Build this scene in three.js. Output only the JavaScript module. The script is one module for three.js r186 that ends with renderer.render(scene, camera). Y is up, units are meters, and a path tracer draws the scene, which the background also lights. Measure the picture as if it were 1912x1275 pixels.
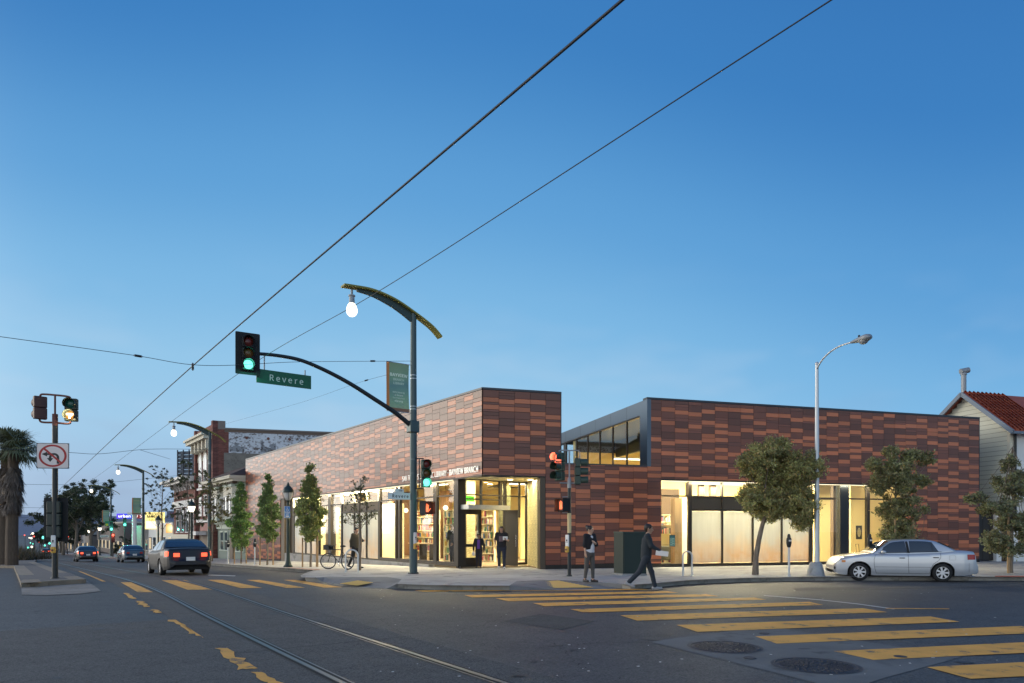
import * as THREE from 'three';
import { mergeGeometries, mergeVertices } from 'three/addons/utils/BufferGeometryUtils.js';
import { RoundedBoxGeometry } from 'three/addons/geometries/RoundedBoxGeometry.js';
import { TextGeometry } from 'three/addons/geometries/TextGeometry.js';
import { FontLoader } from 'three/addons/loaders/FontLoader.js';
import { MarchingCubes } from 'three/addons/objects/MarchingCubes.js';
import { RectAreaLightUniformsLib } from 'three/addons/lights/RectAreaLightUniformsLib.js';

// ------------------------------------------------------------------ camera, sky, sun, exposure
const W = 1912, H = 1275, F = 1275, CX = 956, HY = 992, EYE = 1.65;
const V3 = (x, y, z) => new THREE.Vector3(x, y, z);
const scene = new THREE.Scene();
const camera = new THREE.PerspectiveCamera(2 * Math.atan(H / 2 / F) * 180 / Math.PI, W / H, 0.1, 4000);
camera.position.set(0, EYE, 0);
camera.setViewOffset(W, H, 0, H / 2 - HY, W, H);          // a shifted lens: verticals stay vertical
const SUN_DIR = V3(-0.915, 0.24, -0.37).normalize();
{
  const w = 1024, h = 512, d = new Float32Array(w * h * 4);
  const L = (c) => { c /= 255; return c <= 0.04045 ? c / 12.92 : Math.pow((c + 0.055) / 1.055, 2.4); };
  const stops = [[-90, 96, 104, 120], [-12, 150, 166, 190], [0, 150, 172, 203], [4, 157, 187, 218], [8, 158, 200, 231], [13, 147, 197, 232], [19, 124, 183, 227], [27, 95, 160, 215], [38, 62, 128, 193], [60, 40, 96, 164], [90, 34, 84, 150]];
  const at = (e) => { let i = 0; while (i < stops.length - 2 && stops[i + 1][0] < e) i++; const a = stops[i], b = stops[i + 1], t = Math.min(1, Math.max(0, (e - a[0]) / (b[0] - a[0]))), s = t * t * (3 - 2 * t) * 0.35 + t * 0.65; return [1, 2, 3].map((k) => 0.77 * L(a[k] + (b[k] - a[k]) * s)); };
  const hs = (x, y, s) => { let v = Math.sin(x * 127.1 + y * 311.7 + s * 74.7) * 43758.5453; return v - Math.floor(v); };
  const vn = (x, y, s) => { const i = Math.floor(x), j = Math.floor(y), u = x - i, v = y - j, a = u * u * (3 - 2 * u), b = v * v * (3 - 2 * v); return (hs(i, j, s) * (1 - a) + hs(i + 1, j, s) * a) * (1 - b) + (hs(i, j + 1, s) * (1 - a) + hs(i + 1, j + 1, s) * a) * b; };
  const sunAz = Math.atan2(SUN_DIR.z, SUN_DIR.x);
  for (let r = 0; r < h; r++) for (let c = 0; c < w; c++) {
    const e = ((r + 0.5) / h - 0.5) * 180, az = ((c + 0.5) / w - 0.5) * 2 * Math.PI;
    let an = Math.abs(az - sunAz - Math.PI); while (an > Math.PI) an = Math.abs(an - 2 * Math.PI);
    const fr = Math.atan2(-Math.cos(az), -Math.sin(az)), rt = -fr, anti = Math.exp(-Math.pow((rt - 0.75) / 0.5, 2)), away = Math.min(1, Math.max(0, -rt - 0.25) / 0.5);      // deeper blue opposite the afterglow
    const col = at(e <= 0 ? e : e + 12 * anti * Math.min(1, e / 8) + away * Math.min(8, e * e * 0.0055));
    let da = Math.abs(az - sunAz); if (da > Math.PI) da = 2 * Math.PI - da;
    let db = Math.abs(az - sunAz + 1.35); while (db > Math.PI) db = Math.abs(db - 2 * Math.PI);  // centre of a broad glow added behind the camera to light the facades
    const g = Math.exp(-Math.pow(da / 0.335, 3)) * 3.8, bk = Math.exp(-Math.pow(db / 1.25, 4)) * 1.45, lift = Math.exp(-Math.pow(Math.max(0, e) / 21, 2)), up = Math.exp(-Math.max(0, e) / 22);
    const pale = Math.exp(-Math.pow(da / 1.75, 2)) * Math.exp(-Math.max(0, e) / 9);
    // afterglow in the west and the glow added behind the camera, both fading upwards
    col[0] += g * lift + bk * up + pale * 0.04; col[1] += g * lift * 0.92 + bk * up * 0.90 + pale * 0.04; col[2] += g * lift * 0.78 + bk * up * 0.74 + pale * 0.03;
    // thin bands of cloud near the horizon
    if (e > 0 && e < 16) {
      const n = vn(az * 9, e * 0.9, 1) * 0.6 + vn(az * 23, e * 2.1, 2) * 0.4, k = Math.max(0, n - 0.54) * 1.3 * Math.exp(-Math.pow((e - 4.5) / 4, 2));
      col[0] += (0.24 - col[0]) * k; col[1] += (0.29 - col[1]) * k; col[2] += (0.41 - col[2]) * k;
    }
    if (e > 2 && e < 24) {                                      // faint high wisps
      const n = vn(az * 5 + e * 0.12, e * 0.35, 5) * 0.5 + vn(az * 13 + e * 0.3, e * 0.8, 6) * 0.3 + vn(az * 31, e * 1.7, 7) * 0.2, k = Math.max(0, n - 0.52) * 0.55 * Math.exp(-Math.pow((e - 11) / 6, 2));
      for (let q = 0; q < 3; q++) col[q] += ([0.50, 0.56, 0.64][q] - col[q]) * k;
    }
    const o = (r * w + c) * 4; d[o] = col[0]; d[o + 1] = col[1]; d[o + 2] = col[2]; d[o + 3] = 1;
  }
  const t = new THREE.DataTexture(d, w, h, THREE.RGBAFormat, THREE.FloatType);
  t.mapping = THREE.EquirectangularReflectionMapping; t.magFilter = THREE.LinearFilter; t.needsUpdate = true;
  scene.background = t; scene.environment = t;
}
const sun = new THREE.DirectionalLight(new THREE.Color(1, 0.83, 0.62), 0.7);
sun.name = 'sun'; sun.position.copy(SUN_DIR).multiplyScalar(120); sun.target.position.set(0, 0, -25);
sun.castShadow = true; sun.shadow.radius = 60; sun.shadow.mapSize.set(2048, 2048);
Object.assign(sun.shadow.camera, { left: -70, right: 70, top: 70, bottom: -70, near: 1, far: 300 });
scene.add(sun, sun.target);
const renderer = new THREE.WebGLRenderer({ antialias: true });
renderer.setSize(1024, 683);
renderer.shadowMap.enabled = true; renderer.shadowMap.type = THREE.PCFSoftShadowMap;
renderer.toneMapping = THREE.LinearToneMapping;
renderer.toneMappingExposure = 1.3;
RectAreaLightUniformsLib.init();

// ------------------------------------------------------------------ random, noise
function rng(seed) { let s = seed >>> 0; return () => { s = (s + 0x6d2b79f5) | 0; let t = Math.imul(s ^ (s >>> 15), 1 | s); t = (t + Math.imul(t ^ (t >>> 7), 61 | t)) ^ t; return ((t ^ (t >>> 14)) >>> 0) / 4294967296; }; }
const R = rng(7);
const hash = (i, j, s) => { let h = Math.imul(i, 374761393) + Math.imul(j, 668265263) + Math.imul(s, 2147483647 ^ 144665); h = Math.imul(h ^ (h >>> 13), 1274126177); return ((h ^ (h >>> 16)) >>> 0) / 4294967296; };
function vnoise(x, y, s, p = 0) {
  const i = Math.floor(x), j = Math.floor(y), u = x - i, v = y - j, a = u * u * (3 - 2 * u), b = v * v * (3 - 2 * v);
  const m = p ? (k) => ((k % p) + p) % p : (k) => k;
  return (hash(m(i), m(j), s) * (1 - a) + hash(m(i + 1), m(j), s) * a) * (1 - b) + (hash(m(i), m(j + 1), s) * (1 - a) + hash(m(i + 1), m(j + 1), s) * a) * b;
}
function fbm(x, y, s, oct = 4, p = 0) { let v = 0, a = 0.5, t = 0; for (let o = 0; o < oct; o++) { v += a * vnoise(x, y, s + o, p); t += a; a *= 0.5; x *= 2; y *= 2; p *= 2; } return v / t; }
const lin = (c) => c <= 0.04045 ? c / 12.92 : Math.pow((c + 0.055) / 1.055, 2.4);
const gam = (c) => { c = Math.min(1, Math.max(0, c)); return c <= 0.0031308 ? c * 12.92 : 1.055 * Math.pow(c, 1 / 2.4) - 0.055; };
const C = (r, g, b) => new THREE.Color().setRGB(r, g, b);
function tex(w, h, fn, srgb = true) {       // fn(u, v) -> linear [r, g, b(, a)]
  const d = new Uint8Array(w * h * 4);
  for (let y = 0; y < h; y++) for (let x = 0; x < w; x++) {
    const c = fn((x + 0.5) / w, (y + 0.5) / h), o = (y * w + x) * 4;
    for (let k = 0; k < 3; k++) d[o + k] = 255 * (srgb ? gam(c[k]) : Math.min(1, Math.max(0, c[k])));
    d[o + 3] = c.length > 3 ? 255 * c[3] : 255;
  }
  const t = new THREE.DataTexture(d, w, h); t.wrapS = t.wrapT = THREE.RepeatWrapping; t.magFilter = THREE.LinearFilter; t.minFilter = THREE.LinearMipmapLinearFilter; t.generateMipmaps = true;
  if (srgb) t.colorSpace = THREE.SRGBColorSpace; t.needsUpdate = true; return t;
}
function canvasTex(w, h, draw) { const c = document.createElement('canvas'); c.width = w; c.height = h; draw(c.getContext('2d'), w, h); const t = new THREE.CanvasTexture(c); t.colorSpace = THREE.SRGBColorSpace; return t; }
function scaled(t, sx, sy) { const c = t.clone(); c.repeat.set(sx, sy); c.needsUpdate = true; return c; }

// ------------------------------------------------------------------ frames of the place
// C0: the library's street corner. d: away along the tram street; out: from its facade to the street. r: along the side street; q: out of that facade.
const u1 = (14 - CX) / F, u2 = (5350 - CX) / F;
const DZ = 1 / Math.hypot(1, u1), DX = u1 * DZ;              // d = (DX, DZ) as (x, depth)
const RX = u2 / Math.hypot(1, u2), RZ = 1 / Math.hypot(1, u2);
const C0 = { x: (901.4 - CX) / F * 26.7, z: 26.7 };
const dW = V3(DX, 0, -DZ), outW = V3(-DZ, 0, -DX), rW = V3(RX, 0, -RZ), qW = V3(RZ, 0, RX);
function G(x, z) {                                           // ground height: the tram street falls gently away
  const a = (x - C0.x) * DX + (-z - C0.z) * DZ;
  const s = a < -4 ? 0 : a < 8 ? (a + 4) * (a + 4) / 24 : a < 190 ? a - 2 : 188 + 30 * (1 - Math.exp(-(a - 190) / 30));
  return -0.022 * s;
}
const P = (px, py, Z) => V3((px - CX) / F * Z, EYE + (HY - py) / F * Z, -Z);
function gp(px, py, dh = 0, lift = 0) {                       // the ground point seen at a pixel, dh above the road
  let Z = F * (EYE - dh) / Math.max(3, py - HY), x;
  for (let i = 0; i < 60; i++) { x = (px - CX) / F * Z; Z = 0.5 * Z + 0.5 * F * (EYE - G(x, -Z) - dh) / Math.max(3, py - HY); }
  x = (px - CX) / F * Z; return V3(x, G(x, -Z) + dh + lift, -Z);
}
const T = (a, o, y = 0) => V3(C0.x, y, -C0.z).addScaledVector(dW, a).addScaledVector(outW, o);
const TG = (a, o, dh = 0) => { const p = T(a, o); p.y = G(p.x, p.z) + dh; return p; };
const RV = (b, q, y = 0) => V3(C0.x, y, -C0.z).addScaledVector(rW, b).addScaledVector(qW, q);
const MT = new THREE.Matrix4().makeBasis(dW.clone().negate(), V3(0, 1, 0), outW).setPosition(C0.x, 0, -C0.z);   // local x = -a, z = out
const MR = new THREE.Matrix4().makeBasis(rW, V3(0, 1, 0), qW).setPosition(C0.x, 0, -C0.z);
const aPx = (px, o = 0) => { const u = (px - CX) / F, bx = C0.x - DZ * o, bz = C0.z + DX * o; return (u * bz - bx) / (DX - u * DZ); };   // column of a point on the tram facade -> a
const bPx = (px, q = 0) => { const u = (px - CX) / F, bx = C0.x + RZ * q, bz = C0.z - RX * q; return (u * bz - bx) / (RX - u * RZ); };
const yT = (px, py) => EYE + (HY - py) / F * (C0.z + DZ * aPx(px));
const yR = (px, py) => EYE + (HY - py) / F * (C0.z + RZ * bPx(px));

// ------------------------------------------------------------------ building helpers
const used = new Map();
function numbered(n) { const k = used.get(n) || 0; used.set(n, k + 1); return k ? n + '_' + String(k).padStart(3, '0') : n; }
function tag(o, label, category, group, kind) { if (label) o.userData.label = label; if (category) o.userData.category = category; if (group) o.userData.group = group; if (kind) o.userData.kind = kind; return o; }
function thing(name, label, category, pos, turn = 0, group) { const o = new THREE.Group(); o.name = numbered(name); if (pos) o.position.copy(pos); o.rotation.y = turn; scene.add(o); return tag(o, label, category, group); }
function prep(g) {                                           // non-indexed, with uv in metres by the facing axis
  if (!g.attributes.normal) g.computeVertexNormals();
  const keep = g.userData.keepUv; const n = g.index ? g.toNonIndexed() : g;
  const p = n.attributes.position, m = n.attributes.normal, uv = keep && n.attributes.uv ? n.attributes.uv.array : new Float32Array(p.count * 2);
  if (!(keep && n.attributes.uv)) for (let i = 0; i < p.count; i += 3) {
    const ax = Math.abs(m.getX(i) + m.getX(i + 1) + m.getX(i + 2)), ay = Math.abs(m.getY(i) + m.getY(i + 1) + m.getY(i + 2)), az = Math.abs(m.getZ(i) + m.getZ(i + 1) + m.getZ(i + 2));
    for (let k = i; k < i + 3; k++) { const x = p.getX(k), y = p.getY(k), z = p.getZ(k); uv[2 * k] = ay > ax && ay > az ? x : ax > az ? z : x; uv[2 * k + 1] = ay > ax && ay > az ? z : y; }
  }
  const o = new THREE.BufferGeometry();
  o.setAttribute('position', p.clone()); o.setAttribute('normal', m.clone()); o.setAttribute('uv', new THREE.BufferAttribute(new Float32Array(uv), 2));
  if (n.attributes.color) o.setAttribute('color', n.attributes.color.clone());
  return o;
}
function part(parent, name, geoms, mat, label, kind) {
  const list = [].concat(geoms).map(prep);
  if (list.some((g) => g.attributes.color)) for (const g of list) if (!g.attributes.color) g.setAttribute('color', new THREE.BufferAttribute(new Float32Array(g.attributes.position.count * 3).fill(1), 3));
  const g = list.length > 1 ? mergeGeometries(list) : list[0];
  const m = new THREE.Mesh(g, mat); m.castShadow = m.receiveShadow = true;
  m.name = parent ? name : numbered(name); (parent || scene).add(m);
  if (label) m.userData.label = label; if (kind) m.userData.kind = kind;
  return m;
}
const parts = (parent, name, geoms, mat) => geoms.map((g) => part(parent, name, g, mat));
const struct = (name, geoms, mat) => { const m = part(null, name, geoms, mat); m.userData.kind = 'structure'; return m; };
const solo = (name, geoms, mat, label, category, group, kind) => tag(part(null, name, geoms, mat), label, category, group, kind);
const box = (w, h, d, x = 0, y = 0, z = 0, ry = 0) => { const g = new THREE.BoxGeometry(w, h, d); if (ry) g.rotateY(ry); return g.translate(x, y, z); };
const rbox = (w, h, d, r, x = 0, y = 0, z = 0, seg = 2) => new RoundedBoxGeometry(w, h, d, seg, r).translate(x, y, z);
const bx = (x0, x1, y0, y1, z0, z1) => box(x1 - x0, y1 - y0, z1 - z0, (x0 + x1) / 2, (y0 + y1) / 2, (z0 + z1) / 2);   // by its faces
function bar(a, b, r, r2 = r, n = 10) { const l = a.distanceTo(b), g = new THREE.CylinderGeometry(r2, r, l, n, 1); g.translate(0, l / 2, 0); g.applyQuaternion(new THREE.Quaternion().setFromUnitVectors(V3(0, 1, 0), b.clone().sub(a).divideScalar(l))); return g.translate(a.x, a.y, a.z); }
const cyl = (r0, r1, h, x = 0, y = 0, z = 0, n = 20) => new THREE.CylinderGeometry(r1, r0, h, n).translate(x, y + h / 2, z);
const ball = (r, x, y, z, sx = 1, sy = 1, sz = 1, n = 14) => new THREE.SphereGeometry(r, n, Math.ceil(n * 0.7)).scale(sx, sy, sz).translate(x, y, z);
const tube = (pts, r, n = 40, k = 8, closed = false) => new THREE.TubeGeometry(new THREE.CatmullRomCurve3(pts, closed, 'centripetal'), n, r, k, closed);
const lathe = (pts, n = 24) => new THREE.LatheGeometry(pts.map(([x, y]) => new THREE.Vector2(x, y)), n);
function prism(pts, y0, y1) {                                // pts: [x, z] world; a vertical prism
  const s = new THREE.Shape(pts.map(([x, z]) => new THREE.Vector2(x, -z))), g = new THREE.ExtrudeGeometry(s, { depth: y1 - y0, bevelEnabled: false });
  return g.rotateX(-Math.PI / 2).translate(0, y0, 0);
}
const xz = (v) => [v.x, v.z];
function sheet(pts, sub = 0) {                               // a polygon of world points, each with its own height
  const c = pts.map((p) => new THREE.Vector2(p.x, p.z)), tri = THREE.ShapeUtils.triangulateShape(c, []);
  const pos = []; for (const t of tri) { const [a, b, d] = t.map((i) => pts[i]); const up = (b.z - a.z) * (d.x - a.x) - (b.x - a.x) * (d.z - a.z) > 0; for (const v of up ? [a, b, d] : [a, d, b]) pos.push(v.x, v.y, v.z); }
  const g = new THREE.BufferGeometry(); g.setAttribute('position', new THREE.BufferAttribute(new Float32Array(pos), 3)); g.computeVertexNormals(); return g;
}
function ribbon(L, Rr) {                                     // between two lines of points, facing up
  const pos = []; for (let i = 0; i + 1 < L.length; i++) for (const v of [L[i], Rr[i], L[i + 1], Rr[i], Rr[i + 1], L[i + 1]]) pos.push(v.x, v.y, v.z);
  const g = new THREE.BufferGeometry(); g.setAttribute('position', new THREE.BufferAttribute(new Float32Array(pos), 3)); g.computeVertexNormals();
  if (g.attributes.normal.getY(0) < 0) { const q = g.attributes.position.array; for (let i = 0; i < q.length; i += 9) for (let k = 0; k < 3; k++) { const t = q[i + 3 + k]; q[i + 3 + k] = q[i + 6 + k]; q[i + 6 + k] = t; } g.computeVertexNormals(); }
  return g;
}
function basisAt(pos, x, y, z) { return new THREE.Matrix4().makeBasis(x, y, z).setPosition(pos); }
const tint = (g, r, gg, b) => { const n = g.attributes.position.count, a = new Float32Array(n * 3); for (let i = 0; i < n; i++) { a[3 * i] = r; a[3 * i + 1] = gg; a[3 * i + 2] = b; } g.setAttribute('color', new THREE.BufferAttribute(a, 3)); return g; };
const std = (o) => new THREE.MeshStandardMaterial(o);
const phy = (o) => new THREE.MeshPhysicalMaterial(o);

// ------------------------------------------------------------------ materials
const asphaltMap = tex(1024, 1024, (u, v) => { const f = vnoise(u * 340, v * 340, 3, 340), g = vnoise(u * 150, v * 150, 4, 150), m = fbm(u * 6, v * 6, 9, 5, 6); const h = vnoise(u * 64, v * 64, 6, 64), k = 0.60 + 0.36 * m + (f - 0.5) * 0.9 + (g - 0.5) * 0.75 + (h - 0.5) * 0.3 + (f > 0.93 ? 0.7 : 0) - (g < 0.1 ? 0.25 : 0); return [0.64 * k, 0.615 * k, 0.585 * k]; });
const asphaltBump = tex(512, 512, (u, v) => { const f = vnoise(u * 170, v * 170, 3, 170) * 0.6 + vnoise(u * 80, v * 80, 4, 80) * 0.4; return [f, f, f]; }, false);
const concreteMap = tex(1024, 1024, (u, v) => { const m = fbm(u * 5, v * 5, 21, 6, 5), f = vnoise(u * 300, v * 300, 22, 300), s = Math.max(0, fbm(u * 9, v * 9, 41, 4, 9) - 0.62) * 1.8; const k = 0.55 + 0.5 * m + (f - 0.5) * 0.18 - s; return [0.80 * k, 0.79 * k, 0.77 * k]; });
const paintWear = tex(1024, 1024, (u, v) => { const m = fbm(u * 8, v * 8, 61, 6, 8), f = vnoise(u * 240, v * 240, 62, 240), w = Math.min(1, Math.max(0, (m * 0.8 + f * 0.2 - 0.235) * 9)), st = fbm(u * 3, v * 3, 66, 3, 3); const k = 0.66 + 0.32 * m + 0.34 * st + (f - 0.5) * 0.12; return [0.09 + (0.78 * k - 0.09) * w, 0.085 + (0.365 * k - 0.085) * w, 0.075 + (0.055 * k - 0.075) * w]; });
const barkMap = tex(256, 256, (u, v) => { const m = fbm(u * 12, v * 5, 71, 5, 0), k = 0.5 + 0.8 * m; return [0.19 * k, 0.155 * k, 0.12 * k]; });
const plankMap = tex(256, 512, (u, v) => { const m = fbm(u * 26, v * 3, 81, 4), k = 0.7 + 0.6 * m; return [0.42 * k, 0.27 * k, 0.13 * k]; });
const brickMap = (r, g, b, mr, mg, mb, seed) => tex(512, 512, (u, v) => { const rows = 24, row = Math.floor(v * rows), uu = u * 8 + (row % 2) * 0.5, col = Math.floor(uu), fu = uu - col, fv = v * rows - row, mort = fu < 0.045 || fv < 0.13; const k = 0.7 + 0.6 * hash(((col % 8) + 8) % 8, row, seed) + (vnoise(u * 120, v * 120, seed, 120) - 0.5) * 0.3; return mort ? [mr, mg, mb] : [r * k, g * k, b * k]; });
const M = {
  asphalt: std({ map: scaled(asphaltMap, 1 / 2.6, 1 / 2.6), bumpMap: scaled(asphaltBump, 1 / 1.3, 1 / 1.3), bumpScale: 0.004, roughness: 0.66, vertexColors: true }),
  concrete: std({ map: scaled(concreteMap, 1 / 4, 1 / 4), color: C(0.52, 0.52, 0.52), roughness: 0.85 }),
  kerb: std({ map: scaled(concreteMap, 1 / 2.3, 1 / 2.3), color: C(0.44, 0.44, 0.43), roughness: 0.88 }),
  ramp: std({ map: scaled(concreteMap, 1 / 3, 1 / 3), color: C(0.26, 0.265, 0.28), roughness: 0.85 }),
  trackbed: std({ map: scaled(asphaltMap, 1 / 2.1, 1 / 2.1), color: C(0.155, 0.15, 0.143), bumpMap: scaled(asphaltBump, 1 / 1.1, 1 / 1.1), bumpScale: 0.002, roughness: 0.85 }),
  pad: std({ map: scaled(concreteMap, 1 / 2.2, 1 / 2.2), color: C(0.20, 0.20, 0.196), roughness: 0.8 }),
  yellowPaint: std({ map: scaled(paintWear, 1 / 1.7, 1 / 1.7), roughness: 0.7 }),
  tactile: std({ color: C(0.78, 0.50, 0.15), roughness: 0.75 }),
  whitePaint: std({ color: C(0.55, 0.55, 0.53), roughness: 0.75 }),
  redPaint: std({ color: C(0.32, 0.07, 0.04), roughness: 0.75 }),
  steel: std({ color: C(0.19, 0.185, 0.18), metalness: 1, roughness: 0.4 }),
  groove: std({ color: C(0.016, 0.016, 0.017), roughness: 0.9 }),
  iron: std({ color: C(0.045, 0.043, 0.05), roughness: 0.62, metalness: 0.35 }),
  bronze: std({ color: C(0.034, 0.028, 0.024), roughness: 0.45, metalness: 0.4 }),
  bronzeBrown: std({ color: C(0.10, 0.075, 0.05), roughness: 0.5, metalness: 0.3 }),  // paler, browner bronze
  coping: std({ color: C(0.05, 0.055, 0.065), roughness: 0.4, metalness: 0.5 }),
  slateMetal: std({ color: C(0.10, 0.125, 0.155), roughness: 0.34, metalness: 0.75 }),
  panel: phy({ vertexColors: true, roughness: 0.24, ior: 1.5, specularIntensity: 0.55 }),
  backing: std({ color: C(0.03, 0.02, 0.018), roughness: 0.8 }),
  glass: phy({ color: C(0.93, 0.97, 0.95), transmission: 1, roughness: 0.0, thickness: 0, ior: 1.52 }),
  plaster: std({ color: C(0.80, 0.64, 0.30), roughness: 0.9 }),
  plasterPale: std({ color: C(0.82, 0.73, 0.48), roughness: 0.9 }),
  ceilingPaint: std({ color: C(0.72, 0.62, 0.36), roughness: 0.9 }),
  carpet: std({ color: C(0.30, 0.22, 0.13), roughness: 0.95 }),
  wood: std({ map: scaled(plankMap, 1, 0.5), roughness: 0.6 }),
  darkWood: std({ color: C(0.075, 0.045, 0.024), roughness: 0.6 }),
  tile: std({ map: scaled(brickMap(0.62, 0.54, 0.29, 0.36, 0.31, 0.17, 5), 1.3, 1.3), roughness: 0.4 }),
  tileOlive: std({ map: scaled(brickMap(0.13, 0.13, 0.06, 0.06, 0.06, 0.03, 6), 0.9, 0.62), roughness: 0.4 }),
  poleGreen: std({ color: C(0.055, 0.085, 0.09), roughness: 0.42, metalness: 0.35 }),
  poleBlack: std({ color: C(0.02, 0.024, 0.026), roughness: 0.45, metalness: 0.2 }),
  postGreen: std({ color: C(0.02, 0.038, 0.034), roughness: 0.42, metalness: 0.2 }),
  galv: std({ color: C(0.52, 0.55, 0.58), roughness: 0.42, metalness: 0.55 }),
  galvDull: std({ color: C(0.30, 0.32, 0.34), roughness: 0.55, metalness: 0.4 }),
  signalGreen: std({ color: C(0.028, 0.055, 0.04), roughness: 0.5 }),
  signalBlack: std({ color: C(0.008, 0.009, 0.010), roughness: 0.75 }),
  rust: std({ color: C(0.16, 0.06, 0.045), roughness: 0.7 }),
  rubber: std({ color: C(0.014, 0.014, 0.015), roughness: 0.85 }),
  chrome: std({ color: C(0.7, 0.7, 0.72), metalness: 1, roughness: 0.22 }),
  bark: std({ map: scaled(barkMap, 2, 1), roughness: 0.95 }),
  palmBark: std({ map: scaled(barkMap, 3, 0.8), color: C(0.55, 0.5, 0.47), roughness: 0.95 }),
  stakeWood: std({ color: C(0.34, 0.225, 0.12), roughness: 0.9 }),
  leaf: phy({ vertexColors: true, roughness: 0.75, transmission: 0.3, thickness: 0, side: THREE.DoubleSide }),
  wire: std({ color: C(0.03, 0.035, 0.045), roughness: 0.6, metalness: 0.3 }),
  white: std({ color: C(0.72, 0.71, 0.68), roughness: 0.6 }),
  cream: std({ color: C(0.62, 0.58, 0.46), roughness: 0.7 }),
  mintTrim: std({ color: C(0.45, 0.52, 0.44), roughness: 0.65 }),
  darkGlass: phy({ color: C(0.03, 0.04, 0.05), roughness: 0.06, metalness: 0, clearcoat: 1, clearcoatRoughness: 0.02 }),
  redBrick: std({ map: scaled(brickMap(0.19, 0.06, 0.045, 0.16, 0.13, 0.11, 11), 0.5, 0.55), roughness: 0.9 }),
  roofTar: std({ color: C(0.06, 0.055, 0.055), roughness: 0.95 }),
  yellowBox: std({ color: C(0.62, 0.36, 0.06), roughness: 0.6 }),
};
const glow = (r, g, b, k) => std({ color: C(0.02, 0.02, 0.02), emissive: C(r, g, b), emissiveIntensity: k, roughness: 0.6 });
const G_LAMP = glow(1, 0.9, 0.70, 2.2), G_GREEN = glow(0.16, 1, 0.72, 1.5), G_RED = glow(1, 0.12, 0.07, 1.8), G_WHITE = glow(1, 0.93, 0.72, 1.8), G_HAND = glow(1, 0.17, 0.06, 1.3), G_TAIL = glow(1, 0.10, 0.04, 1.8), G_HEAD = glow(1, 0.9, 0.72, 5);
function pointLight(parent, color, cd, x, y, z, r = 0.15) { const l = new THREE.PointLight(color, cd, 0, 2); l.position.set(x, y, z); l.castShadow = true; l.shadow.radius = Math.max(1, r / 0.02); parent.add(l); return l; }
function areaLight(parent, color, nits, w, h, pos, target) { const l = new THREE.RectAreaLight(color, nits * 4.0, w, h), o = parent === scene ? V3(0, 0, 0) : parent.position; l.position.copy(pos).add(o); scene.add(l); l.lookAt(target.clone().add(o)); return l; }

// ------------------------------------------------------------------ the ground, the streets and their markings
{
  const rad = []; for (let r = 1.2; r < 2200; r *= r < 60 ? 1.03 : 1.09) rad.push(r);
  const na = 288, pos = [V3(0, 0, 0)]; for (const r of rad) for (let i = 0; i < na; i++) { const t = i / na * 2 * Math.PI, x = Math.cos(t) * r, z = Math.sin(t) * r; pos.push(V3(x, G(x, z), z)); }
  const idx = []; for (let i = 0; i < na; i++) idx.push(0, 1 + (i + 1) % na, 1 + i);
  for (let k = 0; k + 1 < rad.length; k++) for (let i = 0; i < na; i++) { const a = 1 + k * na + i, b = 1 + k * na + (i + 1) % na, c = a + na, d = b + na; idx.push(a, b, c, b, d, c); }
  const g = new THREE.BufferGeometry(), p = new Float32Array(pos.length * 3), c = new Float32Array(pos.length * 3), uv = new Float32Array(pos.length * 2);
  pos.forEach((v, i) => {
    p.set([v.x, v.y, v.z], 3 * i); uv.set([v.x, v.z], 2 * i);
    const al = v.x * DX - v.z * DZ, ac = -v.x * DZ - v.z * DX;      // along and across the tram street
    const m = fbm(v.x * 0.35 + 50, v.z * 0.35 + 50, 5, 4), w = fbm(ac * 1.1 + 9, al * 0.07 + 40, 15, 3), k = 0.118 * (0.50 + 0.5 * m + 0.55 * w);
    c.set([k * 1.03, k, k * 0.97], 3 * i);
  });
  g.setAttribute('position', new THREE.BufferAttribute(p, 3)); g.setAttribute('color', new THREE.BufferAttribute(c, 3)); g.setAttribute('uv', new THREE.BufferAttribute(uv, 2)); g.setIndex(idx); g.computeVertexNormals();
  const m = new THREE.Mesh(g, M.asphalt); m.name = 'road'; m.receiveShadow = true; m.userData.kind = 'structure'; scene.add(m);
}
function draped(pts, lift, sub = 3) {                        // a polygon laid on the road: split finely and set on the ground
  let tri = []; for (const t of THREE.ShapeUtils.triangulateShape(pts.map((p) => new THREE.Vector2(p.x, p.z)), [])) tri.push(t.map((i) => pts[i].clone()));
  for (let s = 0; s < sub; s++) { const n = []; for (const [a, b, c] of tri) { const ab = a.clone().lerp(b, 0.5), bc = b.clone().lerp(c, 0.5), ca = c.clone().lerp(a, 0.5); n.push([a, ab, ca], [ab, b, bc], [ca, bc, c], [ab, bc, ca]); } tri = n; }
  const pos = []; for (let [a, b, c] of tri) { if ((b.z - a.z) * (c.x - a.x) - (b.x - a.x) * (c.z - a.z) < 0) [b, c] = [c, b]; for (const v of [a, b, c]) pos.push(v.x, G(v.x, v.z) + lift, v.z); }
  const g = new THREE.BufferGeometry(); g.setAttribute('position', new THREE.BufferAttribute(new Float32Array(pos), 3)); g.computeVertexNormals(); return g;
}
const gq = (list, dh = 0) => list.map(([x, y]) => gp(x, y, dh));
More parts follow.
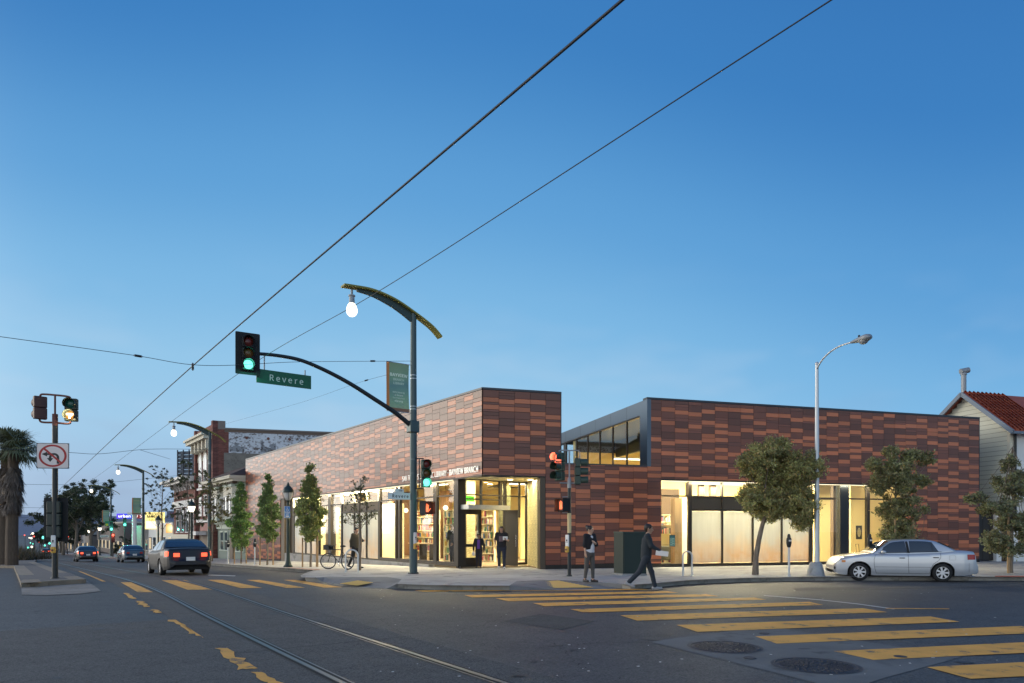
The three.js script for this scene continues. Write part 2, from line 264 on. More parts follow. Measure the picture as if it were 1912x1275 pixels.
// sidewalk round the library corner: kerb line, two kerb ramps cut into it
const K3 = 4.75;                                             // kerb of the tram street, out from the facade
const SW = 0.14;
const farKerb = []; for (let a = 190; a > 6; a -= 6) farKerb.push(TG(a, K3, SW));
const kerbA = [...farKerb, TG(5, K3, SW), ...gq([[578, 1070], [570, 1074.5], [572, 1077.5], [590, 1078.2]], SW)];
const rampA = gq([[606, 1077.3], [722, 1076.8], [750, 1081]], SW);
const kerbB = gq([[742, 1089.4], [804, 1091.7], [880, 1092.6], [951, 1093]], SW);
const rampB = gq([[965, 1084.5], [1038, 1082.4], [1161, 1089.7]], SW);
const kerbC = gq([[1161, 1089.7], [1178, 1091], [1200, 1089.6], [1232, 1086.8], [1277, 1083], [1348, 1079.8], [1410, 1078], [1500, 1076.6], [1560, 1076], [1700, 1076], [1828, 1076.2], [1912, 1076.5], [2100, 1077.5], [2500, 1079]], SW);
{
  const inner = [RV(24, -3), RV(4, -6), T(3, -6), T(5, -1.2)];
  const pts = [TG(5, K3, SW), ...gq([[578, 1070], [570, 1074.5], [572, 1077.5], [590, 1078.2]], SW), ...rampA, ...kerbB, ...rampB, ...kerbC, RV(34, -3), ...inner];
  const far = []; const farIn = []; for (let a = 5; a <= 191; a += 3) { far.push(TG(a, K3, SW)); farIn.push(TG(a, -1.2, SW)); }
  struct('sidewalk', [draped(pts, SW, 3), ribbon(far, farIn)], M.concrete);
  const lipA = gq([[722, 1098.6], [676, 1096.6], [638, 1091.8], [602, 1086]], 0.012), lipB = gq([[1161, 1098], [1109, 1100], [1046, 1101.6], [952, 1101.8]], 0.012);
  const rampGeo = (list) => sheet(list);
  struct('kerb_ramp', rampGeo([kerbA[kerbA.length - 1], ...rampA, kerbB[0], ...lipA]), M.ramp);
  struct('kerb_ramp', rampGeo([kerbB[3], ...rampB, ...lipB]), M.ramp);
  const skirt = (line) => ribbon(line, line.map((p) => p.clone().setY(-0.06)));
  struct('kerb_ramp_edge', [skirt([kerbB[0], ...lipA, kerbA[kerbA.length - 1]]), skirt([rampB[2], ...lipB, kerbB[3]])], M.kerb);
  // kerb stones: a band along the edge, its face down to the road, the gutter before it
  const kerbLine = (line, red) => {
    const inn = [], low = [], gut = [], gut0 = [];
    line.forEach((p, i) => {
      const a = line[Math.max(0, i - 1)], b = line[Math.min(line.length - 1, i + 1)], t = b.clone().sub(a).setY(0).normalize(), n = V3(-t.z, 0, t.x);   // towards the road
      inn.push(p.clone().addScaledVector(n, -0.16).setY(p.y + 0.004)); low.push(p.clone().addScaledVector(n, 0.012).setY(p.y - 0.2));
      const g0 = p.clone().addScaledVector(n, 0.01), g1 = p.clone().addScaledVector(n, 0.42); g0.y = G(g0.x, g0.z) + 0.004; g1.y = G(g1.x, g1.z) + 0.004; gut0.push(g0); gut.push(g1);
    });
    const topE = line.map((p) => p.clone().setY(p.y + 0.004));
    return { kerb: [ribbon(inn, topE), ribbon(topE, low)], gutter: ribbon(gut0, gut) };
  };
  const parts = [kerbA, kerbB, kerbC].map((l) => kerbLine(l.slice().reverse()));
  struct('kerb', parts.flatMap((p) => p.kerb), M.kerb);
  struct('gutter', parts.map((p) => p.gutter), M.trackbed);
  struct('red_kerb_marking', ribbon(gq([[1858, 1076.6], [1912, 1076.9]], SW + 0.010), gq([[1858, 1074.6], [1912, 1074.9]], SW + 0.010)), M.redPaint);
  struct('red_kerb_marking', ribbon([TG(9, K3 - 0.01, SW + 0.010), TG(5, K3 - 0.01, SW + 0.010)], [TG(9, K3 - 0.2, SW + 0.010), TG(5, K3 - 0.2, SW + 0.010)]), M.redPaint);
  // scored joints between the flags of the pavement
  const joints = [];
  for (let a = -1; a < 60; a += 1.8) joints.push(ribbon([TG(a, 0.1, SW + 0.003), TG(a, K3 - 0.2, SW + 0.003)], [TG(a + 0.024, 0.1, SW + 0.003), TG(a + 0.024, K3 - 0.2, SW + 0.003)]));
  for (let b = 1.5; b < 30; b += 1.8) { const w = 6.4; joints.push(ribbon([RV(b, 0.1, SW + 0.003), RV(b, w, SW + 0.003)], [RV(b + 0.024, 0.1, SW + 0.003), RV(b + 0.024, w, SW + 0.003)])); }
  for (const o of [1.6, 3.2]) { const l = [], r = []; for (let a = -1; a < 60; a += 3) { l.push(TG(a, o, SW + 0.0035)); r.push(TG(a, o + 0.024, SW + 0.0035)); } joints.push(ribbon(l, r)); }
  for (const q of [1.7, 3.4, 5.1]) joints.push(ribbon([RV(0.5, q, SW + 0.0035), RV(30, q, SW + 0.0035)], [RV(0.5, q + 0.024, SW + 0.0035), RV(30, q + 0.024, SW + 0.0035)]));
  struct('sidewalk_joint', joints, M.ramp);
  // yellow tactile plates with their domes
  for (const [quad, hs] of [[[[986, 1086.5], [1042, 1083.6], [1108, 1096.4], [1036, 1097.6]], [0.112, 0.13, 0.034, 0.034]], [[[634, 1089.4], [668, 1083.8], [697, 1087.4], [668, 1093]], [0.045, 0.095, 0.095, 0.045]]]) {
    const c = quad.map(([x, y], i) => gp(x, y, hs[i] + 0.012)), t = struct('tactile_paving', sheet(c), M.tactile), domes = [];
    const nu = 22, nv = 9; for (let i = 0; i < nu; i++) for (let j = 0; j < nv; j++) { const u = (i + 0.5) / nu, v = (j + 0.5) / nv, p = c[0].clone().lerp(c[3], v).lerp(c[1].clone().lerp(c[2], v), u); const k = new THREE.CylinderGeometry(0.014, 0.022, 0.012, 6, 1).translate(p.x, p.y + 0.005, p.z); domes.push(k); }
    const dm = part(t, 'dome', domes, M.tactile, null, 'stuff'); dm.position.set(0, 0, 0);
  }
}
// ------------------------------------------------------------------ tram track
{
  const px = [[637, 1275], [385, 1151], [290, 1102], [222, 1079]].map(([x, y]) => gp(x, y));
  const last = px[3], a0 = (last.x - C0.x) * DX + (-last.z - C0.z) * DZ, o0 = -(last.x - C0.x) * DZ + (-last.z - C0.z) * DX;
  const line = [px[0].clone().addScaledVector(px[0].clone().sub(px[1]).normalize(), 14), px[0].clone().addScaledVector(px[0].clone().sub(px[1]).normalize(), 6), ...px];
  for (let a = a0 + 8; a < 230; a += 16) line.push(TG(a, o0 + 0.0 + (a - a0 < 10 ? 0.02 : 0.05)));
  const cv = new THREE.CatmullRomCurve3(line, false, 'centripetal'), L = cv.getSpacedPoints(260);
  const nrm = L.map((p, i) => { const t = L[Math.min(260, i + 1)].clone().sub(L[Math.max(0, i - 1)]).setY(0).normalize(); return V3(-t.z, 0, t.x); });   // to the right of travel away
  const off = (d, h) => L.map((p, i) => { const v = p.clone().addScaledVector(nrm[i], d); v.y = G(v.x, v.z) + h; return v; });
  const GA = 1.435;
  struct('track_bed', ribbon(off(-0.62, 0.004), off(GA + 0.62, 0.004)), M.trackbed);
  for (const c of [0, GA]) {
    const s = c ? 1 : -1;
    const rail = solo('tram_rail', [ribbon(off(c - 0.03, 0.0145), off(c + 0.03, 0.0145)), ribbon(off(c - s * 0.10, 0.0125), off(c - s * 0.078, 0.0125))], M.steel, c ? 'steel tram rail on the right, nearer the library kerb' : 'steel tram rail on the left, nearer the palm median', 'rail', null);
    part(rail, 'groove', [ribbon(off(Math.min(c - s * 0.036, c - s * 0.076), 0.0105), off(Math.max(c - s * 0.036, c - s * 0.076), 0.0105)), ribbon(off(Math.min(c + s * 0.036, c + s * 0.07), 0.0105), off(Math.max(c + s * 0.036, c + s * 0.07), 0.0105))], M.groove);
  }
  const seams = []; for (let i = 8; i < 200; i += 9) { const p = off(-0.6, 0.006), q = off(GA + 0.6, 0.006); seams.push(ribbon([p[i], q[i]], [p[i].clone().addScaledVector(dW, 0.018), q[i].clone().addScaledVector(dW, 0.018)])); }
  struct('slab_joint', seams, M.groove);
}
// the smoother lane left of the track, the concrete pad round the manholes
struct('concrete_lane', draped([...gq([[-420, 1207], [0, 1178.5], [372, 1152.5], [620, 1275]]), gp(760, 1345), gp(-420, 1345)], 0.0045, 4), std({ map: scaled(asphaltMap, 1 / 1.9, 1 / 1.9), bumpMap: scaled(asphaltBump, 1 / 1.0, 1 / 1.0), bumpScale: 0.002, color: C(0.15, 0.147, 0.142), roughness: 0.85 }));
struct('concrete_pad', draped(gq([[1216, 1199], [1260, 1192], [1375, 1177], [1465, 1174], [1517, 1183], [1603, 1196.6], [1796, 1227], [1656, 1265], [1560, 1295], [1521, 1275]]), 0.005, 2), M.pad);
// cracks and tar seams
{
  const rr = rng(31), crack = (list, w) => { const L = [], Q = []; const cv = new THREE.CatmullRomCurve3(gq(list)); for (const p of cv.getSpacedPoints(46)) { const j = (rr() - 0.5) * 0.11, k = w * (0.4 + 1.1 * rr()); L.push(V3(p.x + j, G(p.x, p.z) + 0.0042, p.z + j * 0.6)); Q.push(V3(p.x + j + k, G(p.x, p.z) + 0.0042, p.z + j * 0.6 + k)); } return ribbon(L, Q); };
  struct('road_crack', [crack([[655, 1135], [712, 1147], [800, 1170], [880, 1195], [925, 1210]], 0.012), crack([[530, 1105], [572, 1115], [600, 1121]], 0.012), crack([[0, 1180], [150, 1170], [380, 1153]], 0.016), crack([[150, 1218], [400, 1212]], 0.008), crack([[960, 1180], [1040, 1205], [1090, 1245], [1180, 1275]], 0.008), crack([[1220, 1108], [1500, 1100], [1800, 1096]], 0.01), crack([[700, 1150], [760, 1185], [850, 1215], [1010, 1262]], 0.009), crack([[1500, 1128], [1640, 1122], [1912, 1112]], 0.008), crack([[960, 1140], [905, 1165], [880, 1172]], 0.007), crack([[40, 1215], [210, 1236], [330, 1262]], 0.008), crack([[1000, 1210], [1120, 1200], [1215, 1199]], 0.012)], M.groove);
}
{ // tar seals, oil drips and a patched trench
  const rr = rng(313), blot = (px, py, r, n = 16) => { const c = gp(px, py), out = []; for (let k = 0; k < n; k++) { const a = k / n * 6.283, q = r * (0.55 + 0.6 * rr()); out.push(V3(c.x + Math.cos(a) * q * 1.5, 0, c.z + Math.sin(a) * q)); } return draped(out, 0.0065, 0); };
  const drips = []; for (let k = 0; k < 34; k++) drips.push(blot(640 + rr() * 1250, 1105 + Math.pow(rr(), 1.5) * 160, 0.03 + rr() * 0.07)); for (let k = 0; k < 14; k++) drips.push(blot(60 + rr() * 500, 1120 + rr() * 150, 0.03 + rr() * 0.06));
  tag(struct('oil_stain', drips, std({ color: C(0.03, 0.029, 0.028), roughness: 0.6 })), null, null);
  struct('asphalt_patch', draped(gq([[1010, 1146], [1110, 1160], [1050, 1176], [940, 1160]]), 0.005, 1), std({ map: scaled(asphaltMap, 0.5, 0.5), color: C(0.115, 0.112, 0.108), roughness: 0.9 }));
  struct('asphalt_patch', draped(gq([[1480, 1098], [1912, 1090], [1912, 1094.5], [1486, 1103]]), 0.005, 2), std({ map: scaled(asphaltMap, 0.5, 0.5), color: C(0.145, 0.14, 0.135), roughness: 0.9 }));
  const dots = []; for (let k = 0; k < 90; k++) { const p = gp(620 + rr() * 1290, 1100 + Math.pow(rr(), 1.6) * 170), s = 0.008 + rr() * 0.016; dots.push(box(s * 1.5, 0.004, s, p.x, p.y + 0.011, p.z, rr() * 3)); } 
  solo('road_litter', dots, M.whitePaint, 'tiny pale specks of litter and gum scattered over the road', 'litter', null, 'stuff');
}
// yellow crosswalk bars: each its own sheet of paint
const bars = [
  [[225, 1087.5], [245, 1087.5], [286, 1106], [257, 1106]], [[302, 1084], [345, 1083], [397, 1101], [350, 1101.5]], [[387, 1083], [415, 1082.5], [490, 1098], [450, 1098.5]], [[459, 1083], [485, 1083], [570, 1097.5], [535, 1098]], [[529, 1083], [552, 1083], [640, 1096.8], [605, 1097.5]],
];
bars.forEach((b, i) => tag(struct('crosswalk_bar', draped(gq(b), 0.009, 1), M.yellowPaint), null, null));
for (const b of [
  [[774, 1102.8], [1198, 1099.6], [1212, 1101.6], [790, 1105]], [[867, 1111.5], [1246, 1104], [1266, 1107], [882, 1116]], [[925, 1117.5], [1318, 1109.6], [1341, 1113.4], [948, 1123]],
  [[995, 1126.5], [1408, 1116], [1431, 1120], [1017, 1132.5]], [[1064.5, 1138], [1511, 1124], [1537, 1130], [1090, 1144]], [[1158, 1149.5], [1611, 1136], [1657, 1143.5], [1190, 1159.5]],
  [[1263, 1167.5], [1737, 1151.5], [1792, 1161.5], [1302, 1180.5]], [[1410, 1189], [1906, 1169.5], [1975, 1181], [1450, 1202.5]], [[1556, 1216.5], [2120, 1190], [2210, 1206], [1630, 1233]], [[1730, 1246.5], [2360, 1214], [2480, 1236], [1812, 1268.5]],
]) struct('crosswalk_bar', draped(gq(b), 0.009, 1), M.yellowPaint);
// worn dashes beside the track and a few thin lines
{
  const rr = rng(77), ragged = (q, n = 9) => { const c = gq(q), out = []; for (let e = 0; e < 4; e++) for (let k = 0; k < n; k++) { const p = c[e].clone().lerp(c[(e + 1) % 4], k / n); const len = c[e].distanceTo(c[(e + 1) % 4]); p.x += (rr() - 0.5) * Math.min(0.07, len * 0.12); p.z += (rr() - 0.5) * Math.min(0.12, len * 0.2); out.push(p); } return out; };
  for (const q of [[[230, 1107.5], [237, 1107.5], [255, 1118.5], [245, 1118.5]], [[252, 1122.5], [265, 1122.5], [280, 1133.5], [270, 1134]], [[281, 1138.5], [295, 1138.5], [303, 1145], [290, 1145]], [[314, 1157.5], [327, 1157.5], [382, 1192], [358, 1183]], [[400, 1211], [424, 1211], [480, 1249], [450, 1250]], [[467, 1256], [492, 1256], [545, 1285], [512, 1288]]])
    struct('yellow_dash', draped(ragged(q), 0.009, 2), M.yellowPaint);
  struct('yellow_line', draped(gq([[146, 1066.5], [150, 1066.5], [198, 1086], [191, 1086]]), 0.008, 2), M.yellowPaint);
  struct('yellow_line', draped(gq([[1653, 1135.8], [1772, 1136.6], [1773, 1137.8], [1655, 1137.2]]), 0.009, 1), M.yellowPaint);
  struct('white_line', ribbon(gq([[1426, 1111.2], [1530, 1119], [1600, 1126.5], [1672, 1136.4]], 0.008), gq([[1426, 1112], [1530, 1120.1], [1600, 1127.8], [1668, 1137.4]], 0.008)), M.whitePaint);
  struct('white_line', draped(gq([[390, 1073.2], [440, 1074.8], [439, 1076], [388, 1074.4]]), 0.008, 1), M.whitePaint);
}
// manhole covers in the pad, two valve boxes
{
  const cover = (px, py, r, label) => {
    const t = thing('manhole_cover', label, 'manhole cover', gp(px, py, 0, 0.006), 0.4, null);
    const ring = new THREE.RingGeometry(r * 0.93, r, 56).rotateX(-Math.PI / 2).translate(0, 0.004, 0);
    part(t, 'rim', [ring, new THREE.TorusGeometry(r * 0.905, 0.012, 6, 56).rotateX(Math.PI / 2).translate(0, -0.002, 0)], M.iron);
    part(t, 'lid', new THREE.CircleGeometry(r * 0.9, 48).rotateX(-Math.PI / 2).translate(0, 0.001, 0), M.iron);
    const studs = [], rr = rng(5); for (let k = 1; k < 8; k++) { const R0 = r * 0.9 * k / 8.3, n = Math.round(R0 * 2 * Math.PI / 0.085); for (let i = 0; i < n; i++) { const a = i / n * 2 * Math.PI + k; studs.push(box(0.045, 0.008, 0.03, 0, 0, 0, -a).translate(Math.cos(a) * R0, 0.005, Math.sin(a) * R0)); } }
    part(t, 'stud', studs, M.iron, null, 'stuff');
  };
  cover(1353, 1208.5, 0.52, 'round cast iron manhole cover on the concrete pad, farther one beside the crosswalk bar end');
  cover(1523, 1243, 0.52, 'round cast iron manhole cover on the concrete pad, nearest the camera');
  for (const [px, py, l] of [[1427, 1183.5, 'small round valve lid between two crosswalk bars, beyond the manhole covers'], [1400, 1229.5, 'small round valve lid between the two manhole covers'], [1681, 1227, 'small round valve lid at the edge of a crosswalk bar']]) {
    const t = thing('valve_lid', l, 'valve lid', gp(px, py, 0, 0.010)); part(t, 'rim', new THREE.TorusGeometry(0.075, 0.006, 6, 24).rotateX(Math.PI / 2), M.iron); part(t, 'lid', new THREE.CircleGeometry(0.072, 20).rotateX(-Math.PI / 2).translate(0, 0.002, 0), M.iron);
  }
  const t = thing('sidewalk_vault_lid', 'small oval utility lid in the sidewalk behind the left kerb ramp', 'utility lid', gp(707, 1071.8, SW, 0.005)); part(t, 'lid', new THREE.CircleGeometry(0.2, 24).rotateX(-Math.PI / 2).scale(1.5, 1, 0.7).translate(0, 0.002, 0), M.iron); part(t, 'rim', new THREE.RingGeometry(0.2, 0.22, 24).rotateX(-Math.PI / 2).scale(1.5, 1, 0.7).translate(0, 0.003, 0), M.kerb);
}
// ------------------------------------------------------------------ the median island at the left
{
  const h = 0.15, top = [...gq([[161, 1081], [65, 1049]], h), TG(60, 12.6, h), TG(150, 12.6, h), TG(150, 19, h), TG(70, 19.5, h), ...gq([[-80, 1049.5], [-80, 1055], [26, 1056.2], [40, 1088.3]], h)];
  struct('median_island', draped(top, h, 3), std({ map: scaled(concreteMap, 1 / 1.2, 1 / 1.2), color: C(0.17, 0.16, 0.16), roughness: 0.9 }));
  const faces = []; for (let i = 0; i < top.length; i++) { const a = top[i], b = top[(i + 1) % top.length], n = 6, l = [], r = []; for (let k = 0; k <= n; k++) { const p = a.clone().lerp(b, k / n); p.y = G(p.x, p.z) + h + 0.004; l.push(p); r.push(p.clone().setY(p.y - h - 0.1)); } faces.push(ribbon(l, r)); }
  // kerb band on top, inside the edge
  const band = (list, d) => { const L = list, In = []; L.forEach((p, i) => { const a = L[Math.max(0, i - 1)], b = L[Math.min(L.length - 1, i + 1)], t = b.clone().sub(a).setY(0).normalize(); In.push(p.clone().add(V3(-t.z * d, 0.005, t.x * d))); }); return ribbon(L.map((p) => p.clone().setY(p.y + 0.005)), In); };
  faces.push(band(gq([[26, 1056.2], [33, 1071], [40, 1088.3]], h), -0.5), band(gq([[40, 1088.3], [100, 1084.5], [161, 1081]], h), -0.22), band(gq([[161, 1081], [110, 1064], [65, 1049]], h), -0.45));
  struct('median_kerb', faces, std({ map: scaled(concreteMap, 1 / 2, 1 / 2), color: C(0.36, 0.30, 0.23), roughness: 0.88 }));
  struct('median_nose', draped(gq([[39, 1089.5], [161, 1083], [170, 1090], [189, 1104], [150, 1109], [90, 1111.5], [41, 1111]]), 0.012, 2), std({ map: scaled(concreteMap, 1 / 2, 1 / 2), color: C(0.32, 0.30, 0.28), roughness: 0.88 }));
}
// ------------------------------------------------------------------ the library
const lib = thing('library_building', 'low corner library clad in staggered brown and orange panels with lit windows', 'library', T(0, 0, 0));
const MTl = MT.clone().setPosition(0, 0, 0), MRl = MR.clone().setPosition(0, 0, 0);
const fT = (a0, a1, y0, y1, z0, z1) => bx(-a1, -a0, y0, y1, z0, z1).applyMatrix4(MTl);
const fR = (b0, b1, y0, y1, z0, z1) => bx(b0, b1, y0, y1, z0, z1).applyMatrix4(MRl);
const LP = (v) => v.clone().sub(lib.position);               // world -> library
const B_END = bPx(1826.5), TOP = 7.25, HEAD = 3.86, COL = B_END / Math.round(B_END / 0.638), A_END = Math.round(33 / COL) * COL;
const aW0 = aPx(850), aW1 = Math.round(aPx(526) / COL) * COL;                        // window band of the tram facade
const snap = (v) => Math.round(v / COL) * COL, bPier = 4 * COL, bBox = 5 * COL, bN = snap(bPx(1203.5)), bW0 = snap(bPx(1231.5)), bW1 = snap(bPx(1692));
console.log('snap', bPx(1017.5) - bPier, bPx(1203.5) - bN, bPx(1231.5) - bW0, bPx(1692) - bW1, COL);
{
  // cladding: columns of panels of four heights, orange ones between brown ones
  const rr = rng(2024), sharedMat = M.panel, mod = [0.095, 0.145, 0.19, 0.285], pieces = [];
  const rows = (seed) => { const r = rng(seed), out = []; let y = TOP - 0.06, last = r() < 0.5 ? 'o' : 'b', run = 0; y -= 0; while (y > -1) { let h, k; if (last === 'o' && r() < 0.94 || (last === 'b' && run < 1)) { k = 'b'; const q = r(); h = q < 0.34 ? mod[0] : q < 0.68 ? mod[1] : mod[3]; if (run > 2) { k = 'o'; h = mod[2]; } } else if (run < 3 && r() < 0.52) { k = 'b'; const q = r(); h = q < 0.3 ? mod[0] : q < 0.62 ? mod[1] : mod[3]; } else { k = 'o'; h = mod[2]; } run = k === 'b' ? run + 1 : 0; last = k; out.push([y - h, y, k, r()]); y -= h; } return out; };
  const tone = (k, v, h) => { const j = 0.86 + 0.28 * v; if (k === 'o') return [0.50 * j, 0.168 * j, 0.085 * j]; const d = h > 0.2 ? 0.82 : h < 0.1 ? 1.06 : 0.95; return v < 0.5 ? [0.190 * d * j, 0.084 * d * j, 0.064 * d * j] : [0.215 * d * j, 0.086 * d * j, 0.062 * d * j]; };
  const clad = (face, x0, x1, y0, y1, ground) => {
    for (let c = Math.floor(x0 / COL + 0.01); c * COL < x1 - 0.05; c++) {
      const l = Math.max(x0, c * COL), r = Math.min(x1, (c + 1) * COL); if (r - l < 0.08) continue;
      const lowest = ground ? ground((l + r) / 2) : y0;
      for (const [b, t, k, v] of rows((face === 'R' ? 1000 : 5000) + c * 7)) {
        const lo = Math.max(b, lowest), hi = Math.min(t, y1); if (hi - lo < 0.035) continue;
        const w = r - l - 0.013, h = hi - lo - 0.014, mid = (l + r) / 2;
        const g = box(w, h, 0.022); tint(g, ...tone(k, v, t - b));
        g.rotateX((rr() - 0.5) * 0.006).rotateY((rr() - 0.5) * 0.008).translate(face === 'R' ? mid : -mid, (lo + hi) / 2, 0.030 + rr() * 0.003).applyMatrix4(face === 'R' ? MRl : MTl);
        const Z = C0.z + (face === 'R' ? RZ * mid : DZ * mid), X = C0.x + (face === 'R' ? RX * mid : DX * mid), mag = face === 'R' ? Math.abs(RX - X / Z * RZ) : Math.abs(DX - X / Z * DZ);
        pieces.push([w * h * mag / Z / Z, g]);
      }
    }
  };
  clad('R', 0, bBox - COL, HEAD, TOP); clad('R', bBox - COL, bBox, 0.3, TOP); clad('R', bBox, bN, 0.3, 4.38); clad('R', bN, bW0, 0.3, TOP); clad('R', bW0, bW1, HEAD, TOP); clad('R', bW1, B_END, 0.3, TOP);
  clad('T', 0, aW1, HEAD, TOP); clad('T', aW1, A_END, 0, TOP, (a) => { const p = T(a, 0); return G(p.x, p.z) + SW + 0.12; });
  pieces.sort((p, q) => q[0] - p[0]);
  pieces.slice(0, 300).forEach(([, g]) => part(lib, 'cladding_panel', g, sharedMat));
  part(lib, 'cladding_panels', pieces.slice(300).map((p) => p[1]), sharedMat, null, 'stuff');
  // walls behind the panels
  const low = -1.1;
  part(lib, 'wall', [
    fR(0.25, bBox, HEAD + 0.02, TOP - 0.02, -0.3, 0.012), fR(bPier, bBox, 0.1, HEAD + 0.015, -0.3, 0.012), fR(bBox + 0.004, bN - 0.004, 0.1, 4.36, -0.3, 0.012), fR(bN, bW0, 0.1, TOP - 0.02, -0.3, 0.012), fR(bW0 + 0.004, bW1 - 0.004, HEAD + 0.02, TOP - 0.02, -0.3, 0.012), fR(bW1, B_END - 0.004, 0.1, TOP - 0.02, -0.3, 0.012),
    fT(0.02, aW1, HEAD + 0.02, TOP - 0.02, -0.3, 0.011), fT(aW1 + 0.004, A_END, low, TOP - 0.02, -0.3, 0.011),
  ], M.backing);
  // dark base strips, coping, trims
  part(lib, 'base_strip', [fR(bPier, bW0, 0.13, 0.295, -0.02, 0.025), fR(bW1, B_END, 0.13, 0.295, -0.02, 0.025), fR(bW0, bW1, 0.13, 0.20, -0.02, 0.03)], M.bronze);
  part(lib, 'coping', [fR(-0.02, bBox + 0.03, TOP - 0.05, TOP + 0.03, -0.32, 0.055), fR(bN - 0.03, B_END + 0.03, TOP - 0.05, TOP + 0.03, -0.32, 0.055), fT(-0.0, A_END + 0.02, TOP - 0.049, TOP + 0.031, -0.32, 0.054), fR(bBox + 0.03, bN - 0.03, 4.36, 4.42, -0.32, 0.05), fR(bBox, bBox + 0.03, 4.42, TOP - 0.05, -0.3, 0.05), fR(B_END, B_END + 0.03, 0.14, TOP - 0.05, -0.3, 0.05)], M.coping);
  part(lib, 'soffit_trim', [fR(0.05, bPier, HEAD - 0.05, HEAD - 0.002, -0.3, 0.05), fR(bW0, bW1, HEAD - 0.06, HEAD - 0.004, -0.32, 0.048), fT(0.0, aW1, HEAD - 0.055, HEAD - 0.003, -0.32, 0.047)], M.bronze);
  const p = (b, q) => xz(LP(RV(b, q))), t = (a, o) => xz(LP(T(a, o)));
  // volumes behind: corner block, low roof, tall block
  part(lib, 'roof', [prism([t(A_END, -0.3), t(0.3, -0.3), p(0.6, -0.3), p(bBox - 0.02, -0.3), p(bBox - 0.02, -9), t(A_END, -10)], TOP - 0.5, TOP - 0.34), prism([p(bBox, -0.3), p(bN - 0.05, -0.3), p(bN - 0.05, -12), p(bBox, -12)], 4.16, 4.34), prism([p(bN, -0.3), p(B_END, -0.3), p(B_END, -12.3), p(bN, -12.3)], TOP - 0.42, TOP - 0.3)], M.roofTar);
  parts(lib, 'side_wall', [fR(bBox - 0.25, bBox - 0.001, 4.36, TOP - 0.06, -9, -0.301), fR(B_END - 0.3, B_END - 0.002, 0.1, TOP - 0.06, -12.3, -0.301), prism([t(A_END - 0.3, -0.301), t(A_END, -0.301), t(A_END, -10), t(A_END - 0.3, -10)], -1.2, TOP - 0.06)], std({ color: C(0.11, 0.06, 0.05), roughness: 0.8 }));
  // interior: floor, back walls, ceilings
  const fl = [t(A_END - 0.35, -0.35), t(aW0, -0.35), t(aW0 - 1.2, -3.6), p(2.2, -4.6), p(bPier + 0.1, -0.35), p(B_END - 0.35, -0.35), p(B_END - 0.35, -8.6), p(3.0, -8.6), t(4, -9.2), t(A_END - 0.35, -9.2)];
  part(lib, 'interior_floor', prism(fl, 0.06, 0.165), M.carpet);
  parts(lib, 'interior_wall', [fR(4.2, bN + 0.15, 0.17, 4.1, -8.9, -8.6), fR(bN + 0.16, B_END - 0.35, 0.17, 6.7, -8.9, -8.6), fT(4.5, A_END - 0.35, 0.17, 4.2, -9.5, -9.2), fR(B_END - 0.65, B_END - 0.35, 0.17, 6.7, -8.599, -0.31), fT(A_END - 0.65, A_END - 0.35, 0.17, 4.2, -9.19, -0.31)], M.plaster);
  part(lib, 'interior_ceiling', [prism([t(A_END - 0.36, -0.31), t(0.5, -0.31), p(0.5, -0.31), p(bBox - 0.3, -0.31), p(bBox - 0.3, -8.6), t(4, -9.2), t(A_END - 0.36, -9.2)], 4.2, 4.3), fR(bBox - 0.29, bN - 0.05, 4.0, 4.1, -8.6, -0.31), ], M.ceilingPaint);
  part(lib, 'high_ceiling', [fR(bN + 0.22, B_END - 0.36, 6.6, 6.7, -8.6, -0.31)], std({ color: C(0.025, 0.032, 0.036), roughness: 0.8 }));  // near black colour stands in for the unlit upper room
  part(lib, 'shade_band', fR(bN + 0.17, bN + 2.49, 5.95, 6.59, -8.59, -8.5), std({ color: C(0.012, 0.018, 0.022), roughness: 0.5 }));  // dark band added so the upper wall looks unlit
}
// windows of the side street: frames, panes, translucent art panels
const bronzeR = [], bronzeT = [];
const artMap = (seed) => tex(256, 512, (u, v) => {           // cloudy print: pale blue-grey above, sand and orange below
  const n = fbm(u * 3 + seed * 7, v * 4 + seed * 3, 91 + seed, 5), s = fbm(u * 14 + seed, v * 2.2, 95 + seed, 3), e = v + (n - 0.5) * 0.9 + (s - 0.5) * 0.05;
  const t = Math.min(1, Math.max(0, (0.62 - e) / 0.3)), o = Math.min(1, Math.max(0, (n - 0.5) * 5)) * t, f = 0.92 + 0.16 * (s - 0.5);
  return [(0.76 + 0.08 * t) * f, (0.78 - 0.01 * t - 0.10 * o) * f, (0.75 - 0.10 * t - 0.20 * o) * f];
});
const artMaps = [0, 1, 2, 3].map(artMap);
const artMats = artMaps.map((m) => phy({ map: m, roughness: 0.45, transmission: 0.42, thickness: 0, color: C(1, 1, 1) }));
function artPanel(M4, x0, x1, y0, y1, z, i) {
  const g = bx(x0, x1, y0, y1, z - 0.008, z + 0.008), n = prep(g), p = n.attributes.position, uv = n.attributes.uv;
  for (let k = 0; k < p.count; k++) uv.setXY(k, (p.getX(k) - x0) / (x1 - x0), (p.getY(k) - y0) / (y1 - y0));
  n.userData.keepUv = true; part(lib, 'art_panel', n.applyMatrix4(M4), artMats[i % 4]).geometry.attributes.uv;
}
const pane = (M4, x0, x1, y0, y1, z) => part(lib, 'window_pane', new THREE.PlaneGeometry(x1 - x0, y1 - y0).translate((x0 + x1) / 2, (y0 + y1) / 2, z).applyMatrix4(M4), M.glass);
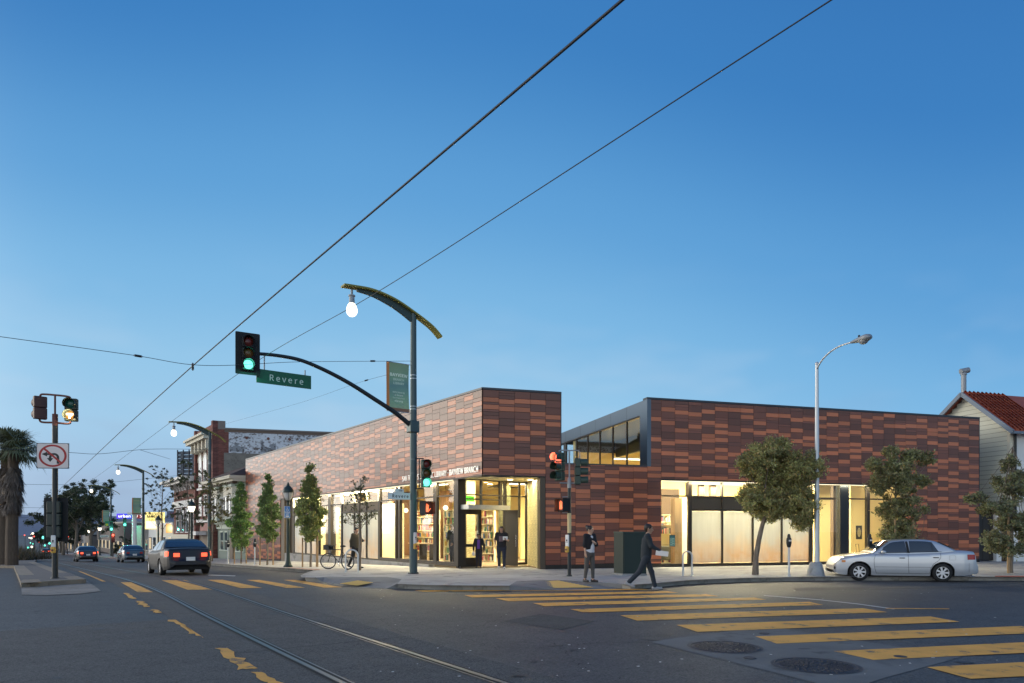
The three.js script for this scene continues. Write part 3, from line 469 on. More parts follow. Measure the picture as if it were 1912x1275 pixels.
{
  const B = (px) => bPx(px), y0 = 0.27, yt = 3.16, ys = 2.62, fr = [], m = (px0, px1, ya = 0.2, yb = HEAD - 0.06, z0 = -0.16, z1 = -0.02) => fr.push(fR(B(px0), B(px1), ya, yb, z0, z1));
  fr.push(fR(bW0, bW1, 0.2, 0.27, -0.2, -0.01));             // sill
  fr.push(fR(bW0, B(1233.5), 0.2, HEAD - 0.06, -0.16, -0.02)); m(1286.5, 1292.5); m(1348.8, 1351); m(1405.8, 1408); m(1460, 1462); m(1512.5, 1518.5); m(1619.5, 1625); fr.push(fR(bW1 - 0.1, bW1, 0.2, HEAD - 0.06, -0.16, -0.02));
  fr.push(fR(B(1233.5), B(1286.5), yt - 0.03, yt + 0.03, -0.155, -0.03), fR(B(1518.5), B(1562), yt - 0.06, yt + 0.04, -0.155, -0.03), fR(B(1586), B(1619.5), yt - 0.03, yt + 0.03, -0.155, -0.03), fR(B(1625), B(1688), yt - 0.03, yt + 0.03, -0.155, -0.03));
  fr.push(fR(B(1292.5), B(1512.5), ys - 0.09, ys - 0.03, -0.16, -0.03), fR(B(1292.5), B(1512.5), yt - 0.03, yt + 0.02, -0.16, -0.03), fR(B(1292.5), B(1512.5), ys - 0.03, ys + 0.0, -0.155, -0.035));
  parts(lib, 'window_frame', fr, M.bronze);
  part(lib, 'column', [fR(B(1569), B(1585.5), 0.2, HEAD - 0.06, -0.3, -0.005)], std({ color: C(0.018, 0.022, 0.028), roughness: 0.25, metalness: 0.4 }));
  part(lib, 'spandrel', fR(B(1292.5), B(1512.5), ys, yt - 0.03, -0.13, -0.09), M.bronzeBrown);
  for (const [l, r] of [[1233.5, 1286.5], [1518.5, 1569], [1585.5, 1619.5], [1625, 1688]]) { pane(MRl, B(l), B(r), y0, yt - 0.03, -0.1); pane(MRl, B(l), B(r), yt + 0.03, HEAD - 0.06, -0.1); }
  [[1292.5, 1348.8], [1351, 1405.8], [1408, 1460], [1462, 1512.5]].forEach(([l, r], i) => { artPanel(MRl, B(l) + 0.01, B(r) - 0.01, y0 + 0.02, ys - 0.1, -0.09, i); pane(MRl, B(l), B(r), yt + 0.02, HEAD - 0.06, -0.1); });
  // glowing light cove above the art panels
  part(lib, 'light_cove', fR(B(1294), B(1511), HEAD - 0.16, HEAD - 0.075, -0.5, -0.22), glow(1, 0.9, 0.62, 1.6));
  // narrow strip lamp under the header, washing the panels and the pavement
  part(lib, 'strip_lamp', fR(B(1234), B(1686), HEAD - 0.085, HEAD - 0.063, 0.0, 0.04), glow(1, 0.88, 0.6, 1.5));
  areaLight(lib, C(1, 0.84, 0.52), 55, B(1686) - B(1234), 0.06, LP(RV((B(1234) + B(1686)) / 2, 0.03, HEAD - 0.10)), LP(RV((B(1234) + B(1686)) / 2, 0.6, 0)));
  for (const px of [1345, 1400, 1455]) { const l = areaLight(lib, C(1, 0.86, 0.6), 26, 2.0, 0.4, LP(RV(B(px), -0.75, 3.7)), LP(RV(B(px), -0.5, 0))); }
  // partition set behind the art panels so that they are lit from behind
  part(lib, 'display_wall', [fR(B(1296), B(1511), 0.17, 3.1, -1.55, -1.4)], M.plasterPale);
  part(lib, 'wood_column', fR(B(1272), B(1286), 0.17, 3.1, -0.9, -0.55), M.wood);
  parts(lib, 'inner_panel', [fR(B(1300), B(1309), 3.17, 3.8, -0.9, -0.75), fR(B(1330), B(1340), 3.17, 3.8, -1.2, -1.05), fR(B(1352), B(1363), 3.17, 3.8, -1.2, -1.05)], M.darkWood);
}
// clerestory on the side of the tall block, above the low roof
{
  // local frame at RV(bN,0): x inwards along -q (depth s), z out to -r
  const Mc = new THREE.Matrix4().makeBasis(qW.clone(), V3(0, 1, 0), rW.clone().negate()).setPosition(LP(RV(bN, 0)));      // x = +q, so depth s -> x = -s
  const fC = (s0, s1, ya, yb, z0, z1) => bx(-s1, -s0, ya, yb, z0, z1).applyMatrix4(Mc);
  const sPx = (px) => { const u = (px - CX) / F, p = RV(bN, 0), X = p.x, Z = -p.z; return (u * Z - X) / (-RZ - u * RX); };
  const S = [0.62, ...[1167.5, 1141.4, 1117.4, 1094.8, 1074.4, 1055.3].map(sPx)], yb0 = 4.45, yt0 = 6.62, sEnd = 12.2;
  part(lib, 'clerestory_frame', [fC(-0.05, 0.62, 4.38, TOP - 0.05, -0.16, 0.02), fC(0.62, sEnd, yt0, TOP - 0.05, -0.16, 0.02), fC(0.62, sEnd, 4.38, 4.44, -0.14, 0.0)], M.slateMetal);
  part(lib, 'clerestory_reveal', fC(0.62, sEnd, yt0 - 0.06, yt0 - 0.002, -0.2, -0.0), M.bronze);
  parts(lib, 'clerestory_mullion', S.slice(1).map((s, i) => fC(s - 0.03, s + (i === 5 ? 0.4 : 0.03), yb0, yt0 - 0.06, -0.12, -0.05)), M.bronze);
  for (let i = 0; i < S.length; i++) { const s0 = S[i] + (i ? (i === 6 ? 0.5 : 0.05) : 0), s1 = i + 1 < S.length ? S[i + 1] - 0.05 : sEnd; part(lib, 'window_pane', new THREE.PlaneGeometry(s1 - s0, yt0 - 0.06 - yb0).translate(-(s0 + s1) / 2, (yt0 - 0.06 + yb0) / 2, -0.09).applyMatrix4(Mc), M.glass); }
  parts(lib, 'panel_seam', [1.9, 3.6, 5.4, 7.4, 9.6].map((s) => fC(s, s + 0.018, yt0 + 0.002, TOP - 0.052, 0.0, 0.0225)), M.coping);
  // inner bulkhead and ceiling lines seen through it
  part(lib, 'bulkhead', [fR(bN + 2.5, bN + 2.7, 5.75, 6.59, -8.5, -0.35)], std({ color: C(0.012, 0.018, 0.022), roughness: 0.5 }));  // dark panel added; shade of the upper room put into its colour
}
// windows of the tram street
{
  const A = (px) => aPx(px), fr = [], y0 = 0.27, yt = 3.16, ys = 2.74, m = (px0, px1, z0 = -0.16, z1 = -0.02, ya = 0.2, yb = HEAD - 0.06) => fr.push(fT(A(px1), A(px0), ya, yb, z0, z1));
  const plinthLow = -1.0;
  part(lib, 'plinth', fT(A(800), A(531), plinthLow, 0.2, -0.3, -0.015), M.concrete);
  part(lib, 'reveal', [fT(A(531), aW1 - 0.003, plinthLow, HEAD - 0.06, -0.6, 0.0), fT(A(547), A(531), 0.2, HEAD - 0.06, -0.5, -0.35)], M.bronzeBrown);
  fr.push(fT(aW0, A(547), 0.2, 0.27, -0.2, 0.0));
  m(546, 548); m(568.5, 570); m(592.5, 594.5); m(612.5, 617.5, -0.3, 0.0); m(635.5, 637.8); m(659.6, 661); m(682, 683.5); m(705, 708.5); m(736.5, 739); m(742.5, 745.5); m(808, 814); m(848, 856, -0.35, 0.02);
  fr.push(fT(A(637), A(617), yt - 0.03, yt + 0.03, -0.15, -0.03), fT(A(612.5), A(594), yt - 0.03, yt + 0.03, -0.15, -0.03), fT(A(848), A(708), yt - 0.03, yt + 0.03, -0.15, -0.03), fT(A(708), A(637), ys - 0.1, ys, -0.15, -0.03), fT(A(594), A(547), ys - 0.1, ys, -0.15, -0.03), fT(A(848), A(708), 0.27, 0.36, -0.15, -0.03));
  parts(lib, 'window_frame', fr, M.bronze);
  const cream = []; for (const [l, r] of [[547, 594], [637, 706]]) { cream.push(fT(A(r), A(l), HEAD - 0.16, HEAD - 0.06, -0.1, -0.01), fT(A(r), A(l), yt, yt + 0.06, -0.1, -0.01)); const n = r - l > 50 ? 4 : 3; for (let k = 0; k < n; k++) { const q = l + (r - l) * k / (n - 1); cream.push(fT(A(q + 1.1), A(q - 1.1), yt + 0.06, HEAD - 0.16, -0.1, -0.01)); } }
  parts(lib, 'transom_frame', cream, std({ color: C(0.72, 0.66, 0.48), roughness: 0.6 }));
  parts(lib, 'spandrel', [fT(A(706), A(637), ys, yt, -0.13, -0.06), fT(A(594), A(547), ys, yt, -0.13, -0.06)], M.bronzeBrown);
  [[547.5, 569], [570, 593], [637.5, 660], [661, 682.5], [683.5, 706]].forEach(([l, r], i) => { artPanel(MTl, -A(l), -A(r), y0 + 0.02, ys - 0.1, -0.09, i + 1); pane(MTl, -A(l), -A(r), yt + 0.06, HEAD - 0.16, -0.09); });
  for (const [l, r] of [[617.5, 636], [594.5, 612.5], [708.5, 736.5], [745.5, 808], [814, 848]]) { pane(MTl, -A(l), -A(r), r > 700 ? 0.36 : y0, yt - 0.03, -0.09); pane(MTl, -A(l), -A(r), yt + 0.03, HEAD - 0.06, -0.09); }
  part(lib, 'wood_panel', fT(A(612), A(595), 0.27, 3.12, -0.5, -0.42), M.wood);
  parts(lib, 'display_wall', [fT(A(706), A(638), 0.17, 3.1, -1.45, -1.3), fT(A(593), A(548), 0.17, 3.1, -1.45, -1.3)], M.plasterPale);
  for (const px of [560, 582, 648, 672, 696]) areaLight(lib, C(1, 0.86, 0.6), 20, 1.6, 0.4, LP(T(A(px), -0.7, 3.68)), LP(T(A(px), -0.5, 0)));
  part(lib, 'strip_lamp', fT(A(846), A(548), HEAD - 0.085, HEAD - 0.063, 0.0, 0.04), glow(1, 0.88, 0.6, 1.5));
  { const m = (A(846) + A(548)) / 2, l = areaLight(lib, C(1, 0.84, 0.52), 55, 0.06, A(548) - A(846), LP(T(m, 0.03, HEAD - 0.10)), LP(T(m, 0.6, 0))); l.up.copy(dW); l.lookAt(T(m, 0.6, 0)); }
  // upright letters stacked beside the narrow window
  const st = []; for (let k = 0; k < 7; k++) { const y = 1.0 + k * 0.22; st.push(fT(A(635.2), A(632.2), y, y + 0.03, -0.06, -0.035), fT(A(633.0), A(632.2), y + 0.03, y + 0.15, -0.06, -0.035)); if (k % 2) st.push(fT(A(635.2), A(634.4), y + 0.03, y + 0.12, -0.06, -0.035)); }
  parts(lib, 'stacked_letter', st, std({ color: C(0.66, 0.50, 0.20), roughness: 0.6 }));
}
// entrance recess at the corner: glazed screen, door, canopy, tiled return wall
const recess = { a: T(aW0 - 0.05, -0.1), b: P(984, 1054.5, 30.8).setY(0), c: P(1008, 1062, 27.72).setY(0) };
{
  const g0 = LP(recess.a.clone().setY(0)), g1 = LP(recess.b.clone().setY(0)), dir = g1.clone().sub(g0).normalize(), len = g1.distanceTo(g0), nrm = V3(-dir.z, 0, dir.x);
  const Me = new THREE.Matrix4().makeBasis(dir, V3(0, 1, 0), nrm).setPosition(g0);
  const fE = (x0, x1, ya, yb, z0, z1) => bx(x0, x1, ya, yb, z0, z1).applyMatrix4(Me);
  const w0 = g0.clone().add(lib.position), ePx = (px) => { const u = (px - CX) / F, X = w0.x, Z = -w0.z; return (u * Z - X) / (dir.x + u * dir.z); };
  const yE = (px, py) => { const x = ePx(px), Z = -(w0.z + dir.z * x); return EYE + (HY - py) / F * Z; };
  const yA = yE(900, 924), yB = yE(900, 944), yC = yE(900, 952), top = HEAD - 0.05;
  const fr = [];
  const v = (px0, px1, ya, yb, z0 = -0.06, z1 = 0.06) => fr.push(fE(ePx(px0), ePx(px1), ya, yb, z0, z1));
  v(853, 856, 0.14, top); v(897, 899.5, yB, top); v(932, 936, yC, top, -0.06, 0.07); v(940.5, 944.5, 0.14, top); v(968, 971, yC - 0.3, top, -0.03, 0.03); v(981.5, 984.2, 0.14, top);
  fr.push(fE(ePx(856), ePx(984), yA - 0.03, yA + 0.03, -0.05, 0.05), fE(ePx(856), ePx(940), yB + 0.24, yB + 0.29, -0.05, 0.05), fE(ePx(944), ePx(982), 0.14, 0.27, -0.05, 0.05), fE(0, len, top - 0.001, top + 0.05, -0.06, 0.06));
  parts(lib, 'window_frame', fr, M.bronze);
  part(lib, 'entrance_canopy', fE(ePx(855), ePx(932), yC, yB, 0.0, 0.75), std({ color: C(0.50, 0.50, 0.47), roughness: 0.4, metalness: 0.3 }));
  const pe = (px0, px1, ya, yb, z = 0) => part(lib, 'window_pane', new THREE.PlaneGeometry(ePx(px1) - ePx(px0), yb - ya).translate((ePx(px0) + ePx(px1)) / 2, (ya + yb) / 2, z).applyMatrix4(Me), M.glass);
  pe(856, 932, yA + 0.03, top); pe(856, 932, yB + 0.29, yA - 0.03); pe(944.5, 981.5, 0.27, yA - 0.03); pe(944.5, 981.5, yA + 0.03, top);
  // door leaf with its handle
  const dl = ePx(861), dr = ePx(898), d = part(lib, 'door', [fE(dl, dl + 0.14, 0.17, yC, -0.04, 0.04), fE(dr - 0.16, dr, 0.17, yC, -0.04, 0.04), fE(dl + 0.14, dr - 0.16, yC - 0.2, yC, -0.04, 0.04), fE(dl + 0.14, dr - 0.16, 0.17, 0.55, -0.04, 0.04), fE(dl + 0.14, dr - 0.16, 1.0, 1.12, -0.02, 0.02)], M.bronze);
  part(d, 'door_glass', new THREE.PlaneGeometry(dr - dl - 0.3, yC - 0.75).translate((dl + dr) / 2, (yC + 0.35) / 2, 0).applyMatrix4(Me), M.glass);
  part(d, 'handle', bar(V3(dr - 0.24, 0.9, 0.09), V3(dr - 0.24, 1.7, 0.09), 0.014).applyMatrix4(Me), M.chrome);
  // the open leaf stands out at the right of the opening
  const ol = part(lib, 'door', [fE(ePx(940.6), ePx(941.2), 0.17, yC, 0.1, 0.95)], M.bronze);
  part(ol, 'handle', bar(V3(ePx(940.2), 1.0, 0.85), V3(ePx(940.2), 1.5, 0.85), 0.014).applyMatrix4(Me), M.chrome);
  // tiled return wall, jamb, soffit, floor
  const t1 = LP(recess.b), t2 = LP(recess.c), td = t2.clone().sub(t1), tl = td.length(); td.normalize();
  const Mw = new THREE.Matrix4().makeBasis(td, V3(0, 1, 0), V3(-td.z, 0, td.x)).setPosition(t1);
  part(lib, 'tiled_wall', bx(0.02, tl, 0.14, top, -0.3, 0).applyMatrix4(Mw), M.tile);
  part(lib, 'tiled_wall', fE(ePx(962), ePx(981.4), 0.16, top - 0.02, -1.2, -1.05), M.tileOlive);
  part(lib, 'jamb', fR(bPx(1008), bPier - 0.004, 0.14, top, -0.32, 0.02), M.bronzeBrown);
  part(lib, 'soffit', prism([[...xz(LP(T(aW0, -0.02)))], xz(LP(T(0.03, -0.03))), xz(LP(RV(0.05, -0.02))), xz(LP(RV(bPier, -0.02))), xz(LP(recess.b.clone().addScaledVector(dir, 0.3).setY(0)))].map((q) => q), HEAD - 0.0, HEAD + 0.018), M.plasterPale);
  part(lib, 'fire_bell', [cyl(0.03, 0.03, 0.26, 0, 0, 0, 10)], M.galvDull).position.copy(t2.clone().addScaledVector(td, -0.15).add(V3(-0.05, 1.05, 0.05)));
  // warm lamps in the recess soffit
  for (const k of [[1.6, 0.4], [3.0, 0.2]]) {
    const pos = T(1.2, -1.2, HEAD - 0.02).addScaledVector(rW, k[0] * 0.6).addScaledVector(qW, -k[1]);
    part(lib, 'downlight', new THREE.CylinderGeometry(0.12, 0.12, 0.02, 20).translate(0, 0, 0), glow(1, 0.86, 0.55, 4)).position.copy(LP(pos));
    areaLight(lib, C(1, 0.84, 0.52), 40, 0.24, 0.24, LP(pos.clone().setY(pos.y - 0.03)), LP(pos.clone().setY(0)));
  }
  // dark posts of the vestibule
  part(lib, 'vestibule_post', [fE(ePx(908), ePx(917), 0.17, 4.1, -2.0, -1.8)], M.darkWood);
  part(lib, 'vestibule_wall', [fE(ePx(917.5), ePx(940), 0.17, 4.1, -2.2, -2.05)], M.tile);
  // exit sign behind the glass
  const ex = thing('exit_sign', 'green lit exit sign hung behind the glass above the library door', 'exit sign', lib.position.clone().add(V3(ePx(891), yE(891, 930), -0.5).applyMatrix4(Me)), Math.atan2(nrm.x, nrm.z));
  part(ex, 'case', box(0.44, 0.24, 0.05, 0, 0, -0.03), M.signalBlack); const ft = canvasTex(256, 140, (c, w, h) => { c.fillStyle = '#5cf02c'; c.fillRect(0, 0, w, h); c.fillStyle = '#0b4a06'; c.font = 'bold 96px sans-serif'; c.textAlign = 'center'; c.textBaseline = 'middle'; c.fillText('EXIT', w / 2, h / 2 + 4); });
  const fp = new THREE.PlaneGeometry(0.42, 0.22); fp.userData.keepUv = true; part(ex, 'face', fp, std({ color: C(0.02, 0.02, 0.02), emissive: C(1, 1, 1), emissiveMap: ft, emissiveIntensity: 1.1 }));
  // grey actuator post before the door
  const ap = thing('door_opener_post', 'slim grey post with a push plate beside the library door', 'post', gp(857.5, 1061, SW)); part(ap, 'post', rbox(0.13, 1.25, 0.13, 0.015, 0, 0.625, 0), M.galvDull); part(ap, 'push_plate', box(0.09, 0.12, 0.012, 0, 1.05, 0.07), M.chrome);
}
// lettering on the tram facade
const fontBold = await new FontLoader().loadAsync('fonts/droid/droid_sans_bold.typeface.json');
const fontReg = await new FontLoader().loadAsync('fonts/droid/droid_sans_regular.typeface.json');
{
  const mk = (txt) => { const g = new TextGeometry(txt, { font: fontReg, size: 0.235, depth: 0.03, curveSegments: 3, bevelEnabled: false }); g.computeBoundingBox(); return g; };
  const a1 = aPx(896.3), a0 = aPx(754.5), g = mk('SAN FRANCISCO PUBLIC LIBRARY · BAYVIEW BRANCH'), w = g.boundingBox.max.x;
  g.scale((a0 - a1) / w, 1, 1).translate(-a0, HEAD + 0.13, 0.075).applyMatrix4(MTl); part(lib, 'lettering', g, std({ color: C(0.72, 0.72, 0.70), roughness: 0.3, metalness: 0.5 }));
}
// ceiling lights inside
{
  const lampM = glow(1, 0.9, 0.66, 3.2), add = (pos, w, d, nits, dirv, label) => {
    const o = thing('ceiling_light', null, 'ceiling light', pos, Math.atan2(-dirv.z, dirv.x), 'strip lights on the library ceiling');
    o.userData.label = label;
    part(o, 'diffuser', box(w, 0.04, d, 0, 0, 0), lampM); part(o, 'housing', box(w + 0.04, 0.05, d + 0.04, 0, 0.046, 0), M.white);
    areaLight(scene, C(1, 0.86, 0.56), nits, w, d, pos.clone().setY(pos.y - 0.03), pos.clone().setY(0));
  };
  const bay = ['left', 'middle', 'right'], run = ['nearest the entrance', 'second from the entrance', 'third from the entrance', 'fourth from the entrance', 'farthest from the entrance'];
  [9.5, 15, 20.5].forEach((b, i) => [-2.6, -5.6].forEach((q, k) => add(RV(b, q, 5.3), 2.6, 0.28, 80, rW, `strip light high over the ${bay[i]} part of the side street wing, ${k ? 'at the back' : 'near the windows'}`)));
  [3, 9, 15, 21, 27].forEach((a, i) => add(T(a, -3.0, 4.05), 2.4, 0.28, 30, dW, `strip light behind the tram street windows, ${run[i]}`));
  add(RV(3.6, -5.2, 3.9), 2.0, 0.28, 30, rW, 'strip light behind the entrance screen under the low roof'); add(T(6, -6.5, 4.05), 2.4, 0.28, 30, dW, 'strip light deep in the room behind the signal mast windows');
}
// furniture seen through the windows
function bookcase(pos, turn, w, h, shelves, label, seed) {
  const t = thing('bookcase', label, 'bookcase', pos, turn), d = 0.3, r = rng(seed);
  part(t, 'case', [box(0.03, h, d, -w / 2, h / 2, 0), box(0.03, h, d, w / 2, h / 2, 0), box(w - 0.03, h, 0.02, 0, h / 2, -d / 2 + 0.011), box(w + 0.03, 0.03, d, 0, h + 0.016, 0)], M.plasterPale);
  const books = [], ph = h / shelves;
  for (let s = 0; s < shelves; s++) {
    part(t, 'shelf', box(w - 0.034, 0.025, d - 0.03, 0, 0.05 + s * ph, 0.012), M.plasterPale);
    let x = -w / 2 + 0.05; while (x < w / 2 - 0.08) { if (r() < 0.12) { x += 0.08 + r() * 0.2; continue; } const bw = 0.018 + r() * 0.034, bh = Math.min(ph - 0.05, 0.19 + r() * 0.12), g = box(bw * 0.94, bh, 0.17, x + bw / 2, 0.064 + s * ph + bh / 2, 0.03 + r() * 0.02); const c = [[0.45, 0.1, 0.06], [0.08, 0.16, 0.3], [0.7, 0.65, 0.5], [0.1, 0.22, 0.12], [0.5, 0.32, 0.08], [0.05, 0.05, 0.06], [0.62, 0.55, 0.42], [0.3, 0.08, 0.12]][Math.floor(r() * 8)]; tint(g, ...c); books.push(g); x += bw; }
  }
  part(t, 'books', books, std({ vertexColors: true, roughness: 0.7 }), null, 'stuff');
  return t;
}
{
  const turnR = Math.atan2(qW.x, qW.z), turnT = Math.atan2(outW.x, outW.z);
  const fl = 0.166;
  bookcase(RV(bPx(1255, -2.2), -2.2, fl), turnR, 2.0, 1.75, 4, 'bookcase full of books behind the left bay of the side street windows', 3);
  bookcase(RV(bPx(1245, -5), -5.0, fl), turnR, 3.0, 2.3, 6, 'tall bookcase deep inside, above the one in the left side street bay', 4);
  bookcase(P(877, 1000, 33.5).setY(fl), Math.atan2(-0.3, 1), 2.6, 2.5, 7, 'tall bookcase seen through the glass of the entrance door', 5);
  bookcase(T(aPx(795, -3.6), -3.6, fl), turnT, 2.6, 2.6, 7, 'pale bookcase seen behind the tram street glass, right of the signal mast', 6);
  bookcase(T(aPx(722, -2.6), -2.6, fl), turnT, 2.6, 2.0, 5, 'bookcase seen behind the tram street glass, beside the art panels', 7);
  const bin = thing('book_return_bin', 'olive grey book bin on legs in front of the bookcase in the left bay', 'book bin', RV(bPx(1243, -1.3), -1.3, fl), turnR); part(bin, 'body', rbox(0.95, 0.62, 0.45, 0.02, 0, 0.52, 0), std({ color: C(0.12, 0.11, 0.06), roughness: 0.6 })); for (const s of [-1, 1]) for (const k of [-1, 1]) part(bin, 'leg', bar(V3(s * 0.4, 0, k * 0.18), V3(s * 0.4, 0.22, k * 0.18), 0.02), M.bronze);
  const poster = (name, label, pos, turn, w, h, draw) => { const t = thing(name, label, 'poster', pos, turn); part(t, 'backing', box(w + 0.03, h + 0.03, 0.012, 0, 0, -0.012), M.signalBlack); const g = new THREE.PlaneGeometry(w, h); g.userData.keepUv = true; part(t, 'print', g, std({ map: canvasTex(128, 196, draw), roughness: 0.6 })); };
  poster('poster', 'teal notice taped inside the left side street window bay', RV(bPx(1259), -0.16, 1.25), turnR, 0.24, 0.46, (c, w, h) => { c.fillStyle = '#1d5a66'; c.fillRect(0, 0, w, h); c.fillStyle = '#7fa9a4'; c.fillRect(6, 44, w - 12, h - 54); c.fillStyle = '#2b3a3f'; for (let k = 0; k < 6; k++) c.fillRect(14 + (k % 2) * 56, 60 + k * 20, 36, 9); });
  poster('poster', 'dark notice with a pale oval on the yellow wall in the right side street bay', RV(bPx(1604, -2.4), -2.4, 1.6), turnR, 0.34, 0.66, (c, w, h) => { c.fillStyle = '#2a2c2c'; c.fillRect(0, 0, w, h); c.fillStyle = '#a8a17c'; c.beginPath(); c.ellipse(w / 2, h / 2, 38, 70, 0, 0, 7); c.fill(); c.fillStyle = '#5a5f4c'; for (let k = 0; k < 7; k++) c.fillRect(40, 50 + k * 14, 48, 5); });
  const wallM = M.plaster;
  parts(lib, 'inner_wall', [fR(bPx(1520, -1.6), bPx(1562, -1.6), 0.17, 4.1, -1.75, -1.6), fR(bPx(1586, -2.5), bPx(1700, -2.5), 0.17, 4.6, -2.6, -2.42)], wallM);
  part(lib, 'inner_post', [fR(bPx(1556, -0.7), bPx(1567, -0.7), 0.17, 3.8, -0.9, -0.7)], M.darkWood);
  part(lib, 'dark_screen', [fR(bPx(1236, -6.5), bPx(1268, -6.5), 0.17, 3.9, -6.7, -6.5)], M.darkWood);
  const tb = thing('reading_table', 'small round wooden table inside the right side street bay', 'table', RV(bPx(1635, -1.4), -1.4, fl)); part(tb, 'top', cyl(0.42, 0.42, 0.04, 0, 0.86, 0, 28), M.wood); part(tb, 'stem', cyl(0.04, 0.04, 0.86, 0, 0, 0), M.bronze); part(tb, 'foot', cyl(0.26, 0.24, 0.03, 0, 0, 0), M.bronze);
  const ch = thing('wire_chair', 'light wire frame chair beside the table in the right bay', 'chair', RV(bPx(1610, -1.2), -1.2, fl), turnR + 0.5); part(ch, 'seat', rbox(0.42, 0.03, 0.42, 0.012, 0, 0.45, 0), M.bronzeBrown); for (const s of [-1, 1]) for (const k of [-1, 1]) part(ch, 'leg', bar(V3(s * 0.2, 0, k * 0.2), V3(s * 0.18, 0.45, k * 0.18), 0.012), M.bronze); part(ch, 'backrest', [bar(V3(-0.2, 0.45, -0.2), V3(-0.2, 0.86, -0.24), 0.011), bar(V3(0.2, 0.45, -0.2), V3(0.2, 0.86, -0.24), 0.011), bar(V3(-0.2, 0.86, -0.24), V3(0.2, 0.86, -0.24), 0.011)], M.bronze);
  // wood lined wall and hanging lamps behind the corner glass
  parts(lib, 'wood_panel', [fT(aPx(776, -5.0), aPx(748, -5.0), 0.17, 4.1, -5.2, -5.0), fT(aPx(735, -3.4), aPx(726, -3.4), 0.17, 4.1, -3.6, -3.4), fT(aPx(838, -4.4), aPx(822, -4.4), 0.17, 3.9, -4.6, -4.4)], std({ map: scaled(plankMap, 1, 0.4), color: C(0.42, 0.3, 0.22), roughness: 0.6 }));
  for (const [px, o2, l] of [[722, -1.6, 'left of the mullions'], [758, -1.9, 'right of the mullions'], [832, -1.5, 'beside the entrance post']]) { const t = thing('pendant_lamp', 'small lit globe pendant behind the tram street glass, ' + l, 'pendant lamp', T(aPx(px, o2), o2, 2.75)); part(t, 'globe', ball(0.12, 0, 0, 0), glow(1, 0.86, 0.6, 2.2)); part(t, 'cord', cyl(0.008, 0.008, 1.3, 0, 0.1, 0, 6), M.poleBlack); }
  // console table and chairs behind the glass right of the signal mast
  const ct = thing('counter_table', 'long low counter behind the tram street glass at the signal mast', 'counter', T(aPx(790, -1.4), -1.4, fl), turnT); part(ct, 'top', rbox(2.2, 0.05, 0.5, 0.01, 0, 0.9, 0), M.wood); for (const x of [-1, 0, 1]) part(ct, 'leg', box(0.06, 0.88, 0.4, x, 0.44, 0), M.bronze);
}
// ------------------------------------------------------------------ street lamps and signals of the tram street
const LAMP_A = -0.25, LAMP_O = 3.2;
const mastPos = gp(772, 1071, SW);
const sOut = (px) => { const u = (px - CX) / F, X = mastPos.x, Z = -mastPos.z; return (u * Z - X) / (outW.x + u * outW.z); };     // along out from the mast
const yOut = (px, py) => EYE + (HY - py) / F * -(mastPos.z + outW.z * sOut(px)) - mastPos.y;
const turnOut = Math.atan2(-outW.z, outW.x);                 // local x = out
const turnFace = Math.atan2(-dW.x, -dW.z);                   // local z faces the traffic coming up the tram street (towards us)
function bulbLamp(parent, x, y, cd) {
  const b = part(parent, 'lamp_globe', lathe(new THREE.SplineCurve([[0.0001, -0.27], [0.09, -0.255], [0.165, -0.17], [0.185, -0.06], [0.16, 0.06], [0.115, 0.15], [0.09, 0.18]].map(([a, b]) => new THREE.Vector2(a, b))).getPoints(28).map((p) => [Math.max(0.0001, p.x), p.y]), 32).translate(x, y, 0), G_LAMP);
  part(parent, 'lamp_socket', [cyl(0.1, 0.085, 0.26, x, y + 0.17, 0), cyl(0.115, 0.115, 0.04, x, y + 0.41, 0), cyl(0.04, 0.04, 0.2, x, y + 0.45, 0)], M.galvDull);
  pointLight(parent, C(1, 0.84, 0.6), cd, x, y - 0.05, 0, 0.16);
  return b;
}
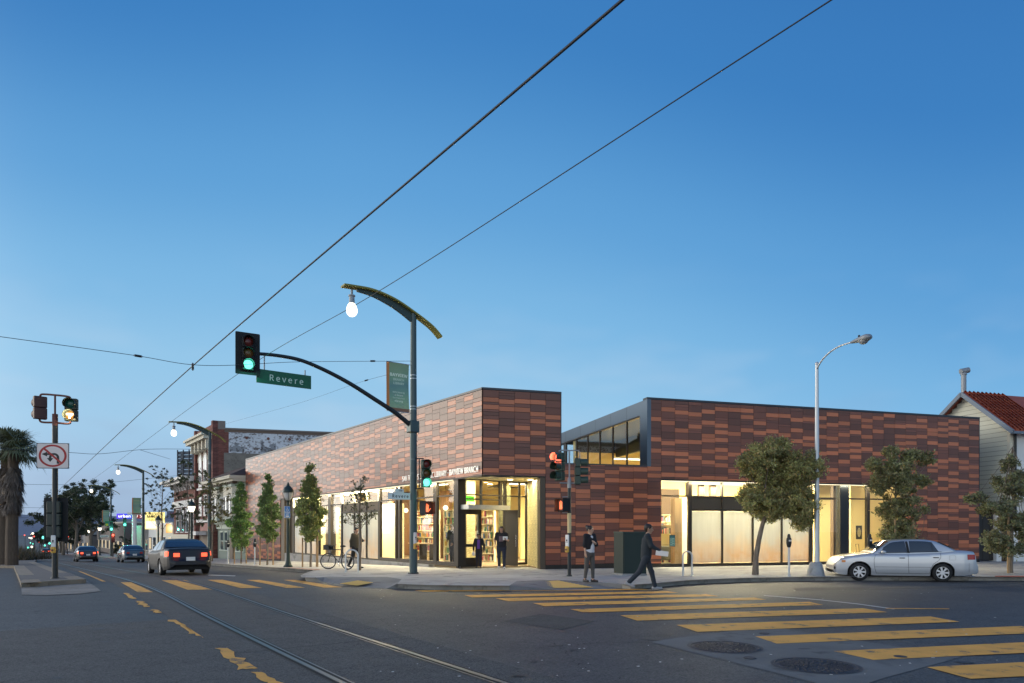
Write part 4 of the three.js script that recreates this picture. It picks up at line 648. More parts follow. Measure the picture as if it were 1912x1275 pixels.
function makeStreetLamp(label) {
  const t = thing('street_lamp', label, 'street lamp', V3(0, 0, 0), 0, null);
  const tip = sOut(640), end = sOut(821.5), arcPx = [[640, 531.5], [657, 534], [694.8, 541.5], [735, 559], [771, 583], [804, 608.6], [821.5, 628.5]];
  const arc = arcPx.map(([x, y]) => [sOut(x), yOut(x, y)]), cv = new THREE.SplineCurve(arc.map(([x, y]) => new THREE.Vector2(x, y))), pts = cv.getSpacedPoints(40);
  const edge = (dy, z) => pts.map((p) => V3(p.x, p.y + dy, z));
  part(t, 'arm_blade', [ribbon(edge(0, -0.17), edge(0, 0.17)), ribbon(edge(-0.06, 0.17), edge(-0.06, -0.17)), ribbon(edge(0, 0.17), edge(-0.06, 0.17)), ribbon(edge(-0.06, -0.17), edge(0, -0.17)), box(0.004, 0.06, 0.34, pts[0].x, pts[0].y - 0.03, 0), box(0.004, 0.06, 0.34, pts[40].x, pts[40].y - 0.03, 0)], std({ color: C(0.24, 0.22, 0.045), roughness: 0.6 }));
  const w = pts.filter((p) => p.x <= sOut(662) && p.x >= 0.05), a = w.map((p) => new THREE.Vector2(p.x, p.y - 0.058)), k = w.map((p) => new THREE.Vector2(p.x, p.y - 0.06 - 0.09 - 0.26 * Math.pow(1 - p.x / sOut(662), 1.0))).reverse();
  part(t, 'arm_web', new THREE.ExtrudeGeometry(new THREE.Shape([...a, ...k]), { depth: 0.09, bevelEnabled: false }).translate(0, 0, -0.045), std({ color: C(0.035, 0.06, 0.055), roughness: 0.5 }));
  part(t, 'pole', [cyl(0.145, 0.105, yOut(772, 586), 0, 0, 0, 24)], M.poleGreen);
  part(t, 'base_plate', [cyl(0.2, 0.19, 0.03, 0, 0, 0, 24), ...[0, 1, 2, 3].map((i) => cyl(0.018, 0.018, 0.06, 0.165 * Math.cos(i * 1.571 + 0.78), 0, 0.165 * Math.sin(i * 1.571 + 0.78), 8))], M.poleBlack);
  parts(t, 'band', [2.2, 2.62, 2.7, 3.6, 4.1, 5.9, 6.0, 7.0, 7.12].map((y) => cyl(0.142 - y * 0.0036, 0.142 - y * 0.0036, 0.022, 0, y, 0)), M.galv);
  bulbLamp(t, sOut(657), yOut(657, 576), 22);
  return t;
}
const lamp0 = makeStreetLamp('tall street lamp with signal mast arm at the library corner, lit globe under yellow blade');
lamp0.position.copy(mastPos); lamp0.rotation.y = turnOut;
[[30.5, 'tall street lamp beside the white bay windowed house, second along the tram street'], [60.5, 'tall street lamp with a banner near the market sign, third along the tram street'], [89, 'tall street lamp before the big dark tree, fourth along the tram street'], [119, 'tall street lamp seen small beside the far street name sign'], [150, 'most distant tall street lamp along the tram street']].forEach(([a, l]) => {
  const c = lamp0.clone(); c.name = numbered('street_lamp'); c.position.copy(TG(a, LAMP_O, SW)); c.userData = { label: l, category: 'street lamp' }; scene.add(c);
});
{ // the mast arm over the road, only on the corner lamp
  const pts = [[770, 797], [740, 772], [700, 745.5], [650, 714], [600, 688], [560, 672], [520, 664], [484, 660.5], [463, 660]].map(([x, y]) => V3(sOut(x), yOut(x, y), 0));
  const cv = new THREE.CatmullRomCurve3(pts, false, 'centripetal'), g = new THREE.TubeGeometry(cv, 60, 1, 14), p = g.attributes.position, q = cv.getSpacedPoints(60);
  for (let i = 0; i <= 60; i++) { const c = cv.getPointAt(i / 60), r = 0.085 - 0.035 * i / 60; for (let k = 0; k <= 14; k++) { const j = i * 15 + k; p.setXYZ(j, c.x + (p.getX(j) - c.x) * r, c.y + (p.getY(j) - c.y) * r, c.z + (p.getZ(j) - c.z) * r); } }
  g.computeVertexNormals(); part(lamp0, 'mast_arm', g, M.poleBlack);
  part(lamp0, 'arm_clamp', [rbox(0.36, 0.42, 0.34, 0.03, 0.02, yOut(771, 797), 0)], M.poleGreen);
}
// signal heads: local z faces the traffic
const LENS = { red: [0.13, 0.018, 0.014], amber: [0.13, 0.06, 0.015], green: [0.012, 0.09, 0.065] };
const dullLens = { red: std({ color: C(...LENS.red), roughness: 0.25 }), amber: std({ color: C(...LENS.amber), roughness: 0.25 }), green: std({ color: C(...LENS.green), roughness: 0.25 }) };
function visor(r, len) { const g = new THREE.CylinderGeometry(r, r * 1.06, len, 22, 1, true, -2.25, 4.5).rotateX(-Math.PI / 2); const n = g.clone(); n.scale(0.96, 0.96, 1); const idx = n.index.array; for (let i = 0; i < idx.length; i += 3) { const t = idx[i]; idx[i] = idx[i + 1]; idx[i + 1] = t; } n.computeVertexNormals(); return [g.translate(0, 0, len / 2), n.translate(0, 0, len / 2)]; }
function signalHead(name, label, pos, turn, o = {}) {
  const t = thing(name, label, 'traffic signal', pos, turn, o.group), seq = o.seq || ['red', 'amber', 'green'], mat = o.mat || M.signalGreen, r = o.r || 0.15, pitch = r * 2.35, n = seq.length;
  const y = (i) => ((n - 1) / 2 - i) * pitch;
  part(t, 'housing', seq.map((c, i) => rbox(r * 2.3, pitch - 0.008, 0.2, 0.03, 0, y(i), -0.1)), mat);
  if (o.plate) { const s = new THREE.Shape(), w = o.plate[0] / 2, h = o.plate[1] / 2, c = 0.04; s.moveTo(-w + c, -h); s.lineTo(w - c, -h); s.quadraticCurveTo(w, -h, w, -h + c); s.lineTo(w, h - c); s.quadraticCurveTo(w, h, w - c, h); s.lineTo(-w + c, h); s.quadraticCurveTo(-w, h, -w, h - c); s.lineTo(-w, -h + c); s.quadraticCurveTo(-w, -h, -w + c, -h); part(t, 'backplate', new THREE.ExtrudeGeometry(s, { depth: 0.01, bevelEnabled: false }).translate(0, 0, -0.105), M.signalBlack); }
  seq.forEach((c, i) => {
    const lit = o.lit === i, dome = new THREE.SphereGeometry(r * 1.6, 22, 8, 0, Math.PI * 2, 0, 0.62).rotateX(Math.PI / 2).translate(0, y(i), -r * 1.30 + 0.002).scale(1, 1, 1);
    const L = part(t, 'lens', dome, lit ? (c === 'green' ? G_GREEN : c === 'red' ? G_RED : G_WHITE) : dullLens[c] || dullLens.amber, lit ? 'lit ' + c + ' lens' : null);
    if (lit && o.cd) { const col = c === 'green' ? C(0.1, 1, 0.66) : c === 'red' ? C(1, 0.12, 0.07) : C(1, 0.9, 0.7); pointLight(t, col, o.cd, 0, y(i), 0.16, 0.1); }
    part(t, 'visor', visor(r * 1.05, o.vis || 0.24).map((g) => g.translate(0, y(i), 0)), mat);
  });
  return t;
}
// green one at the end of the mast arm
signalHead('traffic_signal', 'lit green traffic signal with black backplate at the end of the mast arm', mastPos.clone().addScaledVector(outW, sOut(461)).add(V3(0, yOut(461, 661), 0)).addScaledVector(dW, -0.16), turnFace - 0.10, { lit: 2, vis: 0.15, plate: [0.72, 1.3], mat: M.signalBlack, cd: 1.2 });
signalHead('traffic_signal', 'lit green traffic signal on the right side of the corner street lamp pole', P(793, 884, 24.3).addScaledVector(dW, -0.12), turnFace - 0.25, { lit: 2, r: 0.14, cd: 1.0, vis: 0.16 });
const br = (t, name, list, mat) => part(t, name, list, mat);
{
  const rel = (px, py, Z) => { const p = P(px, py, Z).sub(mastPos); return p.applyAxisAngle(V3(0, 1, 0), -turnOut); };
  parts(lamp0, 'signal_bracket', [bar(rel(775, 856, 24.5), rel(791, 856, 24.4), 0.022), bar(rel(783, 856, 24.45), rel(783, 910, 24.45), 0.02), bar(rel(775, 912, 24.5), rel(791, 912, 24.4), 0.022), bar(rel(777, 935, 24.5), rel(795, 936, 24.4), 0.02), bar(rel(777, 962, 24.5), rel(795, 961, 24.4), 0.02)], M.poleBlack);
}
function handSignal(label, pos, turn, cd) {
  const t = thing('pedestrian_signal', label, 'pedestrian signal', pos, turn);
  part(t, 'housing', rbox(0.44, 0.46, 0.2, 0.03, 0, 0, -0.1), M.signalBlack); part(t, 'hood', [box(0.44, 0.015, 0.16, 0, 0.225, 0.07), box(0.015, 0.42, 0.16, -0.215, 0, 0.07), box(0.015, 0.42, 0.16, 0.215, 0, 0.07)], M.signalBlack);
  part(t, 'screen', box(0.4, 0.42, 0.01, 0, 0, 0.006), M.signalBlack);
  const s = (x0, x1, y0, y1, a) => { const g = rbox(x1 - x0, y1 - y0, 0.012, 0.005, 0, (y1 - y0) / 2, 0); return g.rotateZ(a).translate((x0 + x1) / 2, y0, 0.016); };
  part(t, 'hand_symbol', [rbox(0.14, 0.14, 0.012, 0.005, -0.04, -0.07, 0.016), s(-0.108, -0.08, 0, 0.12, 0.08), s(-0.072, -0.044, 0, 0.15, 0.02), s(-0.036, -0.008, 0, 0.14, -0.03), s(0, 0.026, 0, 0.11, -0.1), s(0.03, 0.056, -0.1, 0.02, -0.7)], G_HAND);
  if (cd) pointLight(t, C(1, 0.25, 0.1), cd, -0.04, 0, 0.14, 0.08);
  return t;
}
handSignal('pedestrian signal showing a lit orange hand beside the corner street lamp pole', P(796, 948.5, 24.2).addScaledVector(dW, -0.1), turnFace + 0.2, 0.5);
// street name signs
function board(name, label, cat, pos, turn, w, h, draw, o = {}) {
  const t = thing(name, label, cat, pos, turn, o.group), pxm = o.res || 220;
  part(t, 'plate', rbox(w, h, 0.03, 0.012, 0, 0, -0.018, 2), o.back || M.galvDull);
  const g = new THREE.PlaneGeometry(w - 0.008, h - 0.008); g.userData.keepUv = true; const tx = canvasTex(Math.round(w * pxm), Math.round(h * pxm), draw);
  part(t, 'face', g, o.lit ? std({ color: C(0.02, 0.02, 0.02), emissive: C(1, 1, 1), emissiveMap: tx, emissiveIntensity: o.lit }) : std({ map: tx, roughness: 0.5 }));
  return t;
}
const centred = (c, txt, font, x, y, col) => { c.font = font; c.fillStyle = col; c.textAlign = 'center'; c.textBaseline = 'middle'; c.fillText(txt, x, y); };
{
  const s0 = sOut(478), s1 = sOut(580.5), w = Math.abs(s0 - s1), mid = (s0 + s1) / 2, yt = yOut(529, 695), yb = yOut(529, 720.5);
  const sg = board('street_name_sign', 'green Revere street name sign hanging from the mast arm', 'street sign', mastPos.clone().addScaledVector(outW, mid).add(V3(0, (yt + yb) / 2, 0)).addScaledVector(dW, -0.04), turnFace, w, yt - yb, (c, W0, H0) => { c.fillStyle = '#0c5b3f'; c.fillRect(0, 0, W0, H0); c.font = `${H0 * 0.62}px sans-serif`; c.fillStyle = '#d7e2d6'; c.textBaseline = 'middle'; const txt = 'Revere'; let x = W0 * 0.22; for (const ch of txt) { c.fillText(ch, x, H0 * 0.54); x += c.measureText(ch).width + H0 * 0.13; } });
  parts(sg, 'hanger', [bar(V3(-w / 2 + 0.25, (yt - yb) / 2, -0.02), V3(-w / 2 + 0.25, (yt - yb) / 2 + 0.42, -0.02), 0.02), bar(V3(w / 2 - 0.2, (yt - yb) / 2, -0.02), V3(w / 2 - 0.2, (yt - yb) / 2 + 0.16, -0.02), 0.02)], M.galvDull);
  const c0 = sOut(724), c1 = sOut(765.5), ww = Math.abs(c0 - c1), hh = 0.245;
  const ws = board('street_name_sign', 'white Revere street name plate on the corner street lamp pole', 'street sign', mastPos.clone().addScaledVector(outW, (c0 + c1) / 2).add(V3(0, yOut(745, 926), 0)).addScaledVector(dW, -0.03), turnFace, ww, hh, (c, W0, H0) => { c.fillStyle = '#cfd3d6'; c.fillRect(0, 0, W0, H0); c.font = `bold ${H0 * 0.66}px sans-serif`; c.fillStyle = '#1a1c20'; c.textBaseline = 'middle'; let x = W0 * 0.17; for (const ch of 'Revere') { c.fillText(ch, x, H0 * 0.53); x += c.measureText(ch).width + H0 * 0.10; } });
  const tg = rbox(0.34, 0.13, 0.024, 0.01, 0.02, hh / 2 + 0.066, -0.018); part(ws, 'number_tab', tg, M.white); const an = new THREE.PlaneGeometry(0.32, 0.115).translate(0.02, hh / 2 + 0.066, -0.004); an.userData.keepUv = true; part(ws, 'number_face', an, std({ map: canvasTex(128, 46, (c, w, h) => { c.fillStyle = '#cfd3d6'; c.fillRect(0, 0, w, h); centred(c, '← 1600', 'bold 28px sans-serif', w / 2, h / 2, '#1a1c20'); }), roughness: 0.5 }));
}
// library banner beside the pole, gently bowed by the wind
function banner(label, pos, turn, w, h, big) {
  const t = thing('pole_banner', label, 'banner', pos, turn, null), g = new THREE.PlaneGeometry(w, h, 10, 14), p = g.attributes.position;
  for (let i = 0; i < p.count; i++) { const u = p.getX(i) / w + 0.5, v = p.getY(i) / h + 0.5; p.setZ(i, 0.06 * Math.sin(Math.PI * v) * (0.4 + 0.6 * (1 - u)) + 0.015 * Math.sin(u * 7 + v * 4)); p.setX(i, p.getX(i) - 0.035 * Math.sin(Math.PI * v)); }
  g.computeVertexNormals(); g.userData.keepUv = true;
  const tx = canvasTex(256, 512, (c, W0, H0) => {
    const gr = c.createLinearGradient(0, 0, W0 * 0.3, H0); gr.addColorStop(0, '#8aa07c'); gr.addColorStop(0.35, '#86a88c'); gr.addColorStop(0.5, '#6f9690'); gr.addColorStop(0.8, '#8fb795'); gr.addColorStop(1, '#a5c298'); c.fillStyle = gr; c.fillRect(0, 0, W0, H0);
    const q = rng(9); for (let i = 0; i < 500; i++) { c.fillStyle = `rgba(${60 + q() * 110 | 0},${100 + q() * 80 | 0},${100 + q() * 50 | 0},0.10)`; c.fillRect(q() * W0, H0 * (0.6 + q() * 0.4), 4 + q() * 26, 3 + q() * 10); }
    c.fillStyle = '#cf8550'; c.fillRect(0, 0, W0 * 0.13, H0 * 0.93); c.fillStyle = '#8c6a55'; c.fillRect(0, H0 * 0.93, W0, H0 * 0.07);
    if (big) { const x = W0 * 0.55; centred(c, 'BAYVIEW', 'bold 46px sans-serif', x, 128, '#edf6df'); centred(c, 'BRANCH', '32px sans-serif', x, 176, '#dcecd6'); centred(c, 'LIBRARY', '32px sans-serif', x, 216, '#dcecd6'); centred(c, '5075 Third St', 'bold 22px sans-serif', x, 312, '#d6e6d2'); centred(c, 'at Revere', 'italic 22px sans-serif', x, 342, '#e6f2e0'); centred(c, 'San Francisco', '22px sans-serif', x, 370, '#d6e6d2'); centred(c, 'sfpl.org', 'bold 26px sans-serif', x, 402, '#e6f2e0'); centred(c, '▪▪', '18px sans-serif', W0 * 0.5, H0 * 0.965, '#c9b9a8'); }
    else { centred(c, 'BAYVIEW', 'bold 40px sans-serif', W0 * 0.55, 90, '#b8bd9a'); c.fillStyle = 'rgba(180,180,150,0.3)'; c.fillRect(W0 * 0.25, 150, W0 * 0.6, 200); }
  });
  part(t, 'cloth', g, std({ map: tx, roughness: 0.85, side: THREE.DoubleSide }));
  parts(t, 'rod', [bar(V3(-w / 2, h / 2 + 0.01, 0), V3(w / 2 + 0.12, h / 2 + 0.01, 0), 0.013), bar(V3(-w / 2, -h / 2 - 0.01, 0), V3(w / 2 + 0.12, -h / 2 - 0.01, 0), 0.013)], M.galv);
  return t;
}
{
  const s0 = sOut(721.5), s1 = sOut(764), w = Math.abs(s0 - s1), yt = yOut(742, 678), yb = yOut(742, 768);
  banner('green Bayview Branch Library banner on the corner street lamp', mastPos.clone().addScaledVector(outW, (s0 + s1) / 2).add(V3(0, (yt + yb) / 2, 0)), turnFace, w, yt - yb, true);
  for (const [a, l] of [[60.5, 'faded green banner on the street lamp by the market sign'], [89, 'pale banner on the street lamp before the big dark tree']]) banner(l, TG(a, LAMP_O + 0.62, SW + 5.5), turnFace, 0.85, 1.75, false);
}
function pushButton(label, pos, turn) {
  const t = thing('crossing_button', label, 'crossing button', pos, turn);
  part(t, 'plate', rbox(0.15, 0.42, 0.05, 0.03, 0, 0.12, 0), M.white); part(t, 'symbol', [box(0.05, 0.06, 0.004, 0, 0.14, 0.027), box(0.09, 0.012, 0.004, 0, 0.08, 0.027)], M.signalBlack); part(t, 'case', rbox(0.15, 0.22, 0.09, 0.04, 0, -0.16, 0.01), M.yellowBox); part(t, 'button', new THREE.CylinderGeometry(0.034, 0.034, 0.03, 16).rotateX(Math.PI / 2).translate(0, -0.17, 0.06), M.rust);
  return t;
}
pushButton('yellow crossing button on the corner street lamp pole', P(775.5, 1011, 24.35).add(V3(0, 0, 0.06)), turnFace + 0.45);

// ------------------------------------------------------------------ signal post at the side street kerb
{
  const b = gp(1063, 1075.6, SW), Z = -b.z, y = (py) => EYE + (HY - py) / F * Z - b.y;
  const t = thing('signal_post', 'black signal post with a cream band before the library wall', 'signal post', b);
  part(t, 'pole', [cyl(0.062, 0.058, y(905), 0, 0, 0), cyl(0.1, 0.085, 0.05, 0, 0, 0)], M.poleBlack); part(t, 'band', cyl(0.066, 0.066, y(958) - y(995), 0, y(995), 0), std({ color: C(0.60, 0.47, 0.24), roughness: 0.6 }));
  part(t, 'head_mount', [cyl(0.066, 0.066, y(895) - y(911), 0, y(911), 0), cyl(0.066, 0.02, y(888) - y(895), 0, y(895), 0), cyl(0.028, 0.028, y(840) - y(888), 0, y(888), 0)], M.galvDull);
  const x = (px) => (px - 1063) / F * Z;
  part(t, 'bracket', [tube([V3(0, y(841), 0), V3(x(1047), y(841), 0.02), V3(x(1043), y(843), 0.05)], 0.024, 16), tube([V3(0, y(841), 0), V3(x(1080), y(841.5), 0), V3(x(1082), y(844), 0), V3(x(1082), y(860), 0)], 0.02, 16), bar(V3(0, y(902), 0), V3(x(1045), y(901.5), 0.04), 0.02), bar(V3(0, y(902), 0), V3(x(1082), y(902), 0), 0.02), bar(V3(0, y(927), 0), V3(x(1050), y(928), 0.0), 0.014), bar(V3(0, y(957), 0), V3(x(1050), y(957), 0.0), 0.014)], M.galvDull);
  signalHead('traffic_signal', 'traffic signal with lit red lens, left head of the post before the library wall', P(1042, 871, Z), -0.75, { lit: 0, r: 0.135, cd: 3, vis: 0.26, mat: M.signalGreen });
  signalHead('traffic_signal', 'traffic signal turned to the right, right head of the post before the library wall', P(1084, 880.5, Z), Math.PI / 2 - 0.02, { r: 0.125, vis: 0.25, mat: M.signalGreen });
  handSignal('pedestrian signal turned left with an orange hand, on the post before the library wall', P(1049, 943, Z).add(V3(0, 0, 0.05)), -0.95, 0.4);
  pushButton('yellow crossing button on the post before the library wall', P(1059, 1016.5, Z).add(V3(0, 0, 0.02)), -0.75);
}
// ------------------------------------------------------------------ post, heads and sign on the median
{
  const b = gp(103, 1079.5, 0.15), Z = -b.z, y = (py) => EYE + (HY - py) / F * Z - b.y;
  const t = thing('signal_post', 'dark signal post on the median island at the left', 'signal post', b, 0);
  part(t, 'pole', [cyl(0.088, 0.085, y(795), 0, 0, 0), cyl(0.13, 0.12, 0.03, 0, 0, 0)], M.poleBlack);
  const x = (px) => (px - 103) / F * Z;
  part(t, 'head_mount', [cyl(0.085, 0.085, y(773) - y(797), 0, y(797), 0)], M.rust);
  part(t, 'bracket', [cyl(0.03, 0.03, y(738) - y(773), 0, y(773), 0), tube([V3(x(74), y(742), 0), V3(x(77), y(736.5), 0), V3(x(82), y(736), 0), V3(x(103), y(737.5), 0), V3(x(125), y(740), 0), V3(x(131), y(742), 0), V3(x(132), y(746), 0)], 0.033, 40), tube([V3(x(74), y(783), 0), V3(x(76), y(787), 0), V3(x(103), y(789), 0), V3(x(126), y(791), 0), V3(x(131), y(790), 0), V3(x(132), y(786), 0)], 0.033, 40)], M.rust);
  const hl = signalHead('tram_signal', 'two lens tram signal turned away, left head on the median post', P(73.5, 762, Z), -2.3, { seq: ['red', 'amber'], r: 0.165, vis: 0.22, mat: std({ color: C(0.07, 0.032, 0.028), roughness: 0.6 }) });
  const hr = signalHead('tram_signal', 'two lens tram signal with a lit white T, right head on the median post', P(131.5, 764.5, Z), 0.25, { seq: ['green', 'amber'], r: 0.165, vis: 0.2, mat: std({ color: C(0.045, 0.05, 0.03), roughness: 0.6 }) });
  part(hr, 'lit_bar', [box(0.2, 0.055, 0.01, 0, -0.165, 0.065), box(0.05, 0.17, 0.01, 0, -0.225, 0.065)], glow(1, 0.9, 0.62, 7));
  pointLight(hr, C(1, 0.88, 0.6), 1.4, 0, -0.2, 0.2, 0.1);
  board('no_left_turn_sign', 'square white sign with red ring forbidding left and U turns', 'traffic sign', P(103, 851.5, Z).add(V3(0, 0, 0.12)), 0.12, 56.5 / F * Z, 47.5 / F * Z, (c, w, h) => {
    c.fillStyle = '#5a6066'; c.fillRect(0, 0, w, h); c.fillStyle = '#d9cfcc'; c.beginPath(); c.roundRect(w * 0.02, h * 0.024, w * 0.96, h * 0.952, w * 0.05); c.fill();
    c.save(); c.scale(w / 256, h / 256); c.strokeStyle = '#15171a'; c.fillStyle = '#15171a'; c.lineWidth = 20; c.beginPath(); c.moveTo(170, 208); c.lineTo(170, 150); c.bezierCurveTo(170, 98, 108, 98, 108, 150); c.lineTo(108, 160); c.stroke();
    c.beginPath(); c.moveTo(82, 152); c.lineTo(134, 152); c.lineTo(108, 190); c.fill(); c.beginPath(); c.moveTo(150, 112); c.lineTo(78, 112); c.lineWidth = 18; c.stroke(); c.beginPath(); c.moveTo(84, 88); c.lineTo(84, 136); c.lineTo(40, 112); c.fill();
    c.strokeStyle = '#a3201f'; c.lineWidth = 18; c.beginPath(); c.ellipse(128, 128, 102, 104, 0, 0, 7); c.stroke(); c.beginPath(); c.moveTo(58, 54); c.lineTo(198, 202); c.stroke(); c.restore();
  }, { res: 260 });
  // back of a large signal for the other direction
  const bk = thing('traffic_signal', 'large black traffic signal seen from behind on the median post', 'traffic signal', P(100.5, 970, Z).add(V3(0, 0, -0.02)), 0.1);
  part(bk, 'backplate', rbox(43 / F * Z, 82 / F * Z, 0.02, 0.008, 0, 0, -0.12), M.signalBlack);
  part(bk, 'housing', [0, 1, 2].map((i) => rbox(0.42, 0.40, 0.2, 0.03, 0, 0.42 - i * 0.42, -0.02)), std({ color: C(0.02, 0.032, 0.026), roughness: 0.5 })); part(bk, 'lens_hood', [0, 1, 2].map((i) => new THREE.CylinderGeometry(0.17, 0.18, 0.24, 20, 1, true).rotateX(Math.PI / 2).translate(0, 0.42 - i * 0.42, -0.25)), M.signalBlack);
  pushButton('yellow crossing button on the median post', P(103.5, 1017.5, Z).add(V3(0, 0, 0.1)), 0.1);
}
// ------------------------------------------------------------------ silver lamp on the side street
{
  const b = gp(1523, 1074.5, SW), Z = -b.z, y = (py) => EYE + (HY - py) / F * Z - b.y;
  const t = thing('cobra_street_lamp', 'silver street lamp on a concrete foot, its unlit head on a bent arm', 'street lamp', b);
  const ft = new THREE.CylinderGeometry(0.21, 0.29, y(1053), 8).rotateY(Math.PI / 8).translate(0, y(1053) / 2, 0), cap = new THREE.CylinderGeometry(0.15, 0.21, y(1049) - y(1053), 8).rotateY(Math.PI / 8).translate(0, (y(1053) + y(1049)) / 2, 0);
  part(t, 'foot', [ft, cap], std({ map: scaled(concreteMap, 0.8, 0.8), color: C(0.42, 0.45, 0.48), roughness: 0.8 }));
  part(t, 'pole', cyl(0.085, 0.055, y(679) - y(1050), 0.04, y(1050), 0, 20), M.galv);
  const s = (px) => { const u = (px - CX) / F, X = b.x, Zp = -b.z; return (u * Zp - X) / (qW.x + u * qW.z); }, pt = (px, py) => { const k = s(px), Zk = -(b.z + qW.z * k); return V3(qW.x * k, EYE + (HY - py) / F * Zk - b.y, qW.z * k); };
  const arm = [pt(1526.5, 686), pt(1535, 672), pt(1550, 657), pt(1568, 646), pt(1589, 639)]; arm.unshift(V3(0.05, y(690), 0));
  part(t, 'arm', tube(arm, 0.028, 40, 8), M.galv); part(t, 'pole_cap', ball(0.066, 0.04, y(679), 0), M.galv);
  // head: a flattened drop with a glass bowl
  const hp0 = pt(1587, 640), hp1 = pt(1625, 628), dir = hp1.clone().sub(hp0), len = dir.length(); dir.normalize();
  const side = V3(dir.z, 0, -dir.x).normalize(), upv = side.clone().cross(dir).multiplyScalar(-1); if (upv.y < 0) upv.negate();
  const mh = new THREE.Matrix4().makeBasis(dir, upv, dir.clone().cross(upv)).setPosition(hp0);
  const hd = lathe([[0.02, 0], [0.05, 0.05], [0.10, 0.3], [0.14, 0.52], [0.15, 0.66], [0.11, 0.77], [0.001, 0.8]].map(([r, l]) => [r, l / 0.8 * len]), 20).rotateZ(-Math.PI / 2).scale(1, 0.75, 1); part(t, 'lamp_head', hd.applyMatrix4(mh), M.galvDull);
  part(t, 'glass_bowl', ball(0.125, 0, 0, 0, 1.25, 0.85, 0.95, 18).translate(len * 0.68, -0.075, 0).applyMatrix4(mh), phy({ color: C(0.35, 0.37, 0.4), roughness: 0.25, transmission: 0.4, thickness: 0 }));
  part(t, 'photocell', cyl(0.035, 0.03, 0.06).translate(len * 0.45, 0.09, 0).applyMatrix4(mh), M.signalBlack);
}
// ------------------------------------------------------------------ old fashioned lamp posts
function acornPost(label, pos, lit, group) {
  const t = thing('lamp_post', label, 'lamp post', pos, 0, group);
  part(t, 'post', lathe([[0.0001, 0], [0.22, 0], [0.22, 0.05], [0.19, 0.09], [0.15, 0.13], [0.13, 0.2], [0.095, 0.35], [0.085, 0.5], [0.078, 2.0], [0.062, 3.05], [0.085, 3.1], [0.06, 3.18], [0.1, 3.25], [0.1, 3.3]], 20), M.postGreen);
  part(t, 'globe', lathe([[0.0001, 3.27], [0.1, 3.28], [0.17, 3.4], [0.225, 3.58], [0.235, 3.68]], 22), lit ? G_LAMP : phy({ color: C(0.75, 0.75, 0.74), roughness: 0.35, transmission: 0.35, thickness: 0 }));
  parts(t, 'cage', [0, 1, 2, 3].map((i) => tube([V3(0.1, 3.28, 0), V3(0.2, 3.42, 0), V3(0.25, 3.6, 0), V3(0.25, 3.7, 0)], 0.012, 10, 5).rotateY(i * Math.PI / 2 + 0.4)), M.postGreen);
  part(t, 'hood', lathe([[0.27, 3.66], [0.275, 3.7], [0.25, 3.8], [0.19, 3.9], [0.09, 3.99], [0.07, 4.02], [0.08, 4.05], [0.045, 4.1], [0.03, 4.16], [0.0001, 4.18]], 22), M.postGreen);
  if (lit) pointLight(t, C(1, 0.84, 0.58), 7, 0, 3.55, 0, 0.18);
  return t;
}
const postScale = (o, py, base) => { const Z = -o.position.z, top = EYE + (HY - py) / F * Z; o.scale.setScalar((top - base) / 4.18); };
{
  const p = gp(538, 1058.5, SW), a = acornPost('green lamp post with blue parking sign before the library, its globe unlit', p, false); postScale(a, 900, p.y);
  const Z = -p.z;
  board('parking_sign', 'blue sign with white wheelchair symbol on the green lamp post', 'parking sign', P(536.8, 956, Z - 0.15), turnFace + 0.35, 13.2 / F * Z, 22 / F * Z, (c, w, h) => { c.fillStyle = '#dfe6ee'; c.fillRect(0, 0, w, h); c.fillStyle = '#2b78cf'; c.fillRect(2, 2, w - 4, h * 0.46); c.fillRect(2, h * 0.5, w - 4, h * 0.47); c.strokeStyle = '#eef3f8'; c.lineWidth = w * 0.05; c.beginPath(); c.arc(w * 0.47, h * 0.32, w * 0.16, 0, 5.3); c.stroke(); c.beginPath(); c.moveTo(w * 0.45, h * 0.12); c.lineTo(w * 0.46, h * 0.24); c.lineTo(w * 0.62, h * 0.25); c.lineTo(w * 0.72, h * 0.38); c.stroke(); c.fillStyle = '#eef3f8'; c.beginPath(); c.arc(w * 0.44, h * 0.08, w * 0.05, 0, 7); c.fill(); centred(c, 'PERMIT', `bold ${w * 0.2}px sans-serif`, w / 2, h * 0.58, '#eef3f8'); centred(c, 'ONLY', `bold ${w * 0.2}px sans-serif`, w / 2, h * 0.70, '#eef3f8'); c.fillStyle = '#eef3f8'; c.fillRect(w * 0.2, h * 0.80, w * 0.6, h * 0.1); }, { res: 300 });
  const q = TG(34.0, 3.7, SW), b = acornPost('green lamp post with lit globe before the white bay windowed house', q, true); postScale(b, 931, q.y);
  for (const [a2, l] of [[47, 'dark lamp post before the brick building, its globe unlit'], [96, 'green lamp post with lit globe beside the far dark tree'], [112, 'small far lamp post with lit globe beyond the dark tree']]) { const c = (a2 < 50 ? a : b).clone(); c.name = numbered('lamp_post'); c.position.copy(TG(a2, 3.9, SW)); c.userData = { label: l, category: 'lamp post' }; scene.add(c); }
}
